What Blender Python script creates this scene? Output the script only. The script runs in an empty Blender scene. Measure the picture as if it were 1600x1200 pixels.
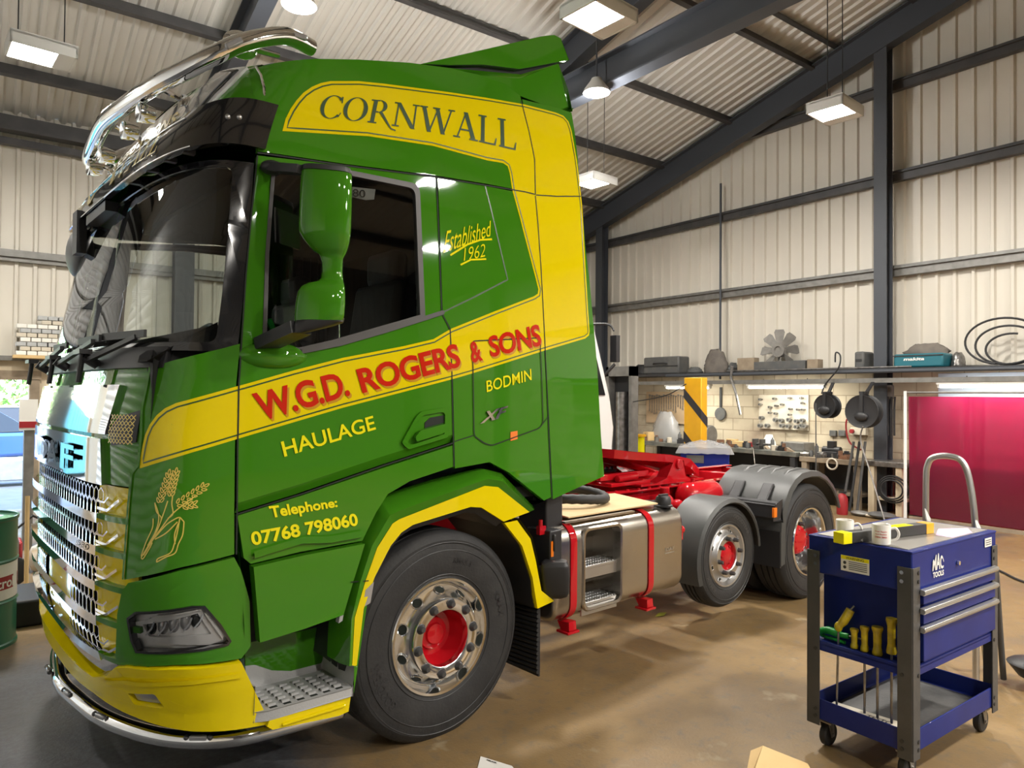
import bpy, bmesh, math, random
from math import pi, sin, cos, tan, radians as RAD, atan2, hypot, sqrt
from mathutils import Vector, Matrix, geometry
random.seed(7)
SC = bpy.context.scene
COL = SC.collection

# ------------------------------------------------------------------ camera, sky, exposure
H = 1.76                                   # eye height
CAMF = 1120.0                              # focal length in pixels of a 1600 wide frame
YAW, PITCH, ROLL = RAD(53.3), RAD(0.9), RAD(0.45)
TRUCK = Vector((1.94, 3.142, 0.0)); TROT = RAD(4.5)

def basis(yaw):
    f = Vector((cos(yaw)*cos(PITCH), sin(yaw)*cos(PITCH), sin(PITCH)))
    r = Vector((sin(yaw), -cos(yaw), 0)); u = r.cross(f)
    return f, cos(ROLL)*r + sin(ROLL)*u, -sin(ROLL)*r + cos(ROLL)*u
BW = basis(YAW)
cam = bpy.data.objects.new('camera', bpy.data.cameras.new('camera'))
COL.objects.link(cam)
cam.data.sensor_fit = 'HORIZONTAL'; cam.data.sensor_width = 36.0
cam.data.lens = 36.0*CAMF/1600.0; cam.data.clip_start = 0.05; cam.data.clip_end = 200
cam.matrix_world = Matrix((( BW[1].x, BW[2].x, -BW[0].x, 0), (BW[1].y, BW[2].y, -BW[0].y, 0),
                           (BW[1].z, BW[2].z, -BW[0].z, H), (0, 0, 0, 1)))
SC.camera = cam

world = bpy.data.worlds.new('sky'); SC.world = world; world.use_nodes = True
wn = world.node_tree; wn.nodes.clear()
sky = wn.nodes.new('ShaderNodeTexSky'); sky.sky_type = 'NISHITA'; sky.sun_disc = False
sky.sun_elevation = RAD(48); sky.sun_rotation = RAD(200); sky.air_density = 1.2; sky.dust_density = 1.5
bg = wn.nodes.new('ShaderNodeBackground'); bg.inputs[1].default_value = 1.8
wo = wn.nodes.new('ShaderNodeOutputWorld')
wn.links.new(sky.outputs[0], bg.inputs[0]); wn.links.new(bg.outputs[0], wo.inputs[0])

SC.view_settings.view_transform = 'Standard'; SC.view_settings.look = 'None'
SC.view_settings.gamma = 1.0; SC.view_settings.use_curve_mapping = False
SC.view_settings.exposure = 0.35
LAMP_W = 150.0                              # each high-bay lamp
TUBE_W = 13.0                              # each fluorescent tube

# ------------------------------------------------------------------ helpers
ROT = {'w': BW, 't': basis(YAW-TROT)}
d_ = Vector((-TRUCK.x, -TRUCK.y, 0)); d_.rotate(Matrix.Rotation(-TROT, 3, 'Z')); d_.z = H
EYE = {'w': Vector((0, 0, H)), 't': d_}
def ray(u, v, fr='w'):
    f, r, up = ROT[fr]
    return EYE[fr], f + (u-800)/CAMF*r - (v-600)/CAMF*up
def un(u, v, ax, val, fr='w'):
    """where the sight line of a photo pixel meets a plane x, y or z = val"""
    c, d = ray(u, v, fr); t = (val-c[ax])/d[ax]
    return c + t*d

def srgb(r, g, b):
    f = lambda c: (c/255/12.92) if c/255 <= .04045 else ((c/255+.055)/1.055)**2.4
    return (f(r), f(g), f(b), 1)
MATS = {}
def mat(name, col, rough=.5, metal=0, coat=0, emit=None, estr=0, bump=None, vary=None, spec=None):
    """principled material; bump=(scale, strength), vary=(scale, amount, second colour)"""
    m = bpy.data.materials.new(name); m.use_nodes = True
    nt = m.node_tree; b = nt.nodes['Principled BSDF']
    if len(col) == 3: col = (*col, 1)
    b.inputs['Base Color'].default_value = col; b.inputs['Roughness'].default_value = rough
    b.inputs['Metallic'].default_value = metal; b.inputs['Coat Weight'].default_value = coat
    b.inputs['Coat Roughness'].default_value = .03
    if spec is not None: b.inputs['Specular IOR Level'].default_value = spec
    if emit: b.inputs['Emission Color'].default_value = (*emit, 1); b.inputs['Emission Strength'].default_value = estr
    if bump or vary:
        tc = nt.nodes.new('ShaderNodeTexCoord')
    if vary:
        n = nt.nodes.new('ShaderNodeTexNoise'); n.inputs['Scale'].default_value = vary[0]; n.inputs['Detail'].default_value = 5
        nt.links.new(tc.outputs['Object'], n.inputs['Vector'])
        rp = nt.nodes.new('ShaderNodeMapRange'); rp.inputs[1].default_value = .35; rp.inputs[2].default_value = .7
        rp.inputs[4].default_value = vary[1]
        nt.links.new(n.outputs['Fac'], rp.inputs[0])
        mx = nt.nodes.new('ShaderNodeMix'); mx.data_type = 'RGBA'
        mx.inputs[6].default_value = col; mx.inputs[7].default_value = (*vary[2][:3], 1)
        nt.links.new(rp.outputs[0], mx.inputs[0]); nt.links.new(mx.outputs[2], b.inputs['Base Color'])
    if bump:
        n = nt.nodes.new('ShaderNodeTexNoise'); n.inputs['Scale'].default_value = bump[0]; n.inputs['Detail'].default_value = 4
        nt.links.new(tc.outputs['Object'], n.inputs['Vector'])
        bp = nt.nodes.new('ShaderNodeBump'); bp.inputs['Strength'].default_value = bump[1]; bp.inputs['Distance'].default_value = .02
        nt.links.new(n.outputs['Fac'], bp.inputs['Height']); nt.links.new(bp.outputs[0], b.inputs['Normal'])
    MATS[name] = m
    return m
def glassmat(name, tint, refl=1.0):
    m = bpy.data.materials.new(name); m.use_nodes = True; nt = m.node_tree; nt.nodes.clear()
    o = nt.nodes.new('ShaderNodeOutputMaterial'); mx = nt.nodes.new('ShaderNodeMixShader')
    t = nt.nodes.new('ShaderNodeBsdfTransparent'); t.inputs[0].default_value = (*tint, 1)
    g = nt.nodes.new('ShaderNodeBsdfGlossy'); g.inputs['Roughness'].default_value = 0.01
    fr = nt.nodes.new('ShaderNodeFresnel'); fr.inputs[0].default_value = 1.0+.5*refl
    nt.links.new(fr.outputs[0], mx.inputs[0]); nt.links.new(t.outputs[0], mx.inputs[1]); nt.links.new(g.outputs[0], mx.inputs[2])
    nt.links.new(mx.outputs[0], o.inputs[0]); MATS[name] = m
    return m

class MB:
    """collects shapes, then links them as ONE mesh object"""
    def __init__(s): s.v = []; s.f = []; s.m = []
    def add(s, vs, fs, mi=0):
        o = len(s.v); s.v += [tuple(p) for p in vs]; s.f += [tuple(i+o for i in f) for f in fs]; s.m += [mi]*len(fs); return s
    def box(s, c, size, rot=None, mi=0):
        x, y, z = (k/2 for k in size); c = Vector(c)
        vs = [Vector((a*x, b*y, d*z)) for d in (-1, 1) for b in (-1, 1) for a in (-1, 1)]
        if rot is not None:
            R = rot if isinstance(rot, Matrix) else Matrix.Rotation(rot, 3, 'Z')
            vs = [R @ p for p in vs]
        return s.add([p+c for p in vs], [(0,2,3,1),(4,5,7,6),(0,1,5,4),(2,6,7,3),(0,4,6,2),(1,3,7,5)], mi)
    def bar(s, a, b, w, h, mi=0, up=(0, 0, 1)):
        """rectangular bar from a to b, w wide and h high"""
        a, b = Vector(a), Vector(b); d = (b-a).normalized(); up = Vector(up)
        if abs(d.dot(up)) > .98: up = Vector((1, 0, 0))
        r = d.cross(up).normalized(); u = r.cross(d)
        R = Matrix((r, d, u)).transposed()
        return s.box((a+b)/2, (w, (b-a).length, h), R, mi)
    def ibeam(s, a, b, w, h, t=.018, mi=0, up=(0, 0, 1)):
        a, b = Vector(a), Vector(b); d = (b-a).normalized(); up = Vector(up)
        if abs(d.dot(up)) > .98: up = Vector((1, 0, 0))
        r = d.cross(up).normalized(); u = r.cross(d); o = u*(h/2-t/2)
        s.bar(a+o, b+o, w, t, mi, u); s.bar(a-o, b-o, w, t, mi, u); s.bar(a, b, t*.8, h-2*t, mi, u)
        return s
    def prism(s, poly, ax, a, b, mi=0):
        """poly: 2-D points on the plane across axis ax, extruded from a to b"""
        mk = {0: lambda p, q: (q, p[0], p[1]), 1: lambda p, q: (p[0], q, p[1]), 2: lambda p, q: (p[0], p[1], q)}[ax]
        n = len(poly); vs = [mk(p, a) for p in poly] + [mk(p, b) for p in poly]
        fs = [(i, (i+1) % n, n+(i+1) % n, n+i) for i in range(n)]
        tri = geometry.tessellate_polygon([[Vector((p[0], p[1], 0)) for p in poly]])
        fs += [tuple(t) for t in tri] + [tuple(n+i for i in reversed(t)) for t in tri]
        return s.add(vs, fs, mi)
    def tube(s, path, r, n=10, closed=False, mi=0, caps=True):
        P = [Vector(p) for p in path]; N = len(P); vs = []; fs = []
        rr = r if isinstance(r, (list, tuple)) else [r]*N
        prev = None
        for i in range(N):
            a = P[(i-1) % N] if (i or closed) else P[i]; b = P[(i+1) % N] if (i < N-1 or closed) else P[i]
            d = (b-a).normalized()
            if prev is None:
                prev = d.orthogonal().normalized()
            prev = (prev - d*prev.dot(d))
            if prev.length < 1e-6: prev = d.orthogonal()
            prev.normalize(); q = d.cross(prev)
            vs += [P[i] + rr[i]*(cos(2*pi*k/n)*prev + sin(2*pi*k/n)*q) for k in range(n)]
        for i in range(N if closed else N-1):
            j = (i+1) % N
            fs += [(i*n+k, i*n+(k+1) % n, j*n+(k+1) % n, j*n+k) for k in range(n)]
        if caps and not closed: fs += [tuple(reversed(range(n))), tuple((N-1)*n+k for k in range(n))]
        return s.add(vs, fs, mi)
    def lathe(s, prof, c, ax='y', n=48, mi=0, sgn=1):
        """prof: (radius, distance along the axis); c: centre"""
        c = Vector(c); vs = []; fs = []; m = len(prof)
        for r, h in prof:
            for k in range(n):
                a = 2*pi*k/n; p, q = r*cos(a), r*sin(a)
                vs.append(c + Vector({'y': (p, h*sgn, q), 'z': (p, q, h*sgn), 'x': (h*sgn, p, q)}[ax]))
        for i in range(m-1):
            fs += [(i*n+k, i*n+(k+1) % n, (i+1)*n+(k+1) % n, (i+1)*n+k) for k in range(n)]
        return s.add(vs, fs, mi)
    def cyl(s, a, b, r, n=16, mi=0, r2=None):
        return s.tube([a, b], [r, r if r2 is None else r2], n, mi=mi)
    def ball(s, c, r, nu=16, nv=10, mi=0):
        c = Vector(c); R = r if isinstance(r, (tuple, list)) else (r, r, r); vs = []; fs = []
        for j in range(nv+1):
            t = pi*j/nv
            for k in range(nu):
                a = 2*pi*k/nu; vs.append(c + Vector((R[0]*sin(t)*cos(a), R[1]*sin(t)*sin(a), R[2]*cos(t))))
        for j in range(nv):
            fs += [(j*nu+k, (j+1)*nu+k, (j+1)*nu+(k+1) % nu, j*nu+(k+1) % nu) for k in range(nu)]
        return s.add(vs, fs, mi)
    def loft(s, rings, closed=True, caps=True, mi=0):
        n = len(rings[0]); vs = [p for r in rings for p in r]; fs = []
        for i in range(len(rings)-1):
            for k in range(n if closed else n-1):
                fs.append((i*n+k, i*n+(k+1) % n, (i+1)*n+(k+1) % n, (i+1)*n+k))
        if caps and closed: fs += [tuple(reversed(range(n))), tuple((len(rings)-1)*n+k for k in range(n))]
        return s.add(vs, fs, mi)
    def xf(s, M):
        s.v = [tuple(M @ Vector(p)) for p in s.v]; return s
    def build(s, name, mats, parent=None, smooth=35, bevel=0, loc=None, fix=True):
        me = bpy.data.meshes.new(name); me.from_pydata(s.v, [], s.f)
        mats = mats if isinstance(mats, (list, tuple)) else [mats]
        for m in mats: me.materials.append(MATS[m] if isinstance(m, str) else m)
        me.polygons.foreach_set('material_index', s.m)
        if fix:
            bm = bmesh.new(); bm.from_mesh(me)
            bmesh.ops.remove_doubles(bm, verts=bm.verts, dist=1e-5)
            bmesh.ops.recalc_face_normals(bm, faces=bm.faces); bm.to_mesh(me); bm.free()
        if smooth:
            me.shade_smooth(); me.set_sharp_from_angle(angle=RAD(smooth))
        me.validate()
        o = bpy.data.objects.new(name, me); COL.objects.link(o)
        if parent is not None: o.parent = parent
        if loc is not None: o.location = loc
        if bevel:
            b = o.modifiers.new('bevel', 'BEVEL'); b.width = bevel; b.segments = 2; b.limit_method = 'ANGLE'; b.angle_limit = RAD(40)
            b.harden_normals = False
        return o
def tag(o, label=None, cat=None, group=None, kind=None):
    if label: o['label'] = label
    if cat: o['category'] = cat
    if group: o['group'] = group
    if kind: o['kind'] = kind
    return o
def struct(o): o['kind'] = 'structure'; return o
def empty(name, loc=(0, 0, 0), rz=0, parent=None):
    o = bpy.data.objects.new(name, None); COL.objects.link(o); o.location = loc; o.rotation_euler = (0, 0, rz)
    o.empty_display_size = .1
    if parent is not None: o.parent = parent
    return o
def copytree(o, parent=None):
    c = o.copy(); COL.objects.link(c)
    if parent is not None: c.parent = parent
    for ch in list(o.children): copytree(ch, c)
    return c
def arc(c, r, a0, a1, n, ax='xz'):
    out = []
    for i in range(n+1):
        a = RAD(a0+(a1-a0)*i/n); p, q = r*cos(a), r*sin(a)
        out.append((c[0]+p, c[1]+q))
    return out
def rrect(w, h, r, n=4, cx=0, cy=0):
    """rounded rectangle outline, counter-clockwise"""
    o = []
    for sx, sy, a in ((1, 1, 0), (-1, 1, 90), (-1, -1, 180), (1, -1, 270)):
        o += arc((cx+sx*(w/2-r), cy+sy*(h/2-r)), r, a, a+90, n)
    return o
def text2d(s, bold=0, shear=0, space=1.0):
    """letters of the built-in typeface as a flat mesh scaled to the unit square; returns points, triangles, aspect"""
    c = bpy.data.curves.new('t', 'FONT'); c.body = s; c.size = 1; c.offset = bold; c.shear = shear; c.space_character = space
    c.resolution_u = 4
    ob = bpy.data.objects.new('t', c); COL.objects.link(ob); bpy.context.view_layer.update()
    dg = bpy.context.evaluated_depsgraph_get(); me = bpy.data.meshes.new_from_object(ob.evaluated_get(dg))
    vs = [(v.co.x, v.co.y) for v in me.vertices]; fs = [tuple(p.vertices) for p in me.polygons]
    bpy.data.objects.remove(ob); bpy.data.curves.remove(c); bpy.data.meshes.remove(me)
    x0 = min(v[0] for v in vs); x1 = max(v[0] for v in vs); y0 = min(v[1] for v in vs); y1 = max(v[1] for v in vs)
    return [((x-x0)/(x1-x0), (y-y0)/(y1-y0)) for x, y in vs], fs, (x1-x0)/(y1-y0)
def flattext(s, o, ex, ey, w, h, bold=0, shear=0, mi=0, mb=None):
    """lettering laid on a plane: origin o, unit axes ex, ey, size w by h"""
    P, F, _ = text2d(s, bold, shear); o, ex, ey = Vector(o), Vector(ex).normalized(), Vector(ey).normalized()
    mb = mb or MB(); mb.add([o+ex*(p[0]*w)+ey*(p[1]*h) for p in P], F, mi); return mb

# ------------------------------------------------------------------ materials
GREEN = (.046, .20, .008); YEL = (.76, .60, .003)
mat('green_paint', GREEN, .5, coat=1, spec=0); mat('yellow_paint', YEL, .5, coat=.8, spec=0)
mat('pinstripe_green', (.03, .085, .012), .3, coat=1); mat('letter_yellow', (.84, .76, .012), .5, coat=.6, spec=0)
mat('letter_red', (.55, .022, .008), .5, coat=.6, spec=0); mat('letter_shadow', (.55, .27, .004), .3, coat=.6)
mat('letter_green', (.02, .06, .02), .3, coat=.6); mat('gold_leaf', (.72, .56, .10), .3, coat=.5)
mat('red_paint', (.45, .008, .014), .5, coat=1, spec=0); mat('black_gloss', (.008, .008, .009), .12, coat=1)
mat('black_plastic', (.022, .022, .024), .45, bump=(300, .05)); mat('grey_plastic', (.055, .057, .056), .42, bump=(200, .08))
mat('dark_seam', (.004, .008, .004), .7); mat('seal_rubber', (.05, .045, .042), .45)
mat('interior_dark', (.012, .012, .013), .8); mat('void_black', (.006, .006, .006), 1, spec=0); mat('interior_grey', (.05, .05, .055), .7, vary=(6, .7, (.02, .02, .022)))
mat('chrome', (.86, .87, .88), .05, 1); mat('polished_alloy', (.80, .81, .82), .13, 1)
mat('satin_alloy', (.55, .55, .55), .38, 1); mat('grey_step', (.40, .40, .40), .5, bump=(120, .1))
mat('brushed_steel', (.48, .45, .41), .27, 1, bump=(40, .03), vary=(3, .5, (.38, .36, .32)))
mat('tyre', (.016, .016, .017), .68, bump=(60, .12), vary=(9, .6, (.034, .033, .032)))
mat('nut_steel', (.10, .10, .105), .4, .6); mat('orange_lens', (.75, .17, .004), .2, coat=.5)
mat('orange_sticker', (.85, .2, .02), .5); mat('white_plastic', (.75, .75, .73), .4); mat('paper_white', (.72, .71, .68), .7)
mat('lamp_chrome', (.62, .62, .63), .18, 1); mat('lens_clear', (.35, .35, .36), .1, .3, coat=1)
mat('steel_frame', (.050, .056, .068), .5, bump=(30, .05)); mat('purlin_steel', (.085, .082, .082), .5, .2, vary=(4, .8, (.05, .05, .053)))
mat('galv', (.22, .215, .2), .45, .3, vary=(9, .8, (.14, .135, .125)))
mat('cladding', (.66, .62, .54), .42, vary=(.7, .55, (.57, .53, .46))); mat('roof_sheet', (.62, .60, .55), .5, vary=(.8, .5, (.52, .50, .46)))
mat('lamp_body', (.62, .61, .57), .45); mat('lamp_glow', (1, 1, 1), .5, emit=(1, .97, .92), estr=26)
mat('tube_glow', (1, 1, 1), .5, emit=(1, .98, .90), estr=14); mat('cable', (.02, .02, .02), .6)
mat('tinted', (.01, .012, .012), .1)
glassmat('windscreen_glass', (.74, .80, .76), 1.7); glassmat('side_glass', (.62, .64, .62), 1.5); glassmat('lens_glass', (.93, .93, .93), .9)
mat('trolley_blue', (.012, .024, .17), .5, coat=.25, spec=.1, vary=(5, .6, (.008, .015, .11))); mat('lid_sheet', (.42, .40, .37), .32, .6, vary=(4, .6, (.3, .28, .25))); mat('post_grey', (.055, .055, .055), .5, bump=(40, .1), vary=(8, .5, (.09, .085, .08)))
mat('yellow_handle', (.62, .47, .01), .3, coat=.5, vary=(20, .8, (.2, .13, .01))); mat('air_green', (.02, .36, .05), .4)
mat('mug_white', (.80, .78, .73), .15, coat=.5); mat('print_red', (.6, .05, .05), .5); mat('print_black', (.03, .03, .03), .5)
mat('card', (.62, .43, .2), .8, vary=(5, .6, (.5, .34, .15))); mat('ply', (.62, .45, .24), .7, vary=(6, .7, (.48, .33, .16)))
mat('wood_grey', (.30, .24, .17), .8, vary=(5, .8, (.16, .12, .08))); mat('bench_top', (.10, .11, .10), .55, vary=(7, .9, (.21, .2, .17)))
mat('bench_dark', (.03, .03, .032), .7); mat('block_paint', (.62, .53, .38), .75, vary=(2.5, .8, (.40, .31, .2)))
mat('curtain_red', (.50, .012, .04), .35, coat=.4)
mat('post_yellow', (.80, .42, .01), .4, coat=.3, vary=(6, .5, (.66, .33, .01))); mat('tape_black', (.03, .03, .035), .5)
mat('black_rubber', (.018, .018, .019), .6); mat('bag_plastic', (.42, .42, .42), .2, coat=.6); MATS['bag_plastic'].node_tree.nodes['Principled BSDF'].inputs['Alpha'].default_value = .55
mat('tool_steel', (.32, .31, .30), .35, .8, vary=(14, .8, (.12, .11, .10))); mat('rust', (.22, .10, .05), .8, vary=(8, .9, (.1, .06, .04)))
mat('makita_teal', (.01, .12, .16), .45); mat('case_grey', (.075, .078, .08), .6, vary=(7, .8, (.12, .115, .105)))
mat('fan_grey', (.23, .22, .2), .6, vary=(10, .7, (.15, .14, .13))); mat('dust_cloth', (.16, .14, .12), .9, vary=(6, .8, (.09, .08, .075)))
mat('white_paint', (.72, .72, .70), .3, coat=.6); mat('drum_green', (.012, .14, .07), .4, coat=.3); mat('label_white', (.75, .74, .7), .5)
mat('red_box', (.30, .015, .02), .5); mat('pale_blue', (.45, .58, .70), .6, vary=(3, .5, (.55, .62, .68))); mat('pink_paper', (.62, .42, .62), .6); mat('pegboard', (.46, .33, .2), .8, vary=(4, .6, (.36, .25, .15)))
mat('board_white', (.60, .55, .45), .6, vary=(5, .5, (.5, .44, .34))); mat('concrete_block', (.45, .46, .46), .9, vary=(8, .7, (.33, .34, .34)))
mat('leaf_green', (.10, .25, .04), .7, vary=(3, .8, (.25, .45, .10))); mat('tarmac', (.16, .165, .17), .9, vary=(6, .6, (.22, .22, .22)))
mat('car_blue', (.03, .10, .33), .25, coat=1); mat('car_glass', (.02, .025, .03), .08); mat('skin_leaf', (.34, .36, .03), .6)
mat('teal_steel', (.03, .15, .18), .5); mat('shutter', (.75, .76, .76), .35, .0); mat('lamp_silver', (.72, .72, .72), .3, .2)

def floor_material():
    m = bpy.data.materials.new('concrete_floor'); m.use_nodes = True; nt = m.node_tree; b = nt.nodes['Principled BSDF']
    N = nt.nodes.new; L = nt.links.new
    tc = N('ShaderNodeTexCoord')
    def noise(sc, det, lo, hi, loc=0):
        mp = N('ShaderNodeMapping'); mp.inputs['Location'].default_value = (loc, loc*.7, 0); L(tc.outputs['Object'], mp.inputs[0])
        n = N('ShaderNodeTexNoise'); n.inputs['Scale'].default_value = sc; n.inputs['Detail'].default_value = det; n.inputs['Roughness'].default_value = .62
        L(mp.outputs[0], n.inputs['Vector'])
        r = N('ShaderNodeMapRange'); r.inputs[1].default_value = lo; r.inputs[2].default_value = hi; L(n.outputs['Fac'], r.inputs[0])
        return r.outputs[0]
    def mix(fac, a, bcol):
        x = N('ShaderNodeMix'); x.data_type = 'RGBA'; L(fac, x.inputs[0])
        for k, c in ((6, a), (7, bcol)):
            if isinstance(c, tuple): x.inputs[k].default_value = (*c, 1)
            else: L(c, x.inputs[k])
        return x.outputs[2]
    c = mix(noise(.9, 8, .38, .66), (.24, .155, .063), (.165, .108, .051))
    c = mix(noise(14, 5, .52, .8, 3), c, (.13, .105, .075))
    c = mix(noise(.55, 3, .60, .68, 11), c, (.105, .085, .066))       # old oil stains
    c = mix(noise(2.2, 4, .66, .72, 21), c, (.30, .235, .14))          # scuffed pale patches
    # lorry's bluish shade painted into the floor colour by the door end
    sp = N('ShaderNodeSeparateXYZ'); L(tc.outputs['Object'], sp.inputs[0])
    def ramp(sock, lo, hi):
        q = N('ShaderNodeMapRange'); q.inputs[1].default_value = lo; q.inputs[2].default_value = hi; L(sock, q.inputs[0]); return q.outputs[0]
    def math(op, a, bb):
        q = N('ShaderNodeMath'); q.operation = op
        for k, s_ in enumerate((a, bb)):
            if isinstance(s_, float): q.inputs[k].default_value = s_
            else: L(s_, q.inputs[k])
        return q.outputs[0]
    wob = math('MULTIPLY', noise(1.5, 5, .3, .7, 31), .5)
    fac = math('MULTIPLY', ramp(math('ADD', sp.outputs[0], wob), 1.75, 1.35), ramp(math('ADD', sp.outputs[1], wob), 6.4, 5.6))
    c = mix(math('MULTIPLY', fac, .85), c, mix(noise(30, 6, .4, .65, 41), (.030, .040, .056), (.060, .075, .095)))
    L(c, b.inputs['Base Color'])
    r = N('ShaderNodeMapRange'); r.inputs[3].default_value = .36; r.inputs[4].default_value = .62
    L(noise(1.3, 5, .35, .65, 5), r.inputs[0]); L(r.outputs[0], b.inputs['Roughness'])
    bp = N('ShaderNodeBump'); bp.inputs['Strength'].default_value = .12; bp.inputs['Distance'].default_value = .01
    L(noise(60, 4, .3, .7), bp.inputs['Height']); L(bp.outputs[0], b.inputs['Normal'])
    MATS['concrete_floor'] = m
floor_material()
def block_material():
    m = bpy.data.materials.new('blockwork'); m.use_nodes = True; nt = m.node_tree; b = nt.nodes['Principled BSDF']
    N = nt.nodes.new; L = nt.links.new
    tc = N('ShaderNodeTexCoord'); mp = N('ShaderNodeMapping'); mp.inputs['Rotation'].default_value = (RAD(90), 0, RAD(90))
    sep = N('ShaderNodeSeparateXYZ'); cmb = N('ShaderNodeCombineXYZ')
    L(tc.outputs['Object'], sep.inputs[0]); L(sep.outputs[1], cmb.inputs[0]); L(sep.outputs[2], cmb.inputs[1])
    br = N('ShaderNodeTexBrick'); br.inputs['Scale'].default_value = 1; br.inputs['Brick Width'].default_value = .45; br.inputs['Row Height'].default_value = .225
    br.inputs['Mortar Size'].default_value = .008
    br.inputs['Color1'].default_value = (.52, .45, .33, 1); br.inputs['Color2'].default_value = (.43, .37, .27, 1); br.inputs['Mortar'].default_value = (.28, .23, .16, 1)
    L(cmb.outputs[0], br.inputs['Vector'])
    n = N('ShaderNodeTexNoise'); n.inputs['Scale'].default_value = 2; n.inputs['Detail'].default_value = 6; L(tc.outputs['Object'], n.inputs['Vector'])
    r = N('ShaderNodeMapRange'); r.inputs[1].default_value = .45; r.inputs[2].default_value = .75; r.inputs[4].default_value = .8; L(n.outputs['Fac'], r.inputs[0])
    x = N('ShaderNodeMix'); x.data_type = 'RGBA'; L(r.outputs[0], x.inputs[0]); L(br.outputs['Color'], x.inputs[6]); x.inputs[7].default_value = (.20, .15, .10, 1)
    L(x.outputs[2], b.inputs['Base Color']); b.inputs['Roughness'].default_value = .75
    bp = N('ShaderNodeBump'); bp.inputs['Strength'].default_value = .4; bp.inputs['Distance'].default_value = .01; bp.invert = True
    L(br.outputs['Fac'], bp.inputs['Height']); L(bp.outputs[0], b.inputs['Normal'])
    MATS['blockwork'] = m
block_material()

# ------------------------------------------------------------------ the setting
GX = 11.7; FY = 13.0; BX = -3.9; NY = -9.5      # gable wall, far side wall, door end, near side wall
RY = 1.6; SL = .26                               # ridge line and roof slope
def roof_z(y): return 9.32 - SL*y if y >= RY else 9.32 - SL*RY - SL*(RY-y)
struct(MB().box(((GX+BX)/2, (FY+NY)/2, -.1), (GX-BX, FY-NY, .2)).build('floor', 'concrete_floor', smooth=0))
struct(MB().box((0, 2, -.16), (120, 120, .1)).build('ground', 'tarmac', smooth=0))

def ribs(u0, u1, pitch=.2, depth=.042, top=.04, flank=.018):
    """trapezoid rib profile along one direction: list of (u, offset)"""
    out = [(u0, 0)]; u = u0 + pitch/2
    while u + pitch/2 <= u1 + 1e-6:
        out += [(u-top/2-flank, 0), (u-top/2, depth), (u+top/2, depth), (u+top/2+flank, 0)]; u += pitch
    out.append((u1, 0)); return out
def clad(name, prof_pts, quad):
    """quad(u, off) -> bottom and top point of the sheet at u"""
    m = MB(); vs = []; fs = []
    for k, (u, off) in enumerate(prof_pts):
        a, b = quad(u, off); vs += [a, b]
        if k: fs.append((2*k-2, 2*k, 2*k+1, 2*k-1))
    return struct(m.add(vs, fs).build(name, 'cladding', smooth=0, fix=False))
# gable wall: blockwork below, ribbed sheets above
struct(MB().box((GX+.1, (FY+NY)/2, 1.1), (.2, FY-NY, 2.2)).build('wall_gable', 'blockwork', smooth=0))
clad('wall_gable_cladding', ribs(NY, FY, .25), lambda y, o: ((GX+.02-o, y, 2.2), (GX+.02-o, y, roof_z(y))))
# far side wall with a doorway in it, sheets above
DX0, DX1, DZ = -3.6, .62, 1.95
w = MB(); w.box(((DX1+GX)/2, FY+.1, 1.12), (GX-DX1, .2, 2.24)); w.box(((BX+DX0)/2, FY+.1, 1.12), (DX0-BX, .2, 2.24)); w.box(((-.15+DX1)/2, FY+.1, 2.1), (DX1+.15, .2, .3))
struct(w.build('wall_far', 'block_paint', smooth=0))
clad('wall_far_cladding', ribs(-.15, GX, .235), lambda x, o: ((x, FY+.02-o, 2.25), (x, FY+.02-o, roof_z(FY))))
clad('wall_far_cladding_over_door', ribs(BX, -.15, .235), lambda x, o: ((x, FY+.02-o, 3.0), (x, FY+.02-o, roof_z(FY))))
struct(MB().box(((-.15+DX1)/2, FY-.03, 2.0), (DX1+.15+.3, .06, .14)).box((DX1+.07, FY-.03, .97), (.12, .06, 1.94)).build('trim_1', 'wood_grey', smooth=0))
clad('wall_near', ribs(BX, GX, .2), lambda x, o: ((x, NY-.02+o, 0), (x, NY-.02+o, roof_z(NY)))).data.materials[0] = mat('dark_cladding', (.13, .125, .115), .6)
# door end: ribbed wall round a big doorway, roller shutter half up
OY0, OY1, OZ = -1.6, 10.6, 5.5
clad('wall_door_end', ribs(NY, OY0, .2), lambda y, o: ((BX+o, y, 0), (BX+o, y, roof_z(y))))
clad('wall_door_end_left', ribs(OY1, FY, .2), lambda y, o: ((BX+o, y, 0), (BX+o, y, roof_z(y))))
clad('wall_door_end_top', ribs(OY0, OY1, .2), lambda y, o: ((BX+o, y, OZ), (BX+o, y, roof_z(y))))
sh = MB(); z = .02; vs = []; k = 0
while z < 5.7:                                  # curved slats
    for t in range(5):
        a = pi*t/4; vs.append((z + .10*t/4, .036*sin(a)))
    z += .125
    vs.append((z-.022, -.012)); vs.append((z-.004, -.012))
pts = []
for zz, o in [q for q in vs if q[0] < OZ+.15]: pts += [(BX+.06+o, OY0-.1, zz), (BX+.06+o, OY1+.1, zz)]
sh.add(pts, [(2*i, 2*i+1, 2*i+3, 2*i+2) for i in range(len(pts)//2-1)])
sh.box((BX+.06, (OY0+OY1)/2, .05), (.07, OY1-OY0, .1))
struct(sh.build('door_1', 'shutter', smooth=50, fix=False))
# a second shutter, half open, on the far wall over the doorway (left of the picture)
sh = MB(); pts = []
for zz, o in vs:
    if zz > 3.0 and zz < 5.6: pts += [(-3.8, FY-.10-o, zz), (-.15, FY-.10-o, zz)]
sh.add(pts, [(2*i, 2*i+1, 2*i+3, 2*i+2) for i in range(len(pts)//2-1)])
struct(sh.build('door_2', 'shutter', smooth=50, fix=False))
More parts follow.
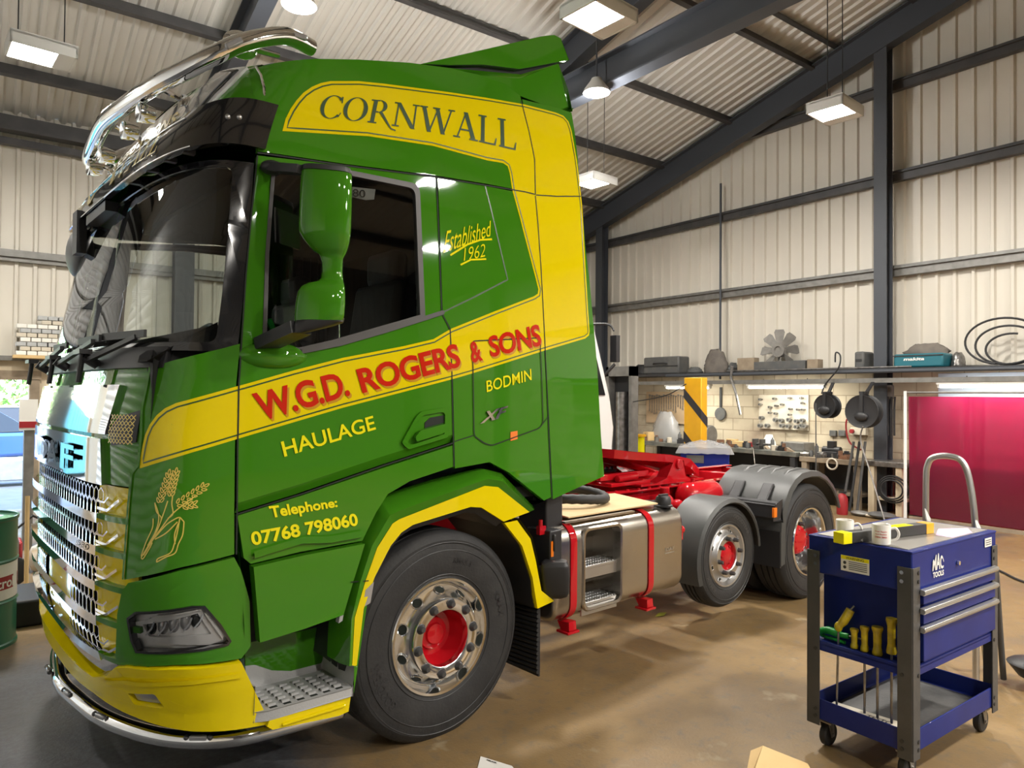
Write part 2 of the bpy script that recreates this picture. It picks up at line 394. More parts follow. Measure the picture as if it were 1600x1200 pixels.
# roof sheets, ribs running down the slope
def roofsheet(name, y0, y1):
    P = ribs(BX, GX+.1, .2, .035, .05, .025); vs = []; fs = []
    for k, (x, o) in enumerate(P):
        vs += [(x, y0, roof_z(y0)-o), (x, y1, roof_z(y1)-o)]
        if k: fs.append((2*k-2, 2*k, 2*k+1, 2*k-1))
    o = MB().add(vs, fs).build(name, 'roof_sheet', smooth=0, fix=False); return struct(o)
roofsheet('ceiling', RY, FY+.15); roofsheet('ceiling_near_slope', NY-.15, RY)
struct(MB().box(((BX+GX)/2, FY+.6, roof_z(FY)-.02), (GX-BX, .02, .02)).build('trim_2', 'galv', smooth=0))
# steel frames
for fx in (-1.7, 2.7, 6.98, 11.33):
    zt = lambda y: roof_z(y)-.2-.23
    b = MB(); b.ibeam((fx, FY-.1, zt(FY-.1)), (fx, RY, zt(RY)), .2, .46, .02, up=(0, SL, 1)); b.ibeam((fx, RY, zt(RY)), (fx, NY+.1, zt(NY+.1)), .2, .46, .02, up=(0, -SL, 1))
    if fx < 11: b.prism([(FY-.3, zt(FY-.3)-.75), (FY-.3, zt(FY-.3)-.1), (FY-1.9, zt(FY-1.9)-.1)], 0, fx-.01, fx+.01)
    struct(b.build('rafter', 'steel_frame', smooth=0))
    for cy in (FY-.25, NY+.25):
        struct(MB().ibeam((fx, cy, 0), (fx, cy, roof_z(cy)-.3), .3, .2, .018, up=(0, 1, 0)).build('column', 'steel_frame', smooth=0))
struct(MB().ibeam((6.98, FY-3.2, 6.27), (6.98, -1, 6.27), .22, .43, .02).build('tie_beam', 'steel_frame', smooth=0))
for cy in (11.85, 5.52, -1.0, -6):
    struct(MB().ibeam((11.36, cy, 0), (11.36, cy, roof_z(cy)-.6), .2, .2, .02, up=(1, 0, 0)).build('gable_column', 'steel_frame', smooth=0))
for py in (13.6-1.75, 10.08, 8.42, 6.76, 6.33, 5.1, 3.5, 2.0, .9, -.9, -2.6, -4.3, -6, -7.8):
    z = roof_z(py); thin = abs(py-6.33) < .01
    b = MB(); w, h = (.05, .07) if thin else (.065, .2)
    b.box((0, 0, -h/2), (GX-BX-.1, .012, h)); b.box((0, w/2, -.006-.035*(0 if thin else 1)), (GX-BX-.1, w, .01)); b.box((0, -w/2, -h+.005), (GX-BX-.1, w, .01))
    b.box((0, -w, -h+.02), (GX-BX-.1, .008, .04))
    b.xf(Matrix.Translation(((GX+BX)/2, py, z-.036)) @ Matrix.Rotation(-atan2(SL, 1) if py > RY else atan2(SL, 1), 4, 'X'))
    struct(b.build('purlin', 'purlin_steel', smooth=0))
b = MB(); b.box(((BX+GX)/2, FY-.16, roof_z(FY)-.25), (GX-BX, .2, .22)); b.box(((BX+GX)/2, FY-.3, roof_z(FY)-.36), (GX-BX, .12, .05)); b.box(((BX+GX)/2, FY-.12, roof_z(FY)-.5), (GX-BX, .12, .1))
struct(b.build('eaves_beam', 'purlin_steel', smooth=0))
for z in (3.77, 5.27, 6.72, 8.1):                 # horizontal rails of the gable wall
    y1 = min(FY-.1, (9.0-z)/SL); y0 = max(NY+.1, 2*RY-(9.0-z)/SL)
    b = MB(); b.box((11.57, (y0+y1)/2, z), (.012, y1-y0, .17)); b.box((11.62, (y0+y1)/2, z+.08), (.1, y1-y0, .012)); b.box((11.62, (y0+y1)/2, z-.08), (.1, y1-y0, .012))
    b.box((11.545, (y0+y1)/2, z+.035), (.06, y1-y0, .012))
    struct(b.build('girt', 'galv' if z < 4 else 'purlin_steel', smooth=0))
for nm, yy, s in (('girt', FY-.11, 1), ('girt', NY+.11, -1)):
    b = MB(); b.box(((BX+GX)/2, yy, 3.77), (GX-BX, .012, .17)); b.box(((BX+GX)/2, yy+.06*s, 3.85), (GX-BX, .12, .012)); b.box(((BX+GX)/2, yy+.06*s, 3.69), (GX-BX, .12, .012))
    b.box(((BX+GX)/2, yy-.03*s, 3.75), (GX-BX, .06, .012)); struct(b.build(nm, 'galv', smooth=0))
struct(MB().box(((-.15+GX)/2, FY-.06, 2.25), (GX+.15, .12, .07)).build('trim_3', 'galv', smooth=0))
struct(MB().cyl((11.5, 8.7, 2.1), (11.5, 8.7, 5.9), .022).build('sag_rod', 'steel_frame'))

# ------------------------------------------------------------------ lamps
def area(parent, loc, sx, sy, w, rot=(0, 0, 0), col=(1, .95, .87)):
    l = bpy.data.lights.new('light', 'AREA'); l.shape = 'RECTANGLE'; l.size = sx; l.size_y = sy; l.energy = w; l.color = col
    o = bpy.data.objects.new('light', l); COL.objects.link(o); o.parent = parent; o.location = loc; o.rotation_euler = rot
    return o
def high_bay(x, y, z, rz, label, k=1.0):
    t = empty('ceiling_lamp', (x, y, z), rz); tag(t, label, 'lamp', 'square lamps hanging on wires from the roof')
    h = MB(); h.box((0, 0, .10), (.58, .44, .03)); 
    for sx in (-1, 1): h.box((sx*.28, 0, .045), (.02, .44, .12))
    for sy in (-1, 1): h.box((0, sy*.21, .045), (.58, .02, .12))
    h.box((.20, 0, -.005), (.16, .42, .012)); h.build('housing', 'lamp_body', t, smooth=0)
    MB().box((-.075, 0, -.006), (.38, .40, .008)).build('diffuser', 'lamp_glow', t, smooth=0)
    Mx = Matrix.Rotation(rz, 3, 'Z')
    for sx in (-.2, .2):
        p = Mx @ Vector((sx, 0, 0)); top = roof_z(y+p.y)-.05-z
        MB().cyl((sx, 0, .11), (sx, 0, top), .006, 6).build('suspension_wire', 'cable', t)
    area(t, (-.07, 0, -.02), .38, .40, LAMP_W*k)
    return t
for x, y, lab in ((.47, 8.75, 'square white lamp hanging at far left above the shed side wall'), (4.5, 4.75, 'square lamp hanging nearest the roof tie beam above the green spoiler'),
                  (8.28, 4.6, 'square white lamp hanging in front of the gable wall, right of the tall column'), (8.0, 8.5, 'small square lamp hanging just right of the green cab roof'),
                  (5.6, -1.0, 'unseen square lamp added over the open floor for light'), (9.4, -1.0, 'unseen square lamp added over the open floor for light'),                   (1.2, -4.6, 'unseen square lamp added over the open floor for light'), (-2.5, 8.75, 'unseen square lamp added over the open floor for light'),  (4.4, -4.4, 'unseen square lamp added over the open floor for light'), (8.3, -4.4, 'unseen square lamp added over the open floor for light')):  # open-floor lamps are out of view, added to light lorry and shutters
    high_bay(x, y, 5.2, 0.08, lab, .55 if (x, y) == (8.0, 8.5) else (1.6 if y < 0 else 1.0))
def round_bay(x, y, label):
    z = 5.95
    t = empty('ceiling_lamp', (x, y, z)); tag(t, label, 'lamp', 'round lamps fixed below the rafters')
    MB().lathe([(.0, .2), (.07, .2), (.09, .16), (.17, .05), (.185, 0), (.175, 0), (.16, .04), (.0, .06)], (0, 0, 0), 'z', 28).build('reflector', 'lamp_body', t)
    MB().ball((0, 0, .02), (.125, .125, .06)).build('bulb', 'lamp_glow', t)
    MB().cyl((0, 0, .2), (0, 0, roof_z(y)-z-.42), .012, 8).build('bracket', 'steel_frame', t)
    l = bpy.data.lights.new('light', 'POINT'); l.energy = LAMP_W*1.1; l.shadow_soft_size = .12; l.color = (1, .97, .93)
    o = bpy.data.objects.new('light', l); COL.objects.link(o); o.parent = t; o.location = (0, 0, -.16)
round_bay(2.72, 7.55, 'round dazzling lamp under the rafter behind the green cab roof')
round_bay(6.8, 7.22, 'round dazzling lamp under the rafter just right of the cab')
# ------------------------------------------------------------------ the lorry: surface of the cab
T = empty('lorry', TRUCK, TROT)
tag(T, 'glossy green and yellow tractor lorry with a sleeper cab, filling the middle of the shed', 'lorry')
# plan of the cab at height z: front centre x, start of the corner curve, exponent, inset of the side
TAB = [(.15, -1.46, -.82, 2.8, .045), (.45, -1.50, -.85, 2.9, .03), (.70, -1.53, -1.0, 3.6, .01), (1.0, -1.53, -1.05, 4, 0), (1.6, -1.52, -1.05, 4, 0),
       (1.9, -1.47, -1.0, 3.8, 0), (2.1, -1.43, -.98, 3.6, .005), (2.75, -1.30, -.92, 3.4, .03), (2.9, -1.28, -.90, 3.2, .04), (3.2, -1.12, -.75, 3, .08), (3.6, -.72, -.42, 2.8, .15)]
CW = 2.5
def prm(z):
    z = min(max(z, TAB[0][0]), TAB[-1][0])
    for a, b in zip(TAB, TAB[1:]):
        if z <= b[0]:
            t = (z-a[0])/(b[0]-a[0]); return [a[i]+t*(b[i]-a[i]) for i in range(1, 5)]
CC = {}
def curve(z):
    k = round(z, 3)
    if k not in CC:
        X0, xs, n, t = prm(z); h = CW/2-t; P = []; s = 0; N = 160
        for i in range(N+1):
            th = pi*i/N; c = cos(th); q = abs(sin(th))
            p = (xs-(xs-X0)*q**(2/n), CW/2 - h*math.copysign(abs(c)**(2/n), c))
            if P: s += hypot(p[0]-P[-1][1], p[1]-P[-1][2])
            P.append((s, p[0], p[1]))
        CC[k] = (xs, t, P)
    return CC[k]
def cab(w, z):
    xs, t, P = curve(z); s = xs-w
    if s <= 0: return Vector((w, t, z))
    if s >= P[-1][0]: return Vector((xs+s-P[-1][0], CW-t, z))
    lo, hi = 0, len(P)-1
    while hi-lo > 1:
        m = (lo+hi)//2
        if P[m][0] <= s: lo = m
        else: hi = m
    a, b = P[lo], P[hi]; f = (s-a[0])/(b[0]-a[0]) if b[0] > a[0] else 0
    return Vector((a[1]+f*(b[1]-a[1]), a[2]+f*(b[2]-a[2]), z))
def cabn(w, z, e=.012):
    a = cab(w+e, z)-cab(w-e, z); b = cab(w, z+e)-cab(w, z-e); n = b.cross(a)
    if n.length < 1e-9: return Vector((0, -1, 0))
    n.normalize()
    c = Vector((.2, CW/2, z)) - cab(w, z)
    return n if n.dot(c) < 0 else -n
def mirw(w, z):
    xs, t, P = curve(z); return 2*xs-P[-1][0]-w
def inside(p):
    X0, xs, n, t = prm(p.z); b = abs(p.y-CW/2)/(CW/2-t)
    if p.x >= xs: return b < 1
    a = (xs-p.x)/(xs-X0); return a < 1 and a**n+b**n < 1
def C(u, v):
    """cab chart position (w, z) seen at a photo pixel"""
    c, d = ray(u, v, 't'); t = 1.6
    while t < 8 and not inside(c+t*d): t += .02
    lo, hi = t-.02, t
    for _ in range(24):
        m = (lo+hi)/2
        if inside(c+m*d): hi = m
        else: lo = m
    p = c+hi*d; xs, tt, P = curve(p.z)
    if p.x >= xs: return (p.x, p.z)
    best = min(range(len(P)), key=lambda i: (P[i][1]-p.x)**2+(P[i][2]-p.y)**2)
    i = min(max(best, 1), len(P)-2); bd = None
    for a, b in ((P[i-1], P[i]), (P[i], P[i+1])):
        dx, dy = b[1]-a[1], b[2]-a[2]; L2 = dx*dx+dy*dy or 1e-12
        f = min(1, max(0, ((p.x-a[1])*dx+(p.y-a[2])*dy)/L2)); q = (p.x-a[1]-f*dx)**2+(p.y-a[2]-f*dy)**2
        if bd is None or q < bd[0]: bd = (q, a[0]+f*(b[0]-a[0]))
    return (xs-bd[1], p.z)
def Cs(*pts): return [C(*p) for p in pts]
def wy(y, z):
    """chart position on the cab's front at distance y from the near side"""
    xs, t, P = curve(z)
    for a, b in zip(P, P[1:]):
        if a[2] <= y <= b[2]: return xs-(a[0]+(y-a[2])/(b[2]-a[2]+1e-12)*(b[0]-a[0]))
    return xs
def dens(path, step=.05, closed=False):
    out = []; n = len(path)
    for i in range(n if closed else n-1):
        a, b = path[i], path[(i+1) % n]; k = max(1, int(hypot(a[0]-b[0], a[1]-b[1])/step))
        out += [(a[0]+(b[0]-a[0])*j/k, a[1]+(b[1]-a[1])*j/k) for j in range(k)]
    if not closed: out.append(path[-1])
    return out
def rnd(path, r, idx=None, n=5):
    """round the corners of a closed outline (all, or the listed ones)"""
    out = []; N = len(path)
    for i, p in enumerate(path):
        if idx is not None and i not in idx: out.append(p); continue
        a = Vector(path[i-1]); b = Vector(path[(i+1) % N]); q = Vector(p)
        da, db = (a-q), (b-q); k = min(r, da.length*.45, db.length*.45)
        a = q+da.normalized()*k; b = q+db.normalized()*k
        for j in range(n+1):
            t = j/n; out.append(tuple((1-t)**2*a+2*t*(1-t)*q+t*t*b))
    return out
def inset(poly, d):
    """move a closed outline inwards by d (mitred)"""
    n = len(poly); A = sum(poly[i][0]*poly[(i+1) % n][1]-poly[(i+1) % n][0]*poly[i][1] for i in range(n)); s = 1 if A > 0 else -1
    out = []
    for i in range(n):
        p = Vector(poly[i]); a = (p-Vector(poly[i-1])); b = (Vector(poly[(i+1) % n])-p)
        if a.length < 1e-7: a = b
        if b.length < 1e-7: b = a
        a.normalize(); b.normalize()
        na = Vector((-a.y, a.x))*s; nb = Vector((-b.y, b.x))*s; m = na+nb
        if m.length < 1e-4: m = na
        m.normalize(); out.append(tuple(p+m*(d/max(.4, m.dot(na)))))
    return out
def flat_grid(loops, step):
    L3 = [[Vector((p[0], p[1], 0)) for p in l] for l in loops]
    tri = geometry.tessellate_polygon(L3); pts = [p for l in L3 for p in l]
    bm = bmesh.new(); vs = [bm.verts.new(p) for p in pts]
    for t in tri:
        try: bm.faces.new([vs[i] for i in t])
        except ValueError: pass
    if step:
        for ax in (0, 1):
            lo = min(p[ax] for p in pts); hi = max(p[ax] for p in pts); k = math.ceil(lo/step)
            while k*step < hi:
                co = Vector((0, 0, 0)); co[ax] = k*step+1e-4; no = Vector((0, 0, 0)); no[ax] = 1
                bmesh.ops.bisect_plane(bm, geom=bm.verts[:]+bm.edges[:]+bm.faces[:], plane_co=co, plane_no=no, dist=1e-6); k += 1
    bmesh.ops.remove_doubles(bm, verts=bm.verts, dist=2e-5)
    bm.normal_update()
    for f in bm.faces:
        if f.normal.z < 0: f.normal_flip()
    bm.verts.index_update()
    V = [(v.co.x, v.co.y) for v in bm.verts]; F = [tuple(v.index for v in f.verts) for f in bm.faces]
    B = [tuple(v.index for v in (e.link_loops[0].vert, e.link_loops[0].link_loop_next.vert)) for e in bm.edges if len(e.link_faces) == 1]
    bm.free(); return V, F, B
def drape(mb, loops, off=0, th=0, mi=0, step=.07, mi_back=None, far=False, surf=None, nrm=None):
    """lay outlines (first one outer, the rest holes) over the cab surface, off proud of it, th thick"""
    V, F, B = flat_grid(loops, step); sf = surf or cab; nf = nrm or cabn; n = len(V)
    P = [sf(*p) for p in V]; N = [nf(*p) for p in V]
    vs = [p+q*off for p, q in zip(P, N)]; fs = [tuple(f) for f in F]
    mis = [mi]*len(fs)
    if th:
        vs += [p+q*(off-th) for p, q in zip(P, N)]
        fs += [tuple(n+i for i in reversed(f)) for f in F]; mis += [mi if mi_back is None else mi_back]*len(F)
        fs += [(b, a, n+a, n+b) for a, b in B]; mis += [mi]*len(B)
    if far:
        vs = [Vector((p.x, CW-p.y, p.z)) for p in vs]; fs = [tuple(reversed(f)) for f in fs]
    o = len(mb.v); mb.v += [tuple(p) for p in vs]; mb.f += [tuple(i+o for i in f) for f in fs]; mb.m += mis
    return mb
def strip(mb, path, width, off=.002, mi=0, closed=False, step=.04):
    P = dens(path, step, closed); n = len(P); vs = []; fs = []
    for i, p in enumerate(P):
        a = Vector(P[i-1] if (i or closed) else p); b = Vector(P[(i+1) % n] if (i < n-1 or closed) else p)
        d = (b-a); d = d.normalized() if d.length > 1e-9 else Vector((1, 0)); q = Vector((-d.y, d.x))*width/2
        for s in (1, -1):
            w, z = p[0]+s*q.x, p[1]+s*q.y; vs.append(cab(w, z)+cabn(w, z)*off)
    for i in range(n if closed else n-1):
        j = (i+1) % n; fs.append((2*i, 2*i+1, 2*j+1, 2*j))
    return mb.add(vs, fs, mi)
def letters(mb, s, quad, bold=0, shear=0, off=.004, mi=0, space=1.0):
    """text filling the chart quad (bottom-left, bottom-right, top-right, top-left)"""
    P, F, _ = text2d(s, bold, shear, space); A, B, Cc, D = [Vector(q) for q in quad]
    vs = []
    for x, y in P:
        q = (A*(1-x)+B*x)*(1-y) + (D*(1-x)+Cc*x)*y; vs.append(cab(*q)+cabn(*q)*off)
    return mb.add(vs, F, mi)
def part(mb, name, mats, parent=T, **k): return mb.build(name, mats, parent, fix=False, **k)

# outlines traced on the cab, in photo pixels -> chart
front_seam = Cs((402, 243), (392, 340), (384, 430), (377, 535), (373, 600), (371, 700), (370, 800))
rear_seam = Cs((681, 277), (690, 490), (703, 515), (706, 600), (708, 692))
crease = Cs((371, 803), (470, 772), (600, 727), (708, 692))
gut = Cs((402, 239), (540, 259), (681, 277), (760, 290), (820, 300), (836, 304))
# doors ---------------------------------------------------------------------
tuck = [(w, z+.045) for w, z in crease]
door = front_seam[:-1] + tuck + list(reversed(rear_seam[:-1])) + [gut[1]]
hole = rnd(Cs((425, 254), (545, 266), (655, 288), (664, 496), (590, 519), (520, 540), (470, 552), (409, 548), (414, 400)), .05, [2])
glass = rnd(Cs((430, 262), (545, 274), (648, 295), (656, 492), (590, 511), (520, 531), (468, 543), (416, 540), (420, 400)), .04, [2])
for far in (False, True):
    d = part(drape(MB(), [door, hole], 0, .03, mi_back=1, far=far), 'door', ['green_paint', 'interior_dark'])
    part(drape(MB(), [hole, glass], .004, .03, far=far, step=.15), 'window_seal', 'seal_rubber', d)
    part(drape(MB(), [glass], -.008, 0, far=far, step=.3), 'side_window', 'side_glass', d)
    if far: break
    near_door = d
m = MB(); up_r = [cab(*p) for p in dens(tuck)]; lo_r = [cab(*p)-cabn(*p)*.03 for p in dens(crease)]; m.loft([[p+Vector((0, .03, 0)) for p in up_r], up_r, lo_r], closed=False); part(m, 'tucked_edge', 'green_paint', near_door, smooth=30)
# lower edge trim of the window runs back past the door
m = MB(); strip(m, Cs((470, 549), (530, 537), (600, 517), (664, 497), (692, 488)), .022, .012)
part(m, 'window_sill', 'seal_rubber', near_door)
# lower half of the door and its folding flap
dl = Cs((371, 806), (470, 775), (600, 731), (708, 696), (709, 729), (640, 752), (606, 772), (588, 800), (566, 845), (470, 862), (392, 881), (381, 872))
part(drape(MB(), [dl], 0, .03, mi_back=1), 'lower_door_panel', ['green_paint', 'interior_dark'])
fl = Cs((392, 884), (470, 866), (565, 848), (546, 910), (532, 958), (470, 980), (402, 1001))
flap = part(drape(MB(), [fl], .03, .05, step=.2), 'door_step_flap', 'green_paint', bevel=.012)
m = MB(); strip(m, Cs((395, 866), (470, 843), (515, 842), (566, 833)), .03, .018); part(m, 'moulding', 'green_paint', flap)
m = MB(); drape(m, [Cs((533, 925), (539, 923), (532, 968), (526, 972))], .02, .03, step=0); part(m, 'flap_handle', 'grey_step', flap)
# sleeper side behind the door ----------------------------------------------
sl = Cs((684, 278), (760, 291), (834, 305), (843, 420), (851, 560), (861, 777), (850, 782), (795, 738), (765, 722), (711, 732), (710, 690), (708, 600), (705, 515), (692, 490))
for far in (False, True):
    s = part(drape(MB(), [sl], 0, .03, mi_back=1, far=far), 'sleeper_side', ['green_paint', 'interior_dark'])
    if far: break
    m = MB(); strip(m, Cs((758, 291), (776, 365), (793, 437), (745, 462), (692, 488)), .009, .0015); part(m, 'crease', 'pinstripe_green', s)
    m = MB(); strip(m, rnd(Cs((737, 533), (843, 528), (848, 661), (842, 669), (768, 696), (757, 693), (740, 681)), .02), .006, .005, closed=True)
    strip(m, Cs((709, 690), (740, 680)), .005, .003); strip(m, Cs((847, 663), (857, 650)), .005, .003)
    locker = part(m, 'locker_seam', 'dark_seam', s)
    drape(m := MB(), [Cs((797, 675), (808, 673), (808, 686), (797, 689))], .004, .002, step=0); part(m, 'orange_sticker', 'orange_sticker', s)
    m = MB(); q = Cs((749, 662), (791, 650), (792, 634), (750, 645)); letters(m, 'XF', q, .02, .35, .012); letters(m, 'XF', q, .02, .35, .006)
    part(m, 'badge', 'chrome', s)
    m = MB(); letters(m, 'BODMIN', Cs((760, 613), (830, 594), (829, 576), (759, 595)), .008); part(m, 'lettering', 'letter_yellow', s)
    m = MB(); letters(m, 'Established', Cs((692, 396), (769, 368), (766, 345), (694, 362)), .0, .35); part(m, 'lettering', 'letter_yellow', s)
    m = MB(); strip(m, Cs((703, 399), (730, 382), (750, 375), (768, 374)), .010, .004); part(m, 'flourish', 'letter_yellow', s); m = MB(); strip(m, Cs((719, 414), (735, 406), (759, 405)), .009, .004); part(m, 'flourish', 'letter_yellow', s)
    m = MB(); letters(m, '1962', Cs((724, 408), (758, 401), (757, 381), (723, 388)), -.008, .2)
    part(m, 'lettering', 'letter_yellow', s)
# deflector along the back edge of the cab -----------------------------------
df = Cs((838, 305), (907, 306), (914, 380), (921, 440), (932, 560), (939, 680), (944, 744), (903, 762), (864, 780), (853, 560), (845, 420))
for far in (False, True): part(drape(MB(), [df], .0, .03, far=far, mi_back=1), 'side_deflector', ['green_paint', 'black_plastic'])
# roof sides ------------------------------------------------------------------
rs = Cs((403, 236), (540, 256), (681, 274), (760, 287), (834, 301), (834, 250), (824, 205), (813, 162), (790, 146), (745, 128), (700, 117), (640, 107), (560, 100), (492, 96), (440, 100), (400, 107), (392, 110), (398, 150))
roof_line = Cs((400, 106), (440, 97), (492, 92), (560, 93), (640, 98), (700, 106), (745, 116), (790, 131), (813, 150))
rs = Cs((403, 236), (540, 256), (681, 274), (760, 287), (834, 301), (834, 250), (824, 205)) + list(reversed(roof_line)) + Cs((390, 108), (398, 160))
rd = Cs((837, 302), (906, 304), (903, 250), (897, 200), (893, 176), (862, 166), (827, 158), (816, 155), (827, 205), (837, 250))
for far in (False, True):
    r1 = part(drape(MB(), [rs], 0, .03, mi_back=1, far=far), 'roof_side', ['green_paint', 'interior_dark'])
    part(drape(MB(), [rd], 0, .03, mi_back=1, far=far), 'roof_deflector', ['green_paint', 'black_plastic'])
# roof cap: from side edge over to side edge
rows = []
edge = [cab(*p) for p in roof_line]
edge = [edge[0]+Vector((-.02, 0, -.02))]+edge
for p in edge:
    row = []
    for k in range(25):
        t = k/24; y = p.y+(CW-2*p.y)*t; row.append((p.x-.10*sin(pi*t)*(1 if p.x < -.6 else .0), y, p.z+.075*(1-abs(2*t-1)**4)))
    rows.append(row)
last = [(.75, p[1], p[2]) for p in rows[-1]]; rows.append(last); rows.append([(.75, p[1], 3.0) for p in last])
part(MB().loft(rows, closed=False), 'roof', 'green_paint', smooth=40)
# front of the roof above the visor
zz = [2.86, 2.95, 3.05, 3.15, 3.2]
fr = []
for z in zz:
    wn_ = C(398, 150)[0] if z < 3.1 else C(391, 109)[0]
    a, b = wn_, mirw(wn_, z); fr.append([cab(a+(b-a)*k/60, z) for k in range(61)])
fr.append([Vector((p.x+.06, CW/2+(p.y-CW/2)*.98, 3.25)) for p in fr[-1]])
fr.append([Vector((p.x+.10, CW/2+(p.y-CW/2)*.9, 3.30)) for p in fr[-1]])
part(MB().loft(fr, closed=False), 'roof_front', 'green_paint', smooth=40)
# back wall and cab floor, inner lining -------------------------------------
m = MB(); m.box((.68, CW/2, 2.05), (.04, 2.36, 1.8)); m.box((.68, CW/2, 3.1), (.04, 2.0, .5)); part(m, 'back_wall', ['interior_dark'])
m = MB(); m.prism([(-1.3, .15), (.7, .05), (.7, 2.45), (-1.3, 2.35)], 2, 1.18, 1.24); part(m, 'cab_floor', 'interior_dark')
m = MB(); m.box((-.1, CW/2, 2.86), (1.5, 2.3, .03)); part(m, 'headlining', 'interior_dark')

# front corner panels ----------------------------------------------------------
wing = Cs((375, 537), (369, 600), (367, 700), (366, 800), (366, 866), (280, 887), (194, 906), (202, 790), (206, 740), (218, 725), (222, 680), (222, 640), (228, 600), (236, 574), (300, 556), (345, 545))
hl_out = Cs((200, 965), (213, 955), (300, 946), (320, 946), (345, 975), (361, 1001), (356, 1008), (320, 1016), (280, 1020), (214, 1019), (206, 1000))
low = Cs((366, 871), (280, 892), (200, 911), (190, 925), (183, 960), (181, 1036), (270, 1039), (330, 1036), (377, 1029), (392, 1010), (390, 940), (385, 920), (376, 890))
wing_in = Cs((373, 560), (371, 700), (369, 790))
for far in (False, True):
    part(drape(MB(), [wing], 0, .03, mi_back=1, far=far), 'corner_panel', ['green_paint', 'interior_dark'])
    part(drape(MB(), [low, hl_out], 0, .03, mi_back=1, far=far), 'headlight_panel', ['green_paint', 'black_plastic'])
    h = part(drape(MB(), [inset(hl_out, -.004)], -.035, .02, far=far), 'headlight', 'lamp_silver')
    part(drape(MB(), [inset(hl_out, .004)], .004, 0, far=far, step=.06), 'lens', 'lens_glass', h)
    part(drape(MB(), [hl_out, inset(hl_out, .010)], .008, .03, far=far), 'lens_rim', 'black_gloss', h)
    if far: break
    m = MB(); drape(m, [Cs((205, 975), (225, 972), (240, 965), (318, 955), (352, 1002), (330, 1010), (245, 1008), (232, 1000), (208, 1000)), Cs((217, 979), (250, 975), (310, 961), (332, 993), (228, 998))], -.02, .01, step=.06)
    part(m, 'reflector', 'lamp_silver', h)
    for k, (u, v) in enumerate(((228, 984), (248, 984), (268, 981), (290, 977), (308, 972))):
        w_, z_ = C(u, v); p = cab(w_, z_)-cabn(w_, z_)*.04
        m = MB(); m.ball(p, (.022, .022, .036), 12, 8); m.build('projector', 'tinted' if k in (0, 4) else 'lens_clear', h)
        m = MB(); strip(m, Cs((u+10, v-10), (u+6, v), (u-4, v+11)), .007, -.012); part(m, 'blade', 'chrome', h)
    m = MB(); strip(m, Cs((322, 957), (350, 996)), .016, -.005); strip(m, Cs((240, 965), (315, 953)), .006, -.005); part(m, 'light_guide', 'white_plastic', h)
# bumper: yellow, wrapped round the front ---------------------------------------
bn = Cs((376, 1034), (330, 1041), (270, 1043), (200, 1040), (183, 1041), (170, 1054), (150, 1056))
bl = Cs((150, 1080), (215, 1118), (300, 1140), (350, 1140), (421, 1129))
zb = bn[-1][1]; zl = bl[0][1]
fog = rnd(Cs((203, 1080), (244, 1081), (260, 1103), (212, 1097)), .012)
bp = bn + [(mirw(*p), p[1]) for p in reversed(bn)] + [(mirw(*p), p[1]) for p in reversed(bl)] + bl
bumper = part(drape(MB(), [bp, fog], .012, .05, mi_back=1, step=.05), 'bumper', ['yellow_paint', 'black_plastic'], bevel=0)
m = MB(); strip(m, Cs((378, 1052), (330, 1058), (270, 1062), (200, 1061), (165, 1062)), .02, .022); part(m, 'moulding', 'yellow_paint', bumper)
f = part(drape(MB(), [inset(fog, -.003)], -.02, .02, step=.05), 'fog_lamp', 'black_plastic')
part(drape(MB(), [inset(fog, .008)], -.006, .012, step=.05), 'lens', 'lens_clear', f)
# grille ----------------------------------------------------------------------
def band(y0, y1, za, zb_, off, th, mats, name, parent=T, zc0=None, zc1=None, taper=0, step=.06, bevel=0):
    """panel across the cab's front between distances y0 and y1 from the near side"""
    lo = [(wy(y0+(y1-y0)*k/24, za), za) for k in range(25)]; hi = [(wy(y0+taper+(y1-y0-2*taper)*k/24, zb_), zb_) for k in range(25)]
    return part(drape(MB(), [lo+list(reversed(hi))], off, th, step=step, mi_back=1 if len(mats) > 1 else None), name, mats, parent, bevel=bevel)
band(.13, 2.37, 1.38, 1.93, -.012, .03, ['green_paint', 'interior_dark'], 'front_panel')
back = band(.16, 2.34, .62, 1.40, -.05, .02, ['void_black', 'void_black'], 'grille')
# yellow surround with green blades at each side of the mesh
for far in (False, True):
    yy1 = .50
    rows_ = [(.66, .80), (.82, .95), (.97, 1.09), (1.11, 1.23), (1.25, 1.37)]
    for a, b in rows_:
        yy0 = .15 if a > .96 else .24
        q = [(wy(yy0, a), a), (wy(.32, a), a), (wy(yy1, a), a), (wy(yy1, b), b), (wy(.32, b), b), (wy(yy0, b), b)]
        o = part(drape(MB(), [q], -.03, .015, far=far, step=.06), 'surround', 'yellow_paint', back)
        if not far:
            m = MB(); strip(m, [(wy(.47, a+.02), a+.02), (wy(.36, a+.02), a+.02), (wy(.26, a+.07), a+.07)], .012, -.012); strip(m, [(wy(.47, a+.05), a+.05), (wy(.39, a+.05), a+.05), (wy(.35, a+.075), a+.075)], .008, -.012)
            part(m, 'chrome_trim', 'chrome', o)
        q = [(wy(.14, a-.02), a-.02), (wy(.3, a-.02), a-.02), (wy(.5, a-.02), a-.02), (wy(.5, a+.004), a+.004), (wy(.3, a+.004), a+.004), (wy(.14, a+.004), a+.004)]
        part(drape(MB(), [q], -.005, .04, far=far, step=.06), 'blade', 'green_paint', back)
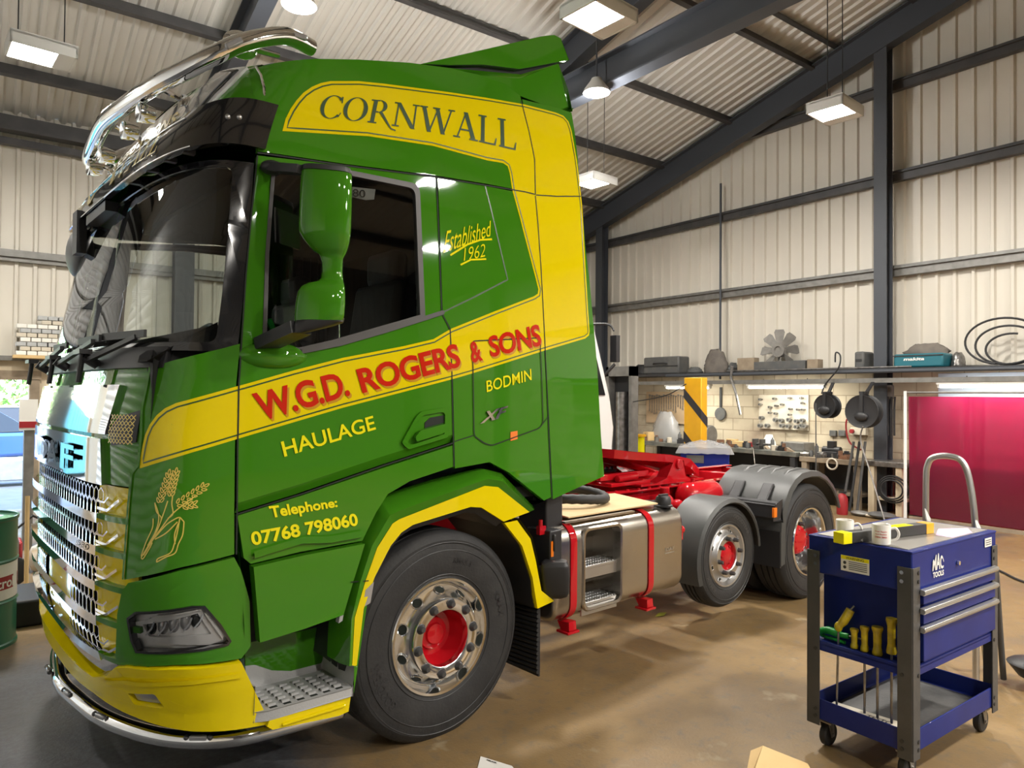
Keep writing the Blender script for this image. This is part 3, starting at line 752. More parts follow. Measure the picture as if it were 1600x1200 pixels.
def hexmesh(name, y0, y1, z0, z1, r, parent, mats='polished_alloy', off=-.020, bw=.0055):
    m = MB(); dz = r*1.5; dy = r*sqrt(3); j = 0; z = z0
    while z < z1:
        y = y0+(dy/2 if j % 2 else 0)
        while y < y1:
            ring = [(y+r*.96*sin(RAD(60*k)), z+r*.96*cos(RAD(60*k))) for k in range(6)]
            inn = [(y+(r-bw)*.96*sin(RAD(60*k)), z+(r-bw)*.96*cos(RAD(60*k))) for k in range(6)]
            if min(p[0] for p in ring) > y0-.02 and max(p[0] for p in ring) < y1+.02:
                vs = []
                for p in ring+inn:
                    q = (wy(p[0], p[1]), p[1]); vs.append(cab(*q)+cabn(*q)*off)
                vs2 = []
                for p in inn:
                    q = (wy(p[0], p[1]), p[1]); vs2.append(cab(*q)+cabn(*q)*(off-.003))
                m.add(vs+vs2, [(k, (k+1) % 6, 6+(k+1) % 6, 6+k) for k in range(6)]+[(6+k, 6+(k+1) % 6, 12+(k+1) % 6, 12+k) for k in range(6)])
            y += dy
        z += dz; j += 1
    return part(m, name, mats, parent, smooth=0)
for a, b in ((1.27, 1.36), (1.13, 1.23)): hexmesh('mesh', .42, 2.08, a, b, .036, back)
hexmesh('mesh', .44, 2.06, .985, 1.09, .036, back)
for a, b in ((.84, .95), (.69, .80)):
    hexmesh('mesh', .46, .92, a, b, .036, back); hexmesh('mesh', 1.58, 2.04, a, b, .036, back)
    band(.95, 1.55, a-.02, b+.02, -.03, .02, ['yellow_paint'], 'surround', back)
for k, a in enumerate((1.235, 1.10, .955, .81, .665)):
    bar_ = band(.40, 2.10, a-.018, a+.022, .012, .05, ['chrome'], 'chrome_bar', back, step=.05, bevel=.006)
    if k == 1:
        m = MB(); letters(m, '530', [(wy(.66, a-.012), a-.012), (wy(.48, a-.012), a-.012), (wy(.48, a+.014), a+.014), (wy(.66, a+.014), a+.014)], .02, .2, .016); part(m, 'power_badge', 'black_gloss', bar_)
# plated panels with the maker's letters
band(.36, 2.14, 1.585, 1.79, .006, .03, ['chrome'], 'plated_panel', taper=-.04, step=.05)
pl = band(.37, 2.13, 1.375, 1.565, .008, .03, ['chrome'], 'plated_panel', taper=.03, step=.05)
for ch, ya, yb in (('D', 1.75, 1.36), ('A', 1.36, 1.05), ('F', .98, .70)):
    m = MB(); q = [(wy(ya, 1.40), 1.40), (wy(yb, 1.40), 1.40), (wy(yb, 1.52), 1.52), (wy(ya, 1.52), 1.52)]
    for o_ in (.012, .018, .024, .028): letters(m, ch, q, .02, 0, o_)
    part(m, 'maker_letter', 'chrome', pl)
for far in (False, True):
    q = [(wy(.16, 1.56), 1.56), (wy(.33, 1.54), 1.54), (wy(.36, 1.60), 1.60), (wy(.30, 1.66), 1.66), (wy(.16, 1.69), 1.69)]
    vent = part(drape(MB(), [q], -.008, .01, far=far, step=.05), 'side_vent', 'black_plastic')
    m = MB()
    for k in range(5):
        for s in (0, 1):
            pts = [(wy(.165+.19*t/8, 1.562+.024*k+.012*sin(pi*t+pi*s)), 1.562+.024*k+.010*(1 if (t+s) % 2 else -1)) for t in range(8)]
            strip(m, pts, .005, .004, step=.05)
    if far: m.v = [(p[0], CW-p[1], p[2]) for p in m.v]
    part(m, 'mesh', 'gold_leaf' if not far else 'chrome', vent)
# ------------------------------------------------------------------ glazing, visor, roof furniture
# windscreen
wn_pts = Cs((392, 262), (388, 340), (380, 430), (371, 528))
top_z, bot_z = 2.74, 1.93
ws_near = [(C(397, 250)[0], top_z), (C(390, 340)[0], 2.45), (C(382, 430)[0], 2.2), (C(371, 531)[0], bot_z)]
gl_near = [(w-.085, z) for w, z in ((ws_near[0][0], top_z-.03), ws_near[1], ws_near[2], (ws_near[3][0], bot_z+.035))]
mirl = lambda L: [mirw(*p) for p in L]
def sym(near):                       # near edge from top to bottom, closed across the front
    far = [(mirw(w, z), z) for w, z in near]
    bot = [(near[-1][0]+(far[-1][0]-near[-1][0])*k/30, near[-1][1]) for k in range(1, 30)]
    tp = [(far[0][0]+(near[0][0]-far[0][0])*k/30, near[0][1]) for k in range(1, 30)]
    return near + bot + list(reversed(far)) + tp
part(drape(MB(), [sym(ws_near), rnd(sym(gl_near), .04)], -.002, .02, step=.08, mi_back=1), 'windscreen_surround', ['black_gloss', 'interior_dark'])
part(drape(MB(), [sym(gl_near)], -.006, 0, step=.04), 'windscreen', 'windscreen_glass')
# sun visor: a curved shield standing off the top of the windscreen
def visor_p(s, r):
    """s 0..1 along the visor from the near side tip to the far one, r 0 (lower lip) .. 1 (upper edge)"""
    th = pi*s; c, q = cos(th), abs(sin(th)); n = 3.8
    lo = Vector((-.97-.40*q**(2/n), CW/2-1.235*math.copysign(abs(c)**(2/n), c), 2.805-.075*q**1.2))
    hi = Vector((-.90-.385*q**(2/n), CW/2-1.20*math.copysign(abs(c)**(2/n), c), 3.025-.105*q**1.5))
    p = lo*(1-r)+hi*r
    out = Vector((p.x+.2, (p.y-CW/2)*.6, 0)).normalized(); return p+out*.018*sin(pi*min(1, r*1.02))*(.3+.7*q)
rows = [[visor_p(k/90, r) for k in range(91)] for r in (0, .12, .3, .5, .7, .88, 1)]
inner = [[visor_p(k/90, r)+Vector((.03 if 5 < k < 85 else .0, (CW/2-visor_p(k/90, r).y)*.02, 0)) for k in range(91)] for r in (1, .5, 0)]
vis = part(MB().loft(rows+inner+[rows[0]], closed=False), 'sun_visor', 'black_gloss', smooth=50)
m = MB(); pts = [visor_p(k/60, .03)+Vector((-.003, 0, -.004)) for k in range(10, 51)]; m.tube(pts, .004, 6); part(m, 'edge_trim', 'chrome', vis)
m = MB(); pts = [visor_p(k/60, .80)+Vector((-.004, 0, .0)) for k in range(14, 47)]; m.tube(pts, .004, 6); part(m, 'edge_trim', 'chrome', vis)
for k in (.045, .075):
    p = visor_p(k, .55); m = MB(); m.ball(p, (.012, .012, .012), 10, 6); part(m, 'screw', 'satin_alloy', vis)
# serif capitals drawn from strokes (unit height)
def serif(ch):
    """list of closed outlines and the advance width"""
    b = .055
    def bar(x0, y0, x1, y1, w):
        d = Vector((x1-x0, y1-y0)); q = Vector((-d.y, d.x)).normalized()*w/2
        if abs(d.y) > abs(d.x)*.3:       # keep the ends level
            q = Vector((w/2, 0))
        return [(x0-q.x, y0-q.y), (x0+q.x, y0+q.y), (x1+q.x, y1+q.y), (x1-q.x, y1-q.y)]
    ser = lambda x, y, w: [(x-w/2, y-b/2), (x+w/2, y-b/2), (x+w/2, y+b/2), (x-w/2, y+b/2)]
    def ring(cx, cy, rx, ry, thick, a0, a1, n=36):
        out = []; inn = []
        for i in range(n+1):
            a = RAD(a0+(a1-a0)*i/n); t = thick*(.28+.72*abs(cos(a)))
            out.append((cx+rx*cos(a), cy+ry*sin(a))); inn.append((cx+(rx-t)*cos(a), cy+(ry-t*.55)*sin(a)))
        return [[out[i], out[i+1], inn[i+1], inn[i]] for i in range(n)]
    if ch == 'O': return ring(.5, .5, .5, .52, .17, 0, 360), 1.06
    if ch == 'C': return ring(.5, .5, .5, .52, .17, 42, 318) + [[(.80, .98), (.87, .98), (.89, .70), (.84, .70)], [(.80, .04), (.86, .10), (.93, .28), (.88, .28)]], .98
    if ch == 'R': return [bar(.2, 0, .2, 1, .15), ser(.2, .027, .36), ser(.16, .973, .30)] + ring(.36, .74, .34, .27, .15, -95, 95, 18) + [[(.2, 1), (.36, 1), (.36, .95), (.2, .95)], [(.2, .52), (.36, .52), (.36, .46), (.2, .46)], [(.40, .50), (.55, .50), (1.0, -.10), (.88, -.05)], [(.88, -.05), (1.0, -.10), (1.2, -.16), (1.18, -.20), (1.0, -.16)]], .98
    if ch == 'N': return [bar(.16, 0, .16, 1, .06), bar(.16, 1, .86, 0, .17), bar(.88, 0, .88, 1, .06), ser(.16, .027, .28), ser(.12, .973, .26), ser(.88, .973, .28)], 1.06
    if ch == 'W': return [bar(.14, 1, .45, 0, .16), bar(.45, 0, .72, .95, .06), bar(.68, 1, 1.0, 0, .16), bar(1.0, 0, 1.28, 1, .06), ser(.14, .973, .32), ser(.66, .973, .30), ser(1.28, .973, .28)], 1.40
    if ch == 'A': return [bar(.16, 0, .48, 1, .06), bar(.46, 1, .82, 0, .17), [(.26, .36), (.70, .36), (.70, .30), (.25, .30)], ser(.14, .027, .28), ser(.82, .027, .34)], .98
    if ch == 'L': return [bar(.2, 0, .2, 1, .15), ser(.18, .973, .34), [(.06, 0), (.70, 0), (.70, b), (.06, b)], [(.64, 0), (.72, 0), (.76, .26), (.72, .26)]], .80
def serif_word(word):
    x = 0; out = []
    for ch in word:
        polys, w = serif(ch)
        out += [[(p[0]+x, p[1]) for p in q] for q in polys]; x += w
    return out, x
def serif_on(mb, word, fn, off, mi=0):
    """fn(x 0..1, y) -> point"""
    P, W = serif_word(word)
    for q in P:
        tri = geometry.tessellate_polygon([[Vector((p[0], p[1], 0)) for p in q]])
        mb.add([fn(p[0]/W, p[1]) for p in q], [tuple(t) for t in tri], mi)
    return mb
m = MB(); serif_on(m, 'CORNWALL', lambda x, y: visor_p(.70-.40*x, .20+.56*y)+Vector((-.006, 0, .002)), 0); part(m, 'lettering', 'gold_leaf', vis)
for k in range(9): p = visor_p(.22+.07*k, 0); part(MB().box(p+Vector((.05, 0, .01)), (.05, .03, .02)), 'bracket', 'black_plastic', vis)
# front headboard of the roof with gold lettering, lamp pods, light bar
hb = [(wy(.40+1.7*k/20, 2.92), 2.92) for k in range(21)] + [(wy(2.10-1.7*k/20, 3.14), 3.14) for k in range(21)]
part(drape(MB(), [hb], .012, .02, step=.06), 'headboard', 'chrome')
m = MB(); 
A0, A1 = wy(2.02, 3.0), wy(.46, 3.0)
letters(m, 'W.G.D. ROGERS & SONS', [(A0, 2.955), (A1, 2.955), (A1, 3.045), (A0, 3.045)], .02, 0, .016); part(m, 'lettering', 'gold_leaf')
pod = Cs((388, 108), (368, 110), (345, 116), (318, 138), (300, 158), (288, 182), (272, 216), (292, 202), (320, 178), (345, 150), (366, 130))
for far in (False, True):
    p_ = part(drape(MB(), [pod], .012, .03, far=far), 'roof_lamp', 'lamp_silver'); part(drape(MB(), [inset(pod, .022)], .016, .006, far=far), 'lens', 'tinted', p_)
    part(drape(MB(), [inset(pod, .04)], .020, .004, far=far), 'reflector', 'lens_clear', p_)
E_ = lambda *a: Vector(a)
bar_path = [E_(-.62, .33, 3.47), E_(-.78, .28, 3.455), E_(-.98, .25, 3.35), E_(-1.10, .27, 3.26), E_(-1.2, .36, 3.19), E_(-1.27, .55, 3.165), E_(-1.31, .9, 3.17), E_(-1.33, 1.25, 3.18), E_(-1.31, 1.6, 3.17), E_(-1.27, 1.95, 3.165), E_(-1.2, 2.14, 3.19), E_(-1.10, 2.23, 3.26), E_(-.98, 2.25, 3.35), E_(-.78, 2.22, 3.455), E_(-.62, 2.17, 3.47)]
def smoothpath(P, k=6, closed=False):
    out = []; n = len(P)
    for i in range(n if closed else n-1):
        p0 = P[(i-1) % n] if (i or closed) else P[0]; p1 = P[i]; p2 = P[(i+1) % n]; p3 = P[(i+2) % n] if (i+2 < n or closed) else P[-1]
        for j in range(k):
            t = j/k; out.append(.5*((2*p1)+(p2-p0)*t+(2*p0-5*p1+4*p2-p3)*t*t+(3*p1-p0-3*p2+p3)*t**3))
    if not closed: out.append(P[-1])
    return out
bar_ = part(MB().tube(smoothpath(bar_path, 8), .041, 16), 'roof_bar', 'chrome', smooth=60)
for k, p in enumerate((E_(-.72, .258, 3.468), E_(-1.04, .212, 3.31), E_(-1.04, 2.285, 3.31))):
    part(MB().box(p, (.09, .02, .028), Matrix.Rotation(-.68 if k else -.1, 3, 'Y')), 'marker_lamp', 'lens_clear', bar_, bevel=.008)
for y in (.70, 1.0, 1.5, 1.8):
    m = MB(); m.lathe([(0, .05), (.035, .04), (.045, .0), (.046, -.03), (.040, -.034), (0, -.024)], (-1.275, y, 3.075), 'x', 28)
    l = part(m, 'spot_lamp', 'chrome', bar_); 
for y in (.55, 1.25, 1.95): part(MB().cyl((-1.28, y, 3.17), (-1.16, y, 3.13), .014, 8).box((-1.15, y, 3.12), (.03, .06, .05)), 'bracket', 'chrome', bar_)
m = MB(); m.ball((-.86, .62, 3.51), (.09, .04, .07)); m.cyl((-.86, .62, 3.51), (-.66, .62, 3.52), .02, 10, r2=.012); part(m, 'air_horn', 'chrome')
m = MB(); m.tube([E_(-.97, .135, 3.2), E_(-.955, .115, 3.16), E_(-.95, .09, 3.1), E_(-.95, .08, 3.03)], .006, 8); part(m, 'bar_stay', 'chrome')
# roof spoiler -----------------------------------------------------------------
Y0 = .2; U = lambda u, v, y=Y0: (lambda p: (p.x, p.z))(un(u, v, 1, y, 't'))
up_ = [U(658, 100), (U(780, 72)), U(845, 57), U(866, 55), U(876, 60), U(889, 94), U(850, 101), U(812, 108), U(755, 101), U(703, 101)]
sp = part(MB().prism(up_, 1, Y0, CW-Y0), 'roof_spoiler', 'green_paint', bevel=.012)
lo_ = [U(690, 108), U(755, 112), U(812, 117), U(873, 104), U(886, 140), U(892, 170), U(870, 180), U(815, 170), U(790, 140), U(745, 122)]
part(MB().prism(lo_, 1, Y0+.01, CW-Y0-.01), 'spoiler_base', 'green_paint', sp, bevel=.02)
gp = [U(680, 103), U(755, 101), U(812, 108), U(888, 94), U(873, 104), U(812, 117), U(755, 112), U(690, 108)]
part(MB().prism(gp, 1, Y0+.04, CW-Y0-.04), 'spoiler_gap', 'dark_seam', sp)
# livery: one yellow band with a pinstripe, over roof, deflector and doors ---------
yel = Cs((441, 205), (446, 186), (454, 170), (463, 157), (474, 145), (487, 136), (501, 130), (516, 127), (560, 127), (600, 131), (700, 144), (760, 153), (818, 163), (868, 176), (880, 181), (888, 190), (893, 205), (901, 250), (907, 300), (912, 370), (916, 440), (919, 490), (921, 518), (920, 524), (914, 529), (850, 548), (736, 584), (705, 593), (536, 637), (380, 683), (300, 707), (219, 732),
         (220, 715), (223, 698), (227, 680), (234, 664), (245, 649), (258, 638), (275, 630), (372, 603), (380, 601), (458, 579), (536, 559), (630, 541), (677, 530), (704, 514), (774, 486), (834, 463), (840, 459), (841, 452), (834, 425), (817, 360), (800, 297), (796, 270), (793, 260), (786, 255), (762, 251), (676, 228), (575, 213))
liv = part(drape(MB(), [yel], .0016, 0, step=.05), 'livery_band', 'yellow_paint')
m = MB(); strip(m, inset(yel, .016), .0065, .0030, closed=True); part(m, 'pinstripe', 'pinstripe_green', liv)
ql = Cs((496, 184), (650, 203), (808, 236)); qh = Cs((505, 149), (655, 165), (806, 190))
def corn(x, y):
    def q(L): 
        a, b, c = [Vector(p) for p in L]; return (1-x)*(1-2*x)*a+4*x*(1-x)*b+x*(2*x-1)*c
    p = q(ql)*(1-y)+q(qh)*y; return cab(*p)+cabn(*p)*.0045
part(serif_on(MB(), 'CORNWALL', corn, 0), 'lettering', 'letter_green', liv)
red = ((('W.G.D.'), ((407, 659), (547, 618), (538, 578), (392, 615))), ('ROGERS', ((566, 615), (720, 573), (713, 536), (555, 577))), ('&', ((737, 568), (754, 563), (747, 531), (731, 536))), ('SONS', ((766, 559), (846, 540), (841, 506), (761, 526))))
for off, dx, dz, mt in ((.0042, .010, -.010, 'letter_shadow'), (.0056, 0, 0, 'letter_red')):
    for s, q in red: m = MB(); letters(m, s, [(a+dx, b+dz) for a, b in Cs(*q)], .028, 0, off, space=.95); part(m, 'lettering' if dx == 0 else 'letter_shadow', mt, liv)
m = MB(); letters(m, 'HAULAGE', Cs((444, 714), (587, 671), (582, 649), (438, 690)), .015, off=.004); part(m, 'lettering', 'letter_yellow', near_door)
m = MB(); letters(m, 'Telephone:', Cs((425, 815), (528, 796), (525, 778), (419, 791)), .03); part(m, 'lettering', 'letter_yellow'); m = MB(); letters(m, '07768 798060', Cs((394, 853), (560, 821), (556, 801), (390, 831)), .03)
part(m, 'lettering', 'letter_yellow')
# ear of corn drawn in gold on the corner panel
Z3 = lambda x, y: C(180+x*.25, 700+y*.25)
m = MB()
def crv(*p): return [Z3(*q[:2]) for q in smoothpath([Vector((a, b, 0)) for a, b in p], 5)]
for c_ in (((165, 685), (215, 600), (262, 520), (300, 420), (330, 330)), ((180, 670), (240, 570), (290, 500), (350, 420), (430, 350), (500, 300)), ((165, 675), (195, 590), (235, 500), (240, 440)), ((205, 610), (255, 520), (275, 430), (250, 340)), ((250, 345), (262, 400), (290, 440), (262, 520)),
           ((360, 300), (355, 350), (362, 410), (330, 440)), ((250, 560), (320, 480), (380, 440), (405, 432)), ((405, 432), (390, 520), (370, 600), (345, 655), (270, 690), (262, 715)), ((430, 460), (422, 540), (395, 600), (375, 655), (320, 680), (262, 712)), ((405, 432), (430, 460)), ((250, 570), (320, 530), (390, 460)), ((165, 685), (178, 690), (215, 630), (235, 590)), ((375, 600), (372, 540), (395, 470))):
    strip(m, crv(*c_), .0045, .003)
def grain(x, y, a, L=30, w=11):
    d = Vector((cos(RAD(a)), -sin(RAD(a)))); q = Vector((d.y, -d.x)); P = []
    for k in range(10):
        t = 2*pi*k/10; p = Vector((x, y))+d*(L/2*cos(t))+q*(w/2*sin(t)*(1-.35*cos(t))); P.append(Z3(p.x, p.y))
    strip(m, P, .0038, .003, closed=True, step=.02)
for k in range(6):
    t = k/5
    for s in (-1, 1): grain(283+55*t+s*13, 325-155*t, 78-s*30, 34, 14)
    for s in (-1, 1): grain(350+30*t+s*13, 285-130*t, 82-s*30, 34, 14)
    for s in (-1, 1): grain(400+150*t+s*6, 345-100*t+s*15, 35-s*32, 34, 14)
grain(340, 148, 78, 34, 14); grain(384, 138, 82, 34, 14); grain(572, 232, 30, 34, 14)
for k in range(3):
    for s in (-1, 1): grain(440+30*k, 362-5*k+s*13, 8-s*30, 34, 14)
part(m, 'corn_motif', 'gold_leaf')
# gaps between the panels
m = MB()
for pth in (front_seam, rear_seam, crease, gut, Cs((836, 306), (845, 420), (852, 560), (857, 680), (862, 780)), Cs((814, 158), (826, 205), (835, 250), (836, 304)), Cs((708, 692), (709, 729)), Cs((837, 305), (870, 307), (907, 307)), Cs((370, 800), (369, 866))): strip(m, pth, .0065, .0036)
part(m, 'panel_gaps', 'dark_seam')
m = MB(); strip(m, Cs((236, 574), (223, 640), (222, 680), (218, 725), (207, 740), (202, 790), (194, 905)), .012, .006); part(m, 'panel_edge', 'chrome' if False else 'green_paint')
# door handle
ZD = lambda x, y: C(380+x*.3125, 520+y*.3125)
h0 = rnd([ZD(*p) for p in ((786, 548), (858, 418), (884, 393), (1000, 374), (1022, 386), (1017, 522), (822, 582), (806, 572))], .012)
h1 = rnd([ZD(*p) for p in ((815, 545), (872, 432), (895, 412), (988, 396), (1002, 405), (1000, 505), (835, 560))], .01)
hd = part(drape(MB(), [h0, h1], .014, .03, step=0), 'door_handle', 'green_paint', near_door, bevel=.005)
m = MB(); drape(m, [h1], .002, .0, step=0); m.m = [0]*len(m.f)
drape(m, [[ZD(*p) for p in ((905, 450), (930, 425), (1000, 412), (1000, 450), (905, 476))]], .006, .002, mi=1, step=0)
m.build('recess', ['green_paint', 'dark_seam'], near_door, fix=False)
m = MB(); drape(m, [rnd([ZD(*p) for p in ((842, 520), (868, 488), (998, 452), (1001, 482), (985, 500), (850, 543))], .008)], .034, .02, step=0); part(m, 'grip', 'green_paint', near_door, bevel=.006)
# rear-view mirror ------------------------------------------------------------------
def silhouette(mb, levels, y, depth=.8, n=20, e=3.0, mi=0):
    """solid whose outline from the road side runs through (v, u left, u right), standing at distance y"""
    rings = []
    for v, a, b in levels:
        p, q = un(a, v, 1, y, 't'), un(b, v, 1, y, 't'); c = (p+q)/2; hw = (q-p).length/2
        d = (c-EYE['t']); d.z = 0; d.normalize(); r = Vector((d.y, -d.x, 0)); hw *= abs((q-p).normalized().dot(r))
        rings.append([c + r*hw*math.copysign(abs(cos(2*pi*k/n))**(2/e), cos(2*pi*k/n)) + d*hw*depth*math.copysign(abs(sin(2*pi*k/n))**(2/e), sin(2*pi*k/n)) for k in range(n)])
    return mb.loft(rings, mi=mi)
MY = -.24
up_m = [(266, 480, 545), (268, 471, 548.5), (274, 469, 549.5), (300, 468, 549.5), (330, 467, 549), (355, 465.5, 548), (366, 467, 547), (378, 475, 545.5), (388, 484, 543), (394, 490, 541), (398, 498, 539), (404, 501, 536), (412, 503, 535.5), (425, 503, 535), (436, 501, 536), (441, 494, 537), (444, 480, 538), (450, 469, 538.5), (458, 464, 539), (475, 461, 539), (492, 459, 537.5), (500, 459, 536), (506, 459.5, 524)]
mir = part(silhouette(MB(), up_m, MY, .62), 'mirror', 'green_paint', smooth=60)
m = MB(); silhouette(m, [(262, 478, 536), (264, 470, 548), (269, 469, 549.5), (272, 469, 549)], MY, .66); p0 = un(425, 262, 1, -.0, 't'); p1 = un(475, 266, 1, MY+.02, 't')
m.bar(p0, p1, .07, .035); m.ball(p0, (.05, .05, .03), 12, 8); part(m, 'mirror_arm', 'black_plastic', mir, smooth=50)
m = MB(); silhouette(m, [(497, 475, 538), (503, 459, 536), (508, 458, 522), (514, 458, 500), (520, 459, 476)], MY, .66); p0 = un(413, 538, 1, .0, 't'); p1 = un(470, 512, 1, MY+.02, 't')
m.bar(p0, p1, .10, .05); part(m, 'mirror_arm', 'black_plastic', mir, smooth=50)
d = (un(505, 330, 1, MY, 't')-EYE['t']); d.z = 0; d.normalize(); r = Vector((d.y, -d.x, 0))
for v0, v1, a, b in ((280, 360, 474, 543), (455, 495, 466, 534)):
    c0, c1 = un(a, v0, 1, MY, 't'), un(b, v1, 1, MY, 't'); c = (c0+c1)/2+d*.085
    m = MB(); m.box(c, ((c1-c0).length*.62, .01, abs(c1.z-c0.z)*.92), Matrix((r, d, Vector((0, 0, 1)))).transposed()); part(m, 'mirror_glass', 'chrome', mir)
m = MB(); m.ball(un(425, 556, 1, .02, 't'), (.16, .06, .06), 18, 10); part(m, 'mirror_foot', 'green_paint', mir)
# second mirror housing over the windscreen corner
m = MB(); m.ball((-1.30, 2.02, 2.60), (.07, .19, .15), 18, 12); part(m, 'front_mirror', 'black_plastic')
m = MB(); m.box((-1.36, 1.70, 2.66), (.05, .12, .24)); m.box((-1.33, 1.3, 2.70), (.06, .45, .05)); part(m, 'mirror_bracket', 'black_plastic')
# wipers and cowl -----------------------------------------------------------------------
m = MB()
lo = [(wy(.10+2.3*k/30, 1.86), 1.86) for k in range(31)]; hi = [(wy(2.40-2.3*k/30, 1.945), 1.945) for k in range(31)]
part(drape(m, [lo+hi], .004, .05, step=.06), 'cowl', 'black_plastic')
for k, (y, y2) in enumerate(((.62, .20), (1.25, .62), (1.9, 1.3))):
    a = cab(wy(y, 1.9), 1.90)+Vector((-.05, 0, 0)); b = cab(wy(y2, 1.98), 1.985)+Vector((-.045, 0, 0)); m = MB()
    m.bar(a, b, .022, .018); m.cyl(a+Vector((.04, 0, -.02)), a+Vector((-.015, 0, .015)), .022, 10); part(m, 'wiper_arm', 'black_plastic')
    m = MB(); c = b; e0 = cab(wy(min(2.3, y2+.35), 1.99), 2.00)+Vector((-.03, 0, 0)); m.bar(e0, c+Vector((.01, -.08, .01)), .012, .03); part(m, 'wiper_blade', 'black_rubber')
for y in (.62, 1.35, 2.05): part(MB().cyl((-1.545, y, 1.80), (-1.53, y, 1.93), .012, 8).box((-1.53, y, 1.935), (.05, .14, .02)), 'grab_step', 'black_plastic')
# interior -----------------------------------------------------------------------------------
m = MB(); m.prism([(-1.36, 1.25), (-.75, 1.25), (-.72, 1.90), (-.80, 2.05), (-1.05, 2.07), (-1.25, 1.99), (-1.38, 1.90)], 1, .12, 2.38); part(m, 'dashboard', 'interior_dark', bevel=.03)
wc = E_(-.72, 1.83, 2.02); wt = Matrix.Rotation(RAD(-55), 3, 'Y')
m = MB(); m.tube([wc + wt @ Vector((.22*cos(2*pi*k/28), .22*sin(2*pi*k/28), 0)) for k in range(28)], .016, 8, closed=True); m.bar(wc+wt @ Vector((-.2, 0, 0)), wc+wt @ Vector((.2, 0, 0)), .03, .02); m.bar(wc+wt @ Vector((0, -.2, 0)), wc+wt @ Vector((0, .2, 0)), .03, .02); m.ball(wc, .06)
part(m, 'steering_wheel', 'black_plastic')
for y in (.62, 1.85):
    m = MB(); m.box((-.28, y, 1.62), (.5, .52, .16)); m.box((-.05, y, 2.02), (.16, .5, .75), Matrix.Rotation(.15, 3, 'Y')); m.box((0, y, 2.48), (.12, .3, .2)); m.cyl((-.28, y, 1.24), (-.28, y, 1.55), .12)
    part(m, 'seat', 'interior_grey', bevel=.04)
m = MB(); m.box((.48, CW/2, 1.68), (.4, 2.2, .18)); part(m, 'bunk', 'interior_grey', bevel=.03)
for y in (.12, 2.38):
    m = MB(); P = [(.02+.5*k/24, .02*sin(k*1.9)) for k in range(25)]; vs = []
    for x, o in P: vs += [(x, y+o, 1.7), (x, y+o, 2.84)]
    m.add(vs, [(2*k, 2*k+2, 2*k+3, 2*k+1) for k in range(24)]); part(m, 'cab_curtain', 'interior_grey')
drape(m := MB(), [Cs((552, 290), (590, 294), (588, 310), (575, 311), (552, 306))], -.02, .002, step=0); tagp = part(m, 'paper_tag', 'paper_white')
m = MB(); letters(m, '80', Cs((553, 306), (573, 308), (573, 296), (553, 294)), .0, 0, -.012); part(m, 'writing', 'print_black', tagp)
m = MB(); m.tube([E_(-.93, .06, 2.08), E_(-.90, .07, 2.03), E_(-.86, .07, 1.96)], .016, 8); part(m, 'tie_strap', 'air_green')
# ------------------------------------------------------------------ lorry: wings, steps, wheels, tank, frame
FYv = -.022
Uy = lambda u, v, y: un(u, v, 1, y, 't')
O = [(530, 1036), (533, 965), (543, 907), (561, 846), (594, 787), (622, 776), (757, 733), (783, 739), (832, 790)]
M_ = [(550, 1040), (554, 965), (571, 907), (589, 856), (613, 818), (624, 811), (757, 759), (778, 761), (827, 800)]
I_ = [(557, 1040), (568, 951), (585, 902), (610, 853), (627, 832), (645, 820), (735, 792), (752, 793), (787, 815)]
def dpx(L, k=5): 
    return [tuple(a+(b-a)*j/k for a, b in zip(L[i], L[i+1])) for i in range(len(L)-1) for j in range(k)]+[L[-1]]
def offs(L, d):                    # push an arch outline outwards from the wheel centre by d
    c = Vector((.02, 0, .55)); return [p+(p-c).normalized()*d for p in L]
o0 = [Uy(u, v, .03) for u, v in dpx(O)]; o1 = [Uy(u, v, .0) for u, v in dpx(O)]; mm = [Uy(u, v, FYv) for u, v in dpx(M_)]; ii = [Uy(u, v, FYv) for u, v in dpx(I_)]
o_mid = [(a*.45+b*.55)+Vector((0, -.028, 0)) for a, b in zip(o1, mm)]
fend = MB(); fend.loft([[p+Vector((0, .12, 0)) for p in o0], o0, o_mid, mm], closed=False, mi=0)
fender = part(fend, 'wheel_arch', 'green_paint', smooth=50)
m = MB(); m.loft([[p+Vector((0, -.002, 0)) for p in mm], [p+Vector((0, -.002, 0)) for p in ii], [p+Vector((0, .02, 0)) for p in ii]], closed=False); part(m, 'stripe', 'yellow_paint', fender)
in2 = offs(ii, -.035)
m = MB(); m.loft([[p+Vector((0, .012, 0)) for p in ii], [Vector((p.x, .02, p.z)) for p in in2], [Vector((p.x, .62, p.z)) for p in in2], [Vector((p.x, .62, p.z)) for p in offs(ii, .06)], [Vector((p.x, .1, p.z)) for p in offs(ii, .06)]], closed=False); part(m, 'liner', 'black_plastic', fender)
R_o = [(808, 813), (829, 842), (837, 875), (846, 923), (866, 939)]; R_i = [(788, 817), (816, 853), (832, 902), (838, 940), (840, 951)]
ro = [Uy(u, v, FYv) for u, v in dpx(R_o)]; ri = [Uy(u, v, FYv) for u, v in dpx(R_i)]
m = MB(); m.loft([[p+Vector((0, .06, 0)) for p in ro], ro, ri, [p+Vector((0, .03, 0)) for p in ri]], closed=False); rg = part(m, 'rear_wing', 'yellow_paint', smooth=30)
m = MB(); m.loft([[p+Vector((0, .02, 0)) for p in ri], [p+Vector((0, .6, 0)) for p in ri], [p+Vector((.05, .6, 0)) for p in ri], [p+Vector((.05, .04, 0)) for p in ro]], closed=False); part(m, 'liner', 'black_plastic', rg)
drape(m := MB(), [[(p.x, p.z) for p in (Uy(567, 920, 0), Uy(580, 907, 0), Uy(575, 940, 0), Uy(562, 948, 0))]], .03, .01, step=0); part(m, 'side_marker', 'lens_clear', fender)
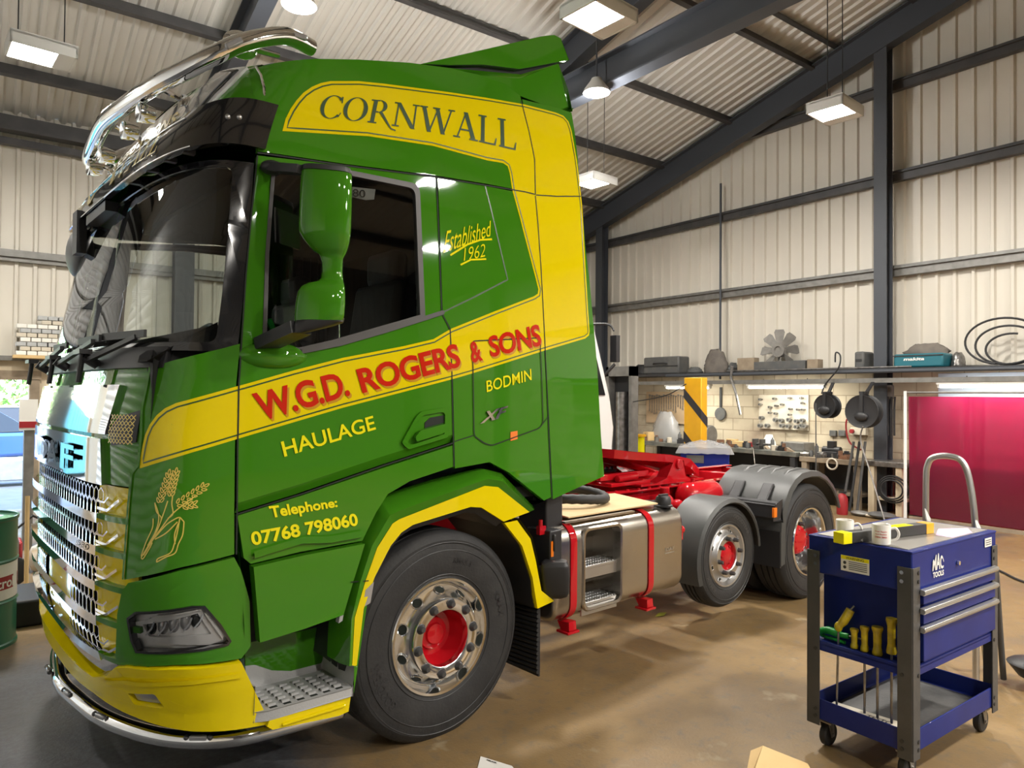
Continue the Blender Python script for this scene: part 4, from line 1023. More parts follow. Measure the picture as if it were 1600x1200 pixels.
# black gap above the arch, under the cab side
gp = [Uy(u, v, .02) for u, v in dpx([(594, 787), (605, 771), (642, 752), (709, 729), (765, 720), (797, 737), (850, 783), (834, 790)])]
m = MB(); m.loft([gp, [p+Vector((0, .3, -.04)) for p in gp]], closed=False); part(m, 'arch_gap', 'black_gloss')
# step well under the door
m = MB(); strip(m, [(p.x, p.z) for p in (Uy(543, 907, 0), Uy(571, 905, 0))], .005, .034); part(m, 'arch_seam', 'dark_seam', fender)
m = MB(); m.add([(-1.06, .30, .38), (-.46, .30, .38), (-.46, .26, 1.2), (-1.06, .26, 1.2)], [(0, 1, 2, 3)])
m.add([(-.50, .30, .36), (-.53, -.005, .38), (-.53, -.005, .62), (-.40, .03, 1.05), (-.40, .3, 1.05)], [(0, 1, 2, 3, 4)])
m.add([(-1.06, .30, .36), (-1.0, .06, .38), (-1.04, .0, .8), (-1.06, .02, 1.15), (-1.06, .3, 1.15)], [(0, 1, 2, 3, 4)]); part(m, 'step_well', 'green_paint', smooth=0)
m = MB(); m.box((-.78, .285, .80), (.44, .02, .36)); m.box((-.8, .22, .86), (.5, .14, .05)); part(m, 'upper_step', 'interior_dark', bevel=.01)
# step tray
z0, z1 = .40, .425
out = [(-.985, .03), (-.93, .005), (-.545, -.005), (-.535, .0), (-.535, .27), (-.985, .27)]
m = MB(); m.prism(out, 2, .372, z0+.012)
m.loft([[Vector(p) for p in L] for L in ([(-.985, .02, .40), (-.985, .27, .40), (-.70, .29, .40), (-.545, .29, .40), (-.535, .0, .40)], [(-.985, .01, .53), (-.98, .285, .52), (-.70, .31, .50), (-.53, .31, .50), (-.522, -.005, .50)], [(-.995, .0, .53), (-.99, .30, .52), (-.70, .33, .50), (-.52, .33, .50), (-.515, -.01, .50)])], closed=False)
tray = part(m, 'step_tray', 'grey_step', bevel=.006)
for a in range(6):
    for b in range(5):
        x = -.90+.062*a; y = .045+.042*b
        MB().box((x, y, z0+.016), (.034, .014, .012)).build('tread', 'grey_step', tray, smooth=0) if (a+b) % 1 == 0 else None
for a in range(6):
    for b in range(5): part(MB().box((-.90+.062*a, .024+.042*b, z0+.0125), (.032, .016, .002)), 'slot', 'dark_seam', tray, smooth=0)
m = MB(); m.prism([(-.935, .345), (-.925, .372), (-.54, .375), (-.55, .30), (-.60, .295), (-.91, .325)], 1, .005, .05); part(m, 'step_valance', 'yellow_paint', bevel=.006)
m = MB(); m.box((-.72, .0, .335), (.30, .012, .012)); part(m, 'valance_trim', 'yellow_paint', bevel=.003)
# chrome bar round the bottom of the bumper
bz = .285
bp_ = [E_(-.555, .075, bz), E_(-.8, .085, bz), E_(-1.02, .12, bz), E_(-1.2, .245, bz), E_(-1.33, .46, bz), E_(-1.42, .74, bz), E_(-1.47, 1.1, bz), E_(-1.48, 1.25, bz)]
bp_ = bp_+[E_(p.x, CW-p.y, bz) for p in reversed(bp_[:-1])]
bb = part(MB().tube(smoothpath(bp_, 8), .037, 18), 'bumper_bar', 'chrome', smooth=60)
m = MB(); m.cyl((-.556, .075, bz), (-.545, .075, bz), .033, 16); part(m, 'end_cap', 'black_rubber', bb)
for x, y, a in ((-.62, .045, 0), (-1.16, .175, -.7), (-1.425, .66, -1.25), (-1.49, 1.05, -1.45), (-1.51, 1.45, -1.6)):
    m = MB(); R = Matrix.Rotation(a, 3, 'Z'); n_ = R @ Vector((0, -1, 0)); ctr_ = Vector((x, y, bz+.022))+n_*.002; m.box(ctr_, (.075, .02, .022), R); lamp_ = part(m, 'marker_lamp', 'lens_clear', bb, bevel=.006)
    for s in (-1, 1): m = MB(); m.ball(ctr_+R @ Vector((s*.05, 0, 0)), .012, 10, 6); part(m, 'bolt', 'nut_steel', lamp_)
m = MB()
for k in range(3): m.box((-1.492+.004*k, 1.02+.16*k, .44), (.03, .05, .05))
part(m, 'bumper_slots', 'dark_seam')
# underside masses behind the wheels
part(MB().box((-.55, CW/2, .80), (1.4, 1.5, .7)).box((-1.2, CW/2, .85), (.4, 2.0, .55)), 'engine', 'interior_dark')
part(MB().cyl((0, .45, .51), (0, 2.05, .51), .07), 'front_axle', 'red_paint')

# wheels ----------------------------------------------------------------------------------------
def tyre_prof(R, rim, w, tread=True):
    """from the outer bead over the tread to the inner bead; distance measured inwards from the outer wall"""
    s = (R-rim)
    P = [(rim-.01, .035), (rim+.012, .016), (rim+.035, .010), (rim+s*.3, .002), (rim+s*.55, 0), (rim+s*.72, .006), (rim+s*.80, .012), (rim+s*.82, .011), (rim+s*.9, .022), (R-.012, .034), (R-.003, .046)]
    g = [(R-.003, .046)]
    n = 4
    for k in range(1, n):
        y = .046+(w-.092)*k/n; g += [(R, y-.012), (R, y-.007), (R-.012, y-.005), (R-.012, y+.005), (R, y+.007), (R, y+.012)]
    return P+g+[(r, w-h) for r, h in reversed(P)]
def wheel(name, x, y, z, R, rim, w, style, nuts=10, far=False, text=None):
    """style: 'front' = bulged disc, 'drive' = deep dish, 'small' = plain steel wheel"""
    s = -1 if far else 1
    t = empty(name, (x, CW-y if far else y, z), 0, T); c = (0, 0, 0)
    m = MB(); m.lathe(tyre_prof(R, rim, w), c, 'y', 96, sgn=s); ty = m.build('tyre', 'tyre', t, smooth=40)
    m = MB()
    for rr in (rim+.03, rim+(R-rim)*.62, rim+(R-rim)*.78):     # moulded rings on the wall
        yy = .008 if rr < rim+.05 else .0; m.tube([(rr*cos(2*pi*k/72), s*(yy+.001), rr*sin(2*pi*k/72)) for k in range(72)], .0022, 5, closed=True)
    if text:
        for word, a0, span, hh in text:
            P, F, asp = text2d(word, .01); rr = rim+(R-rim)*.36; vs = []
            for px, py in P:
                a = RAD(a0)-px*RAD(span); q = rr+py*hh; vs.append((q*cos(a), -s*.0018, q*sin(a)))
            m.add(vs, F)
    m.build('sidewall_marks', 'grey_plastic' if text and style == 'small' else 'black_plastic', ty, smooth=0, fix=False)
    fl = rim+.012
    if style == 'front':
        prof = [(fl, .03), (fl+.002, .016), (fl-.004, .008), (fl-.016, .010), (fl-.024, .028), (.268, .056), (.258, .070), (.252, .068), (.210, .0), (.204, -.020), (.198, -.030), (.150, -.030), (.142, -.024), (.140, .0), (.14, .06)]
    elif style == 'drive':
        prof = [(fl, .03), (fl+.002, .016), (fl-.004, .008), (fl-.016, .010), (fl-.024, .025), (fl-.034, .10), (fl-.04, .16), (.245, .185), (.22, .175), (.205, .165), (.145, .165), (.14, .18), (.14, .24)]
    else:
        prof = [(fl, .03), (fl+.002, .016), (fl-.004, .008), (fl-.014, .010), (fl-.022, .03), (fl-.03, .05), (.185, .035), (.172, .005), (.165, -.002), (.118, -.002), (.112, .004), (.112, .05)]
    mrim = MB(); mrim.lathe(prof, c, 'y', 96, sgn=-s if False else s)
    # hand holes
    k0 = {'front': (.2315, .036, 10), 'drive': (.238, .183, 10), 'small': (.188, .036, 8)}[style]
    m = MB(); m2 = MB()
    for k in range(k0[2]):
        a = 2*pi*(k+.5)/k0[2]; ca, sa = cos(a), sin(a)
        rr, yy, _ = k0; er = Vector((ca, 0, sa)); et = Vector((-sa, 0, ca)); nrm = (Vector((0, -s*.53, 0))+er*.848).normalized() if style == 'front' else (Vector((0, -s, 0))+er*.25).normalized(); e2 = nrm.cross(et).normalized()
        cc = Vector((rr*ca, s*yy, rr*sa))+nrm*.002; q = .027 if style != 'small' else .018
        ring = [cc+et*(q*1.05*cos(2*pi*j/20))+e2*(q*sin(2*pi*j/20)) for j in range(20)]
        m.add([p+nrm*.002 for p in ring]+[cc+nrm*.002], [(j, (j+1) % 20, 20) for j in range(20)]); m2.tube([p+nrm*.002 for p in ring], .0035, 6, closed=True)
    o1 = len(mrim.v); mrim.v += m.v+m2.v; mrim.f += [tuple(i+o1 for i in f) for f in m.f]+[tuple(i+o1+len(m.v) for i in f) for f in m2.f]; mrim.m += [1]*len(m.f)+[0]*len(m2.f)
    rm = mrim.build('rim', ['polished_alloy' if style != 'small' else 'satin_alloy', 'dark_seam'], t, smooth=40, fix=False)
    # hub
    hp = {'front': [(.142, .0), (.138, .03), (.128, .07), (.115, .10), (.085, .105), (.080, .085), (.055, .08), (.05, .065), (0, .06)],
          'drive': [(.135, .17), (.128, .13), (.118, .105), (.105, .095), (.09, .092), (.05, .09), (0, .09)],
          'small': [(.115, .012), (.10, .035), (.085, .03), (.06, .012), (.05, .006), (0, .004)]}[style]
    m = MB(); m.lathe(hp, c, 'y', 48, sgn=s)
    if style == 'drive':
        for k in range(10): m.ball((.098*cos(2*pi*k/10), s*.093, .098*sin(2*pi*k/10)), .009, 8, 6)
    if style == 'small':
        for k in range(6): m.ball((.07*cos(2*pi*k/6), s*.018, .07*sin(2*pi*k/6)), .012, 8, 6)
    m.build('hub', 'red_paint', t, smooth=40)
    pr_, py_, rad = {'front': (.174, -.030, .021), 'drive': (.172, .160, .019), 'small': (.140, -.002, .017)}[style]
    for k in range(nuts):
        a = 2*pi*(k+.25)/nuts; m = MB(); cc = Vector((pr_*cos(a), s*py_, pr_*sin(a)))
        if style == 'front':
            m.lathe([(.026, -.0008), (.0235, -.002), (.0225, -.0006)], cc, 'y', 20, sgn=s)
        m.lathe([(rad*1.1, -.001), (rad, -.004), (rad*.85, -.016 if style == 'front' else -.03), (rad*.6, -.024 if style == 'front' else -.036), (0, -.025 if style == 'front' else -.037)], cc, 'y', 12, sgn=s)
        m.build('wheel_nut', 'nut_steel', t, smooth=35)
    return t
wheel('front_wheel', 0, .035, .515, .537, .287, .36, 'front', text=[('GOODYEAR', 225, 38, .045), ('KMAX', 25, 20, .035), ('KMAX S', 80, 18, .028)])
wheel('front_wheel', 0, .035, .515, .537, .287, .36, 'front', far=True)
wheel('rear_wheel', 3.956, .03, .496, .503, .287, .31, 'drive')
wheel('rear_wheel', 3.956, .36, .496, .503, .287, .31, 'drive')
wheel('rear_wheel', 3.956, .03, .496, .503, .287, .31, 'drive', far=True)
wheel('lifted_wheel', 2.81, .13, .517, .405, .232, .24, 'small', 8, text=[('GOODYEAR', 78, 52, .032), ('KMAX', 232, 30, .03)])
wheel('lifted_wheel', 2.81, .13, .517, .405, .232, .24, 'small', 8, far=True)
m = MB(); m.cyl((2.81, .3, .517), (2.81, 2.2, .517), .06); part(m, 'lift_axle', 'red_paint'); m = MB(); m.cyl((3.956, .6, .49), (3.956, 1.9, .49), .09); m.ball((3.956, 1.25, .49), (.24, .25, .22)); part(m, 'drive_axle', 'red_paint')
# mud flap behind the front wheel, with ribs
m = MB()
for k in range(18):
    z = .165+.0265*k; m.tube([(.66, .02, z+.012), (.655, .2, z+.006), (.65, .44, z)], .0125, 8)
m.box((.67, .23, .40), (.012, .42, .50)); part(m, 'mud_flap', 'black_rubber')
# box and lamp behind the front wheel
m = MB(); silhouette(m, [(876, 850, 885), (880, 845, 888), (884, 844, 889), (900, 845, 890), (924, 848, 889), (930, 852, 886), (934, 860, 878)], -.02, .7, e=5); part(m, 'sensor_box', 'black_plastic', smooth=40)
m = MB(); m.box((.80, .12, .86), (.10, .2, .22)); m.box((.78, .02, .90), (.02, .03, .10)); part(m, 'electric_box', 'black_plastic', bevel=.008)
part(MB().box((.765, .03, .865), (.02, .03, .09)), 'marker_lamp', 'orange_lens'); part(MB().box((.735, .08, .97), (.05, .03, .05)).cyl((.73, .08, .99), (.73, .08, 1.03), .012), 'valve', 'red_paint')
# black frame and gasket below the cab's rear corner
part(MB().box((.86, .22, 1.06), (.14, .25, .30)), 'cab_mount', 'black_plastic', bevel=.01); part(MB().box((.98, .85, 1.1), (.1, .5, .3)), 'cab_mount', 'black_plastic', bevel=.01)
# fuel tank -------------------------------------------------------------------------------------
TZ0, TZ1, TY0, TY1 = .405, .985, .028, .66; tr = .11
full = [(y, z) for y, z in rrect(TY1-TY0, TZ1-TZ0, tr, 6, (TY0+TY1)/2, (TZ0+TZ1)/2)]
nz0, nz1, nd = .47, .925, .24
yb = lambda: None
notch = []
for p in full: notch.append(p)
half = [p for p in full]
# outline with a recess in the road side for the steps
left_low = arc((TY0+tr, TZ0+tr), tr, 180, 270, 6); left_up = arc((TY0+tr, TZ1-tr), tr, 90, 180, 6)
rt = arc((TY1-tr, TZ0+tr), tr, 270, 360, 6)+arc((TY1-tr, TZ1-tr), tr, 0, 90, 6)
notch = rt + left_up[:-2] + [(TY0+.006, nz1+.004), (TY0+nd*.75, nz1-.03), (TY0+nd, nz1-.10), (TY0+nd, .72), (TY0+nd-.05, .70), (TY0+nd-.05, .68), (TY0+nd, .66), (TY0+nd, nz0+.06), (TY0+nd*.8, nz0), (TY0+.006, nz0-.006)] + left_low[2:]
def slab(poly, a, b, r=0):
    if not r: return MB().prism(poly, 0, a, b)
    return None
m = MB()
def tankseg(m, poly, a, b, e0, e1):
    """rounded ends: e0 and e1 shrink the outline at the ends"""
    st = []
    if e0: st += [(a, .035), (a+.006, .016), (a+.02, .004), (a+.04, 0)]
    else: st += [(a, 0)]
    if e1: st += [(b-.04, 0), (b-.02, .004), (b-.006, .016), (b, .035)]
    else: st += [(b, 0)]
    rings = []
    for x, q in st:
        rings.append([Vector((x, *p)) for p in (inset(poly, q) if q else poly)])
    n = len(poly); vs = [p for r in rings for p in r]; fs = [(i*n+k, i*n+(k+1) % n, (i+1)*n+(k+1) % n, (i+1)*n+k) for i in range(len(rings)-1) for k in range(n)]
    tri = geometry.tessellate_polygon([[Vector((p[0], p[1], 0)) for p in poly]])
    fs += [tuple(t) for t in tri]+[tuple((len(rings)-1)*n+i for i in reversed(t)) for t in tri]
    m.add(vs, fs)
tankseg(m, full, .80, 1.045, True, False); tankseg(m, notch, 1.045, 1.39, False, False); tankseg(m, full, 1.39, 2.075, False, True)
tank = part(m, 'fuel_tank', 'brushed_steel', smooth=35)
m = MB(); fr_ = [(1.032, nz0-.03), (1.405, nz0-.03), (1.405, nz1+.03), (1.032, nz1+.03)]; fo = rnd(fr_, .06); fi = rnd(inset(fr_, .022), .05)
m.loft([[Vector((x, TY0+.002, z)) for x, z in fo], [Vector((x, TY0-.010, z)) for x, z in inset(fo, .008)], [Vector((x, TY0-.006, z)) for x, z in fi], [Vector((x, TY0+.05, z)) for x, z in inset(fi, .01)]], caps=False); part(m, 'step_frame', 'brushed_steel', tank, smooth=50)
for z in (.70, .478):
    m = MB(); m.box((1.218, TY0+.10, z), (.33, .16, .02)); m.box((1.218, TY0+.03, z-.03), (.33, .012, .08)); st_ = part(m, 'tank_step', 'satin_alloy', tank, bevel=.003)
    m = MB()
    for j in range(4):
        for k in range(14): m.box((1.075+.0225*k, TY0+.035+.042*j, z+.0125), (.012, .012, .006))
    part(m, 'grip_studs', 'satin_alloy', st_)
for x in (.955, 1.70):
    ring = [p for p in full]; o = inset(full, -.006); w_ = .055; P = [q for q in o]
    # a strap over the top, down the face and hooked below
    path = [q for q in P if not (q[0] > .35 and q[1] < .9)]
    path = sorted([q for q in P if q[1] > .5 and q[0] > TY0+.0], key=lambda q: -q[0])
    seq = [(TY1-.1, TZ1+.007), (.35, TZ1+.007)] + arc((TY0+tr, TZ1-tr), tr+.007, 90, 180, 8) + arc((TY0+tr, TZ0+tr), tr+.007, 180, 262, 7)
    vs = []; fs = []
    for k, q in enumerate(seq):
        a = Vector(seq[max(0, k-1)]); b = Vector(seq[min(len(seq)-1, k+1)]); d = (b-a).normalized(); n_ = Vector((d.y, -d.x))*-.006
        vs += [(x-w_/2, q[0], q[1]), (x+w_/2, q[0], q[1]), (x+w_/2, q[0]+n_.x, q[1]+n_.y), (x-w_/2, q[0]+n_.x, q[1]+n_.y)]
        if k: o_ = 4*(k-1); fs += [(o_+i, o_+(i+1) % 4, o_+4+(i+1) % 4, o_+4+i) for i in range(4)]
    fs += [(0, 1, 2, 3), tuple(len(vs)-4+i for i in range(4))]
    m = MB().add(vs, fs); m.prism([(.035, .40), (.13, .395), (.10, .345), (.045, .33), (.03, .35)], 0, x-.03, x+.03); m.box((x+.0, .07, .338), (.10, .10, .014)); part(m, 'tank_strap', 'red_paint', tank, bevel=.002, smooth=40)
m = MB(); m.lathe([(0, .075), (.045, .07), (.055, .05), (.055, .015), (.065, .01), (.065, 0)], (1.97, .13, .985), 'z', 20); m.box((1.97, .13, 1.06), (.09, .02, .022)); part(m, 'filler_cap', 'black_plastic', tank)
m = MB(); flattext('DAF', (1.86, TY0-.002, .70), (1, 0, 0), (0, 0, 1), .10, .022, .01, mb=m); m.box((1.91, TY0-.001, .685), (.10, .004, .004)); part(m, 'maker_stamp', 'satin_alloy', tank)
m = MB(); m.cyl((2.06, .10, .80), (2.17, .12, .80), .03, 12); m.box((2.12, .12, .78), (.06, .06, .09)); part(m, 'cross_pipe', 'red_paint')
m = MB(); m.bar((.9, .06, .998), (1.55, .06, 1.0), .03, .012); part(m, 'tank_rail', 'brushed_steel')
# chassis -------------------------------------------------------------------------------------------
for y in (.84, 1.66):
    m = MB(); m.box((2.7, y, .84), (5.0, .012, .27)); m.box((2.7, y+(.035 if y < 1.25 else -.035), .97), (5.0, .08, .012)); m.box((2.7, y+(.035 if y < 1.25 else -.035), .73), (5.0, .08, .012))
    m.box((3.2, y-(.03 if y < 1.25 else -.03), .983), (2.1, .09, .014)); rail = part(m, 'chassis_rail', 'red_paint', bevel=.003)
    for k in range(15): MB().lathe([(0, .012), (.013, .010), (.016, 0)], (2.25+.14*k, y-(.04 if y < 1.25 else -.04), .990), 'z', 8).build('bolt', 'red_paint', rail)
for x in (.9, 1.9, 2.9, 3.5, 4.6, 5.15): part(MB().box((x, 1.25, .85), (.10, .82, .2)), 'cross_member', 'red_paint', bevel=.006)
# fifth wheel
m = MB(); top = []
cx, cy = 3.05, 1.25
pl_ = [(cx-.80, -.20), (cx-.72, -.36), (cx-.55, -.44), (cx-.1, -.46), (cx+.22, -.44), (cx+.48, -.36), (cx+.58, -.27), (cx+.56, -.17), (cx+.12, -.06), (cx+.04, 0), (cx+.12, .06), (cx+.56, .17), (cx+.58, .27), (cx+.48, .36), (cx+.22, .44), (cx-.1, .46), (cx-.55, .44), (cx-.72, .36), (cx-.80, .20)]
tilt = lambda x, z: z-(x-cx)*.10-max(0, x-cx-.15)*.34
tri = geometry.tessellate_polygon([[Vector((p[0], p[1], 0)) for p in pl_]]); n = len(pl_)
vs = [(p[0], cy+p[1], tilt(p[0], 1.245)) for p in pl_]+[(p[0], cy+p[1]*.98, tilt(p[0], 1.18)) for p in pl_]
m.add(vs, [tuple(t) for t in tri]+[tuple(n+i for i in reversed(t)) for t in tri]+[(i, (i+1) % n, n+(i+1) % n, n+i) for i in range(n)])
fw = part(m, 'coupling_plate', 'red_paint', bevel=.012)
for s in (-1, 1):
    y = cy+s*.40
    m = MB(); m.prism([(cx-.30, 1.01), (cx+.24, 1.01), (cx+.14, 1.06), (cx+.10, 1.19), (cx-.02, 1.21), (cx-.08, 1.15), (cx-.14, 1.06)], 1, y-.05, y+.05); m.cyl((cx+.03, y-.075, 1.165), (cx+.03, y+.075, 1.165), .045, 16); part(m, 'pedestal', 'red_paint', fw, bevel=.006)
m = MB(); m.box((cx-.05, cy, 1.015), (.9, .92, .016)); part(m, 'mounting_plate', 'red_paint', fw)
m = MB(); m.bar((cx-.85, .95, 1.09), (cx-.25, .93, 1.10), .05, .05); m.bar((cx-.9, 1.05, 1.06), (cx-.3, 1.1, 1.06), .06, .04); m.cyl((cx-.7, .88, 1.08), (cx-.45, .88, 1.09), .03); m.box((cx-.55, 1.0, 1.035), (.5, .3, .03)); part(m, 'release_lever', 'red_paint', fw, bevel=.005)
m = MB()
for k in range(9): m.ball((2.35+.07*k, 1.42, 1.09), .02, 8, 6)
m.bar((2.3, 1.42, 1.07), (2.95, 1.42, 1.07), .05, .02); part(m, 'valve_block', 'black_plastic')
# air tank, valves between the wheels
m = MB(); P = [(0, -.26), (.06, -.255), (.105, -.22), (.12, -.17), (.12, .17), (.105, .22), (.06, .255), (0, .26)]; m.lathe(P, (3.22, .68, .90), 'x', 24); m.cyl((3.12, .68, 1.0), (3.12, .68, 1.05), .02); part(m, 'air_tank', 'red_paint', smooth=60)
m = MB(); m.ball((2.75, .7, .86), (.09, .08, .09)); m.cyl((2.75, .7, .9), (2.75, .7, 1.0), .04); m.box((2.6, .72, .80), (.12, .1, .16)); m.ball((2.9, .68, .83), .06); part(m, 'brake_valve', 'red_paint', bevel=.006)
m = MB()
for k in range(5):
    P = [E_(2.0+.1*k, .75, .9), E_(2.15+.12*k, .70+.01*k, .95-.02*k), E_(2.45+.1*k, .72, .88), E_(2.6+.1*k, .74, .80)]; m.tube(smoothpath(P, 5), .012, 8)
part(m, 'air_hoses', 'black_rubber')
# mudguards of the two back axles
def guard(name, prof, y0, y1, th, lip=.03, parent=T):
    """shell over a wheel; prof: (x, z) from the front foot over the top"""
    P = [Vector((x, 0, z)) for x, z in prof]; c = sum(P, Vector())/len(P); inn = []
    for p in P: inn.append(p+(Vector((c.x, 0, c.z-.3))-p).normalized()*th)
    r = lambda L, y: [Vector((p.x, y, p.z)) for p in L]
    lipP = [p+(Vector((c.x, 0, c.z-.3))-p).normalized()*lip for p in P]
    rings = [r(inn, y1), r(P, y1), r(P, y0+.05), r([p+(Vector((c.x, 0, c.z-.3))-p).normalized()*.006 for p in P], y0+.015), r(lipP, y0), r([p+(Vector((c.x, 0, c.z-.3))-p).normalized()*.01 for p in lipP], y0+.01), r(inn, y0+.06), r(inn, y1)]
    return part(MB().loft(rings, closed=False), name, 'grey_plastic', parent, smooth=35)
gp_ = [(3.40, .36), (3.40, .60), (3.42, .80), (3.47, .90), (3.545, 1.0), (3.64, 1.07), (3.76, 1.115), (3.92, 1.125), (4.08, 1.11), (4.22, 1.06), (4.35, .97), (4.45, .86), (4.50, .76)]
for far in (False, True):
    a, b = (.0, .68) if not far else (CW, CW-.68)
    if not far:
        g = guard('rear_mudguard', gp_, a, b, .012, .05)
        m = MB(); m.prism([(3.42, .90), (3.30, .88), (3.30, .76), (3.42, .74)], 1, .02, .62); part(m, 'front_step', 'black_plastic', g, bevel=.015)
        part(MB().box((3.30, .015, .82), (.05, .02, .08)), 'marker_lamp', 'orange_lens', g, bevel=.004)
        for y in (.20, .47):
            m = MB(); L = [(3.385, .82), (3.415, .865), (3.45, .90), (3.49, .945), (3.535, 1.0), (3.555, 1.015)]
            vs = []; fs = []
            for k, (x, z) in enumerate(L):
                vs += [(x-.018, y-.045, z+.012), (x-.018, y+.045, z+.012), (x, y+.05, z), (x, y-.05, z)]
                if k: o_ = 4*(k-1); fs += [(o_+i, o_+(i+1) % 4, o_+4+(i+1) % 4, o_+4+i) for i in range(4)]
            fs += [(0, 1, 2, 3), tuple(len(vs)-4+i for i in range(4))]; part(MB().add(vs, fs), 'clip', 'black_plastic', g, bevel=.006)
        m = MB()
        for k in range(4): m.tube([Vector((x, .14+.13*k, z-.020)) for x, z in ((3.66, 1.08), (3.76, 1.118), (3.92, 1.128), (4.08, 1.113), (4.2, 1.07))], [.01, .03, .034, .03, .01], 12)
        part(m, 'ribs', 'grey_plastic', g, smooth=60)
        m = MB(); m.box((3.405, .33, .50), (.015, .62, .30)); part(m, 'front_flap', 'black_plastic', g)
    else: guard('rear_mudguard', gp_, CW-.68, CW, .012, .05)
sm = [(2.81-.455*cos(RAD(a)), .517+.455*sin(RAD(a))) for a in range(-22, 181, 9)]
for far in (False, True): guard('lift_mudguard', sm, .10 if not far else CW-.42, .42 if not far else CW-.10, .01, .035)
# tail
m = MB(); m.box((5.2, CW/2, .8), (.12, 1.2, .14)); part(m, 'tail_bar', 'red_paint')
# things lying on the tank
cb = [(.97, .085), (1.87, .10), (2.02, .62), (1.55, .72), (1.1, .70)]
m = MB(); vs = [(x, y, 1.012+.012*sin(5*x)) for x, y in cb]; m.prism(cb, 2, 1.012, 1.020); m.xf(Matrix.Identity(4))
tw = Matrix.Translation(TRUCK) @ Matrix.Rotation(TROT, 4, 'Z'); m.xf(tw)
tag(m.build('plywood_sheet', 'ply', smooth=0), 'bare plywood sheet lying on the lorry fuel tank', 'sheet')
m = MB(); c = E_(1.40, .52, 1.068)
m.tube([tw @ (c+E_(.27*cos(2*pi*k/48), .26*sin(2*pi*k/48), .012*sin(4*pi*k/48))) for k in range(48)], [.030+.004*(k % 2) for k in range(48)], 10, closed=True)
tag(m.build('corrugated_hose_coil', 'black_rubber', smooth=50), 'black corrugated ring of hose lying on the plywood behind the cab', 'hose')
# ------------------------------------------------------------------ tool trolley and what is on it
def floor_pt(u, v): return un(u, v, 2, 0)
TA = RAD(-0.5); TO = un(1425, 864, 2, 1.06); TO.z = 0
e1 = Vector((cos(TA), sin(TA), 0)); e2 = Vector((-sin(TA), cos(TA), 0))
def along(e, u, z):                     # how far from the trolley corner along e a point appears at column u
    lo, hi = 0, 2
    f, r, up = BW
    g = lambda t: (lambda q: 800+CAMF*q.dot(r)/q.dot(f))(TO+e*t+Vector((0, 0, z-H)))
    s = 1 if g(1) > g(0) else -1
    for _ in range(40):
        m_ = (lo+hi)/2
        if s*(g(m_)-u) < 0: lo = m_
        else: hi = m_
    return lo
L1, L2 = along(e1, 1556, 1.05), along(e2, 1263.5, 1.05)
TR = empty('tool_trolley', TO+e1*L1/2+e2*L2/2, TA)
tag(TR, 'blue steel tool trolley with grey corner posts and three drawers, standing on castors', 'trolley')
OX, OY = -L1/2, -L2/2                   # trolley frame: x along the drawers, y along the short side
tp = lambda n, m_, mt, **k: m_.build(n, mt, TR, **k)
m = MB(); m.box((0, 0, .968), (L1, L2, .18)); body = tp('top_chest', m, 'trolley_blue', bevel=.006)
m = MB(); m.box((0, 0, 1.0605), (L1-.05, L2-.05, .004)); m.box((0, 0, 1.06), (L1, L2, .006)); tp('lid', MB().box((0, 0, 1.058), (L1+.004, L2+.004, .012)), 'trolley_blue', bevel=.004)
tp('lid_mat', MB().box((0, 0, 1.0655), (L1-.06, L2-.06, .003)), 'lid_sheet')
m = MB(); m.box((.065, 0, .70), (L1-.13, L2-.01, .36)); tp('cabinet', m, 'trolley_blue', bevel=.004)
m = MB(); m.box((0, 0, .525), (L1, L2, .012)); m.box((OX+.006, 0, .518), (.012, L2, .05)); m.box((0, OY+.006, .515), (L1, .012, .045)); tp('side_shelf', m, 'trolley_blue', bevel=.003)
for k, (za, zb) in enumerate(((.815, .885), (.725, .80), (.555, .715))):
    d = tp('drawer', MB().box((.02, OY-.004, (za+zb)/2), (L1-.13, .018, zb-za)), 'trolley_blue', bevel=.003)
    MB().prism([(-.002, 0), (-.022, -.004), (-.026, -.016), (-.018, -.028), (-.002, -.026)], 0, -L1/2+.055, L1/2-.045).xf(Matrix.Translation((0, OY-.008, zb+.004))).build('drawer_handle', 'satin_alloy', d, bevel=.001)
for sx in (-1, 1):
    for sy in (-1, 1):
        x, y = sx*L1/2, sy*L2/2; m = MB()
        m.box((x-sx*.03, y+sy*.004, .555), (.066, .006, .87)); m.box((x+sx*.004, y-sy*.03, .555), (.006, .066, .87)); po = tp('corner_post', m, 'post_grey', bevel=.0015)
        for z in (.965, .925, .50, .2, .165):
            m = MB(); m.cyl((x+sx*.006, y-sy*.042, z), (x+sx*.011, y-sy*.042, z), .009, 12); m.build('bolt', 'chrome' if z > .9 else 'print_black', po)
            m = MB(); m.cyl((x-sx*.045, y+sy*.006, z), (x-sx*.045, y+sy*.011, z), .009, 12); m.build('bolt', 'print_black', po)
        c = tp('castor', MB().lathe([(0, -.018), (.052, -.018), (.058, -.012), (.058, .012), (.052, .018), (0, .018)], (x-sx*.06+.02, y-sy*.06, .058), 'y', 24), 'black_rubber', smooth=40)
        m = MB(); m.box((x-sx*.06+.02, y-sy*.06, .122), (.07, .07, .008))
        for s in (-1, 1): m.prism([(x-sx*.06-.015, .12), (x-sx*.06+.03, .12), (x-sx*.06+.035, .05), (x-sx*.06+.01, .045)], 1, y-sy*.06+s*.024-.002, y-sy*.06+s*.024+.002)
        m.cyl((x-sx*.06+.02, y-sy*.06-.03, .058), (x-sx*.06+.02, y-sy*.06+.03, .058), .008, 8); m.build('fork', 'tool_steel', c)
m = MB(); m.box((0, 0, .16), (L1-.01, L2-.01, .008))
for s in (-1, 1): m.box((0, s*(L2/2-.005), .20), (L1-.01, .008, .10)); m.box((s*(L1/2-.005), 0, .20), (.008, L2-.01, .10))
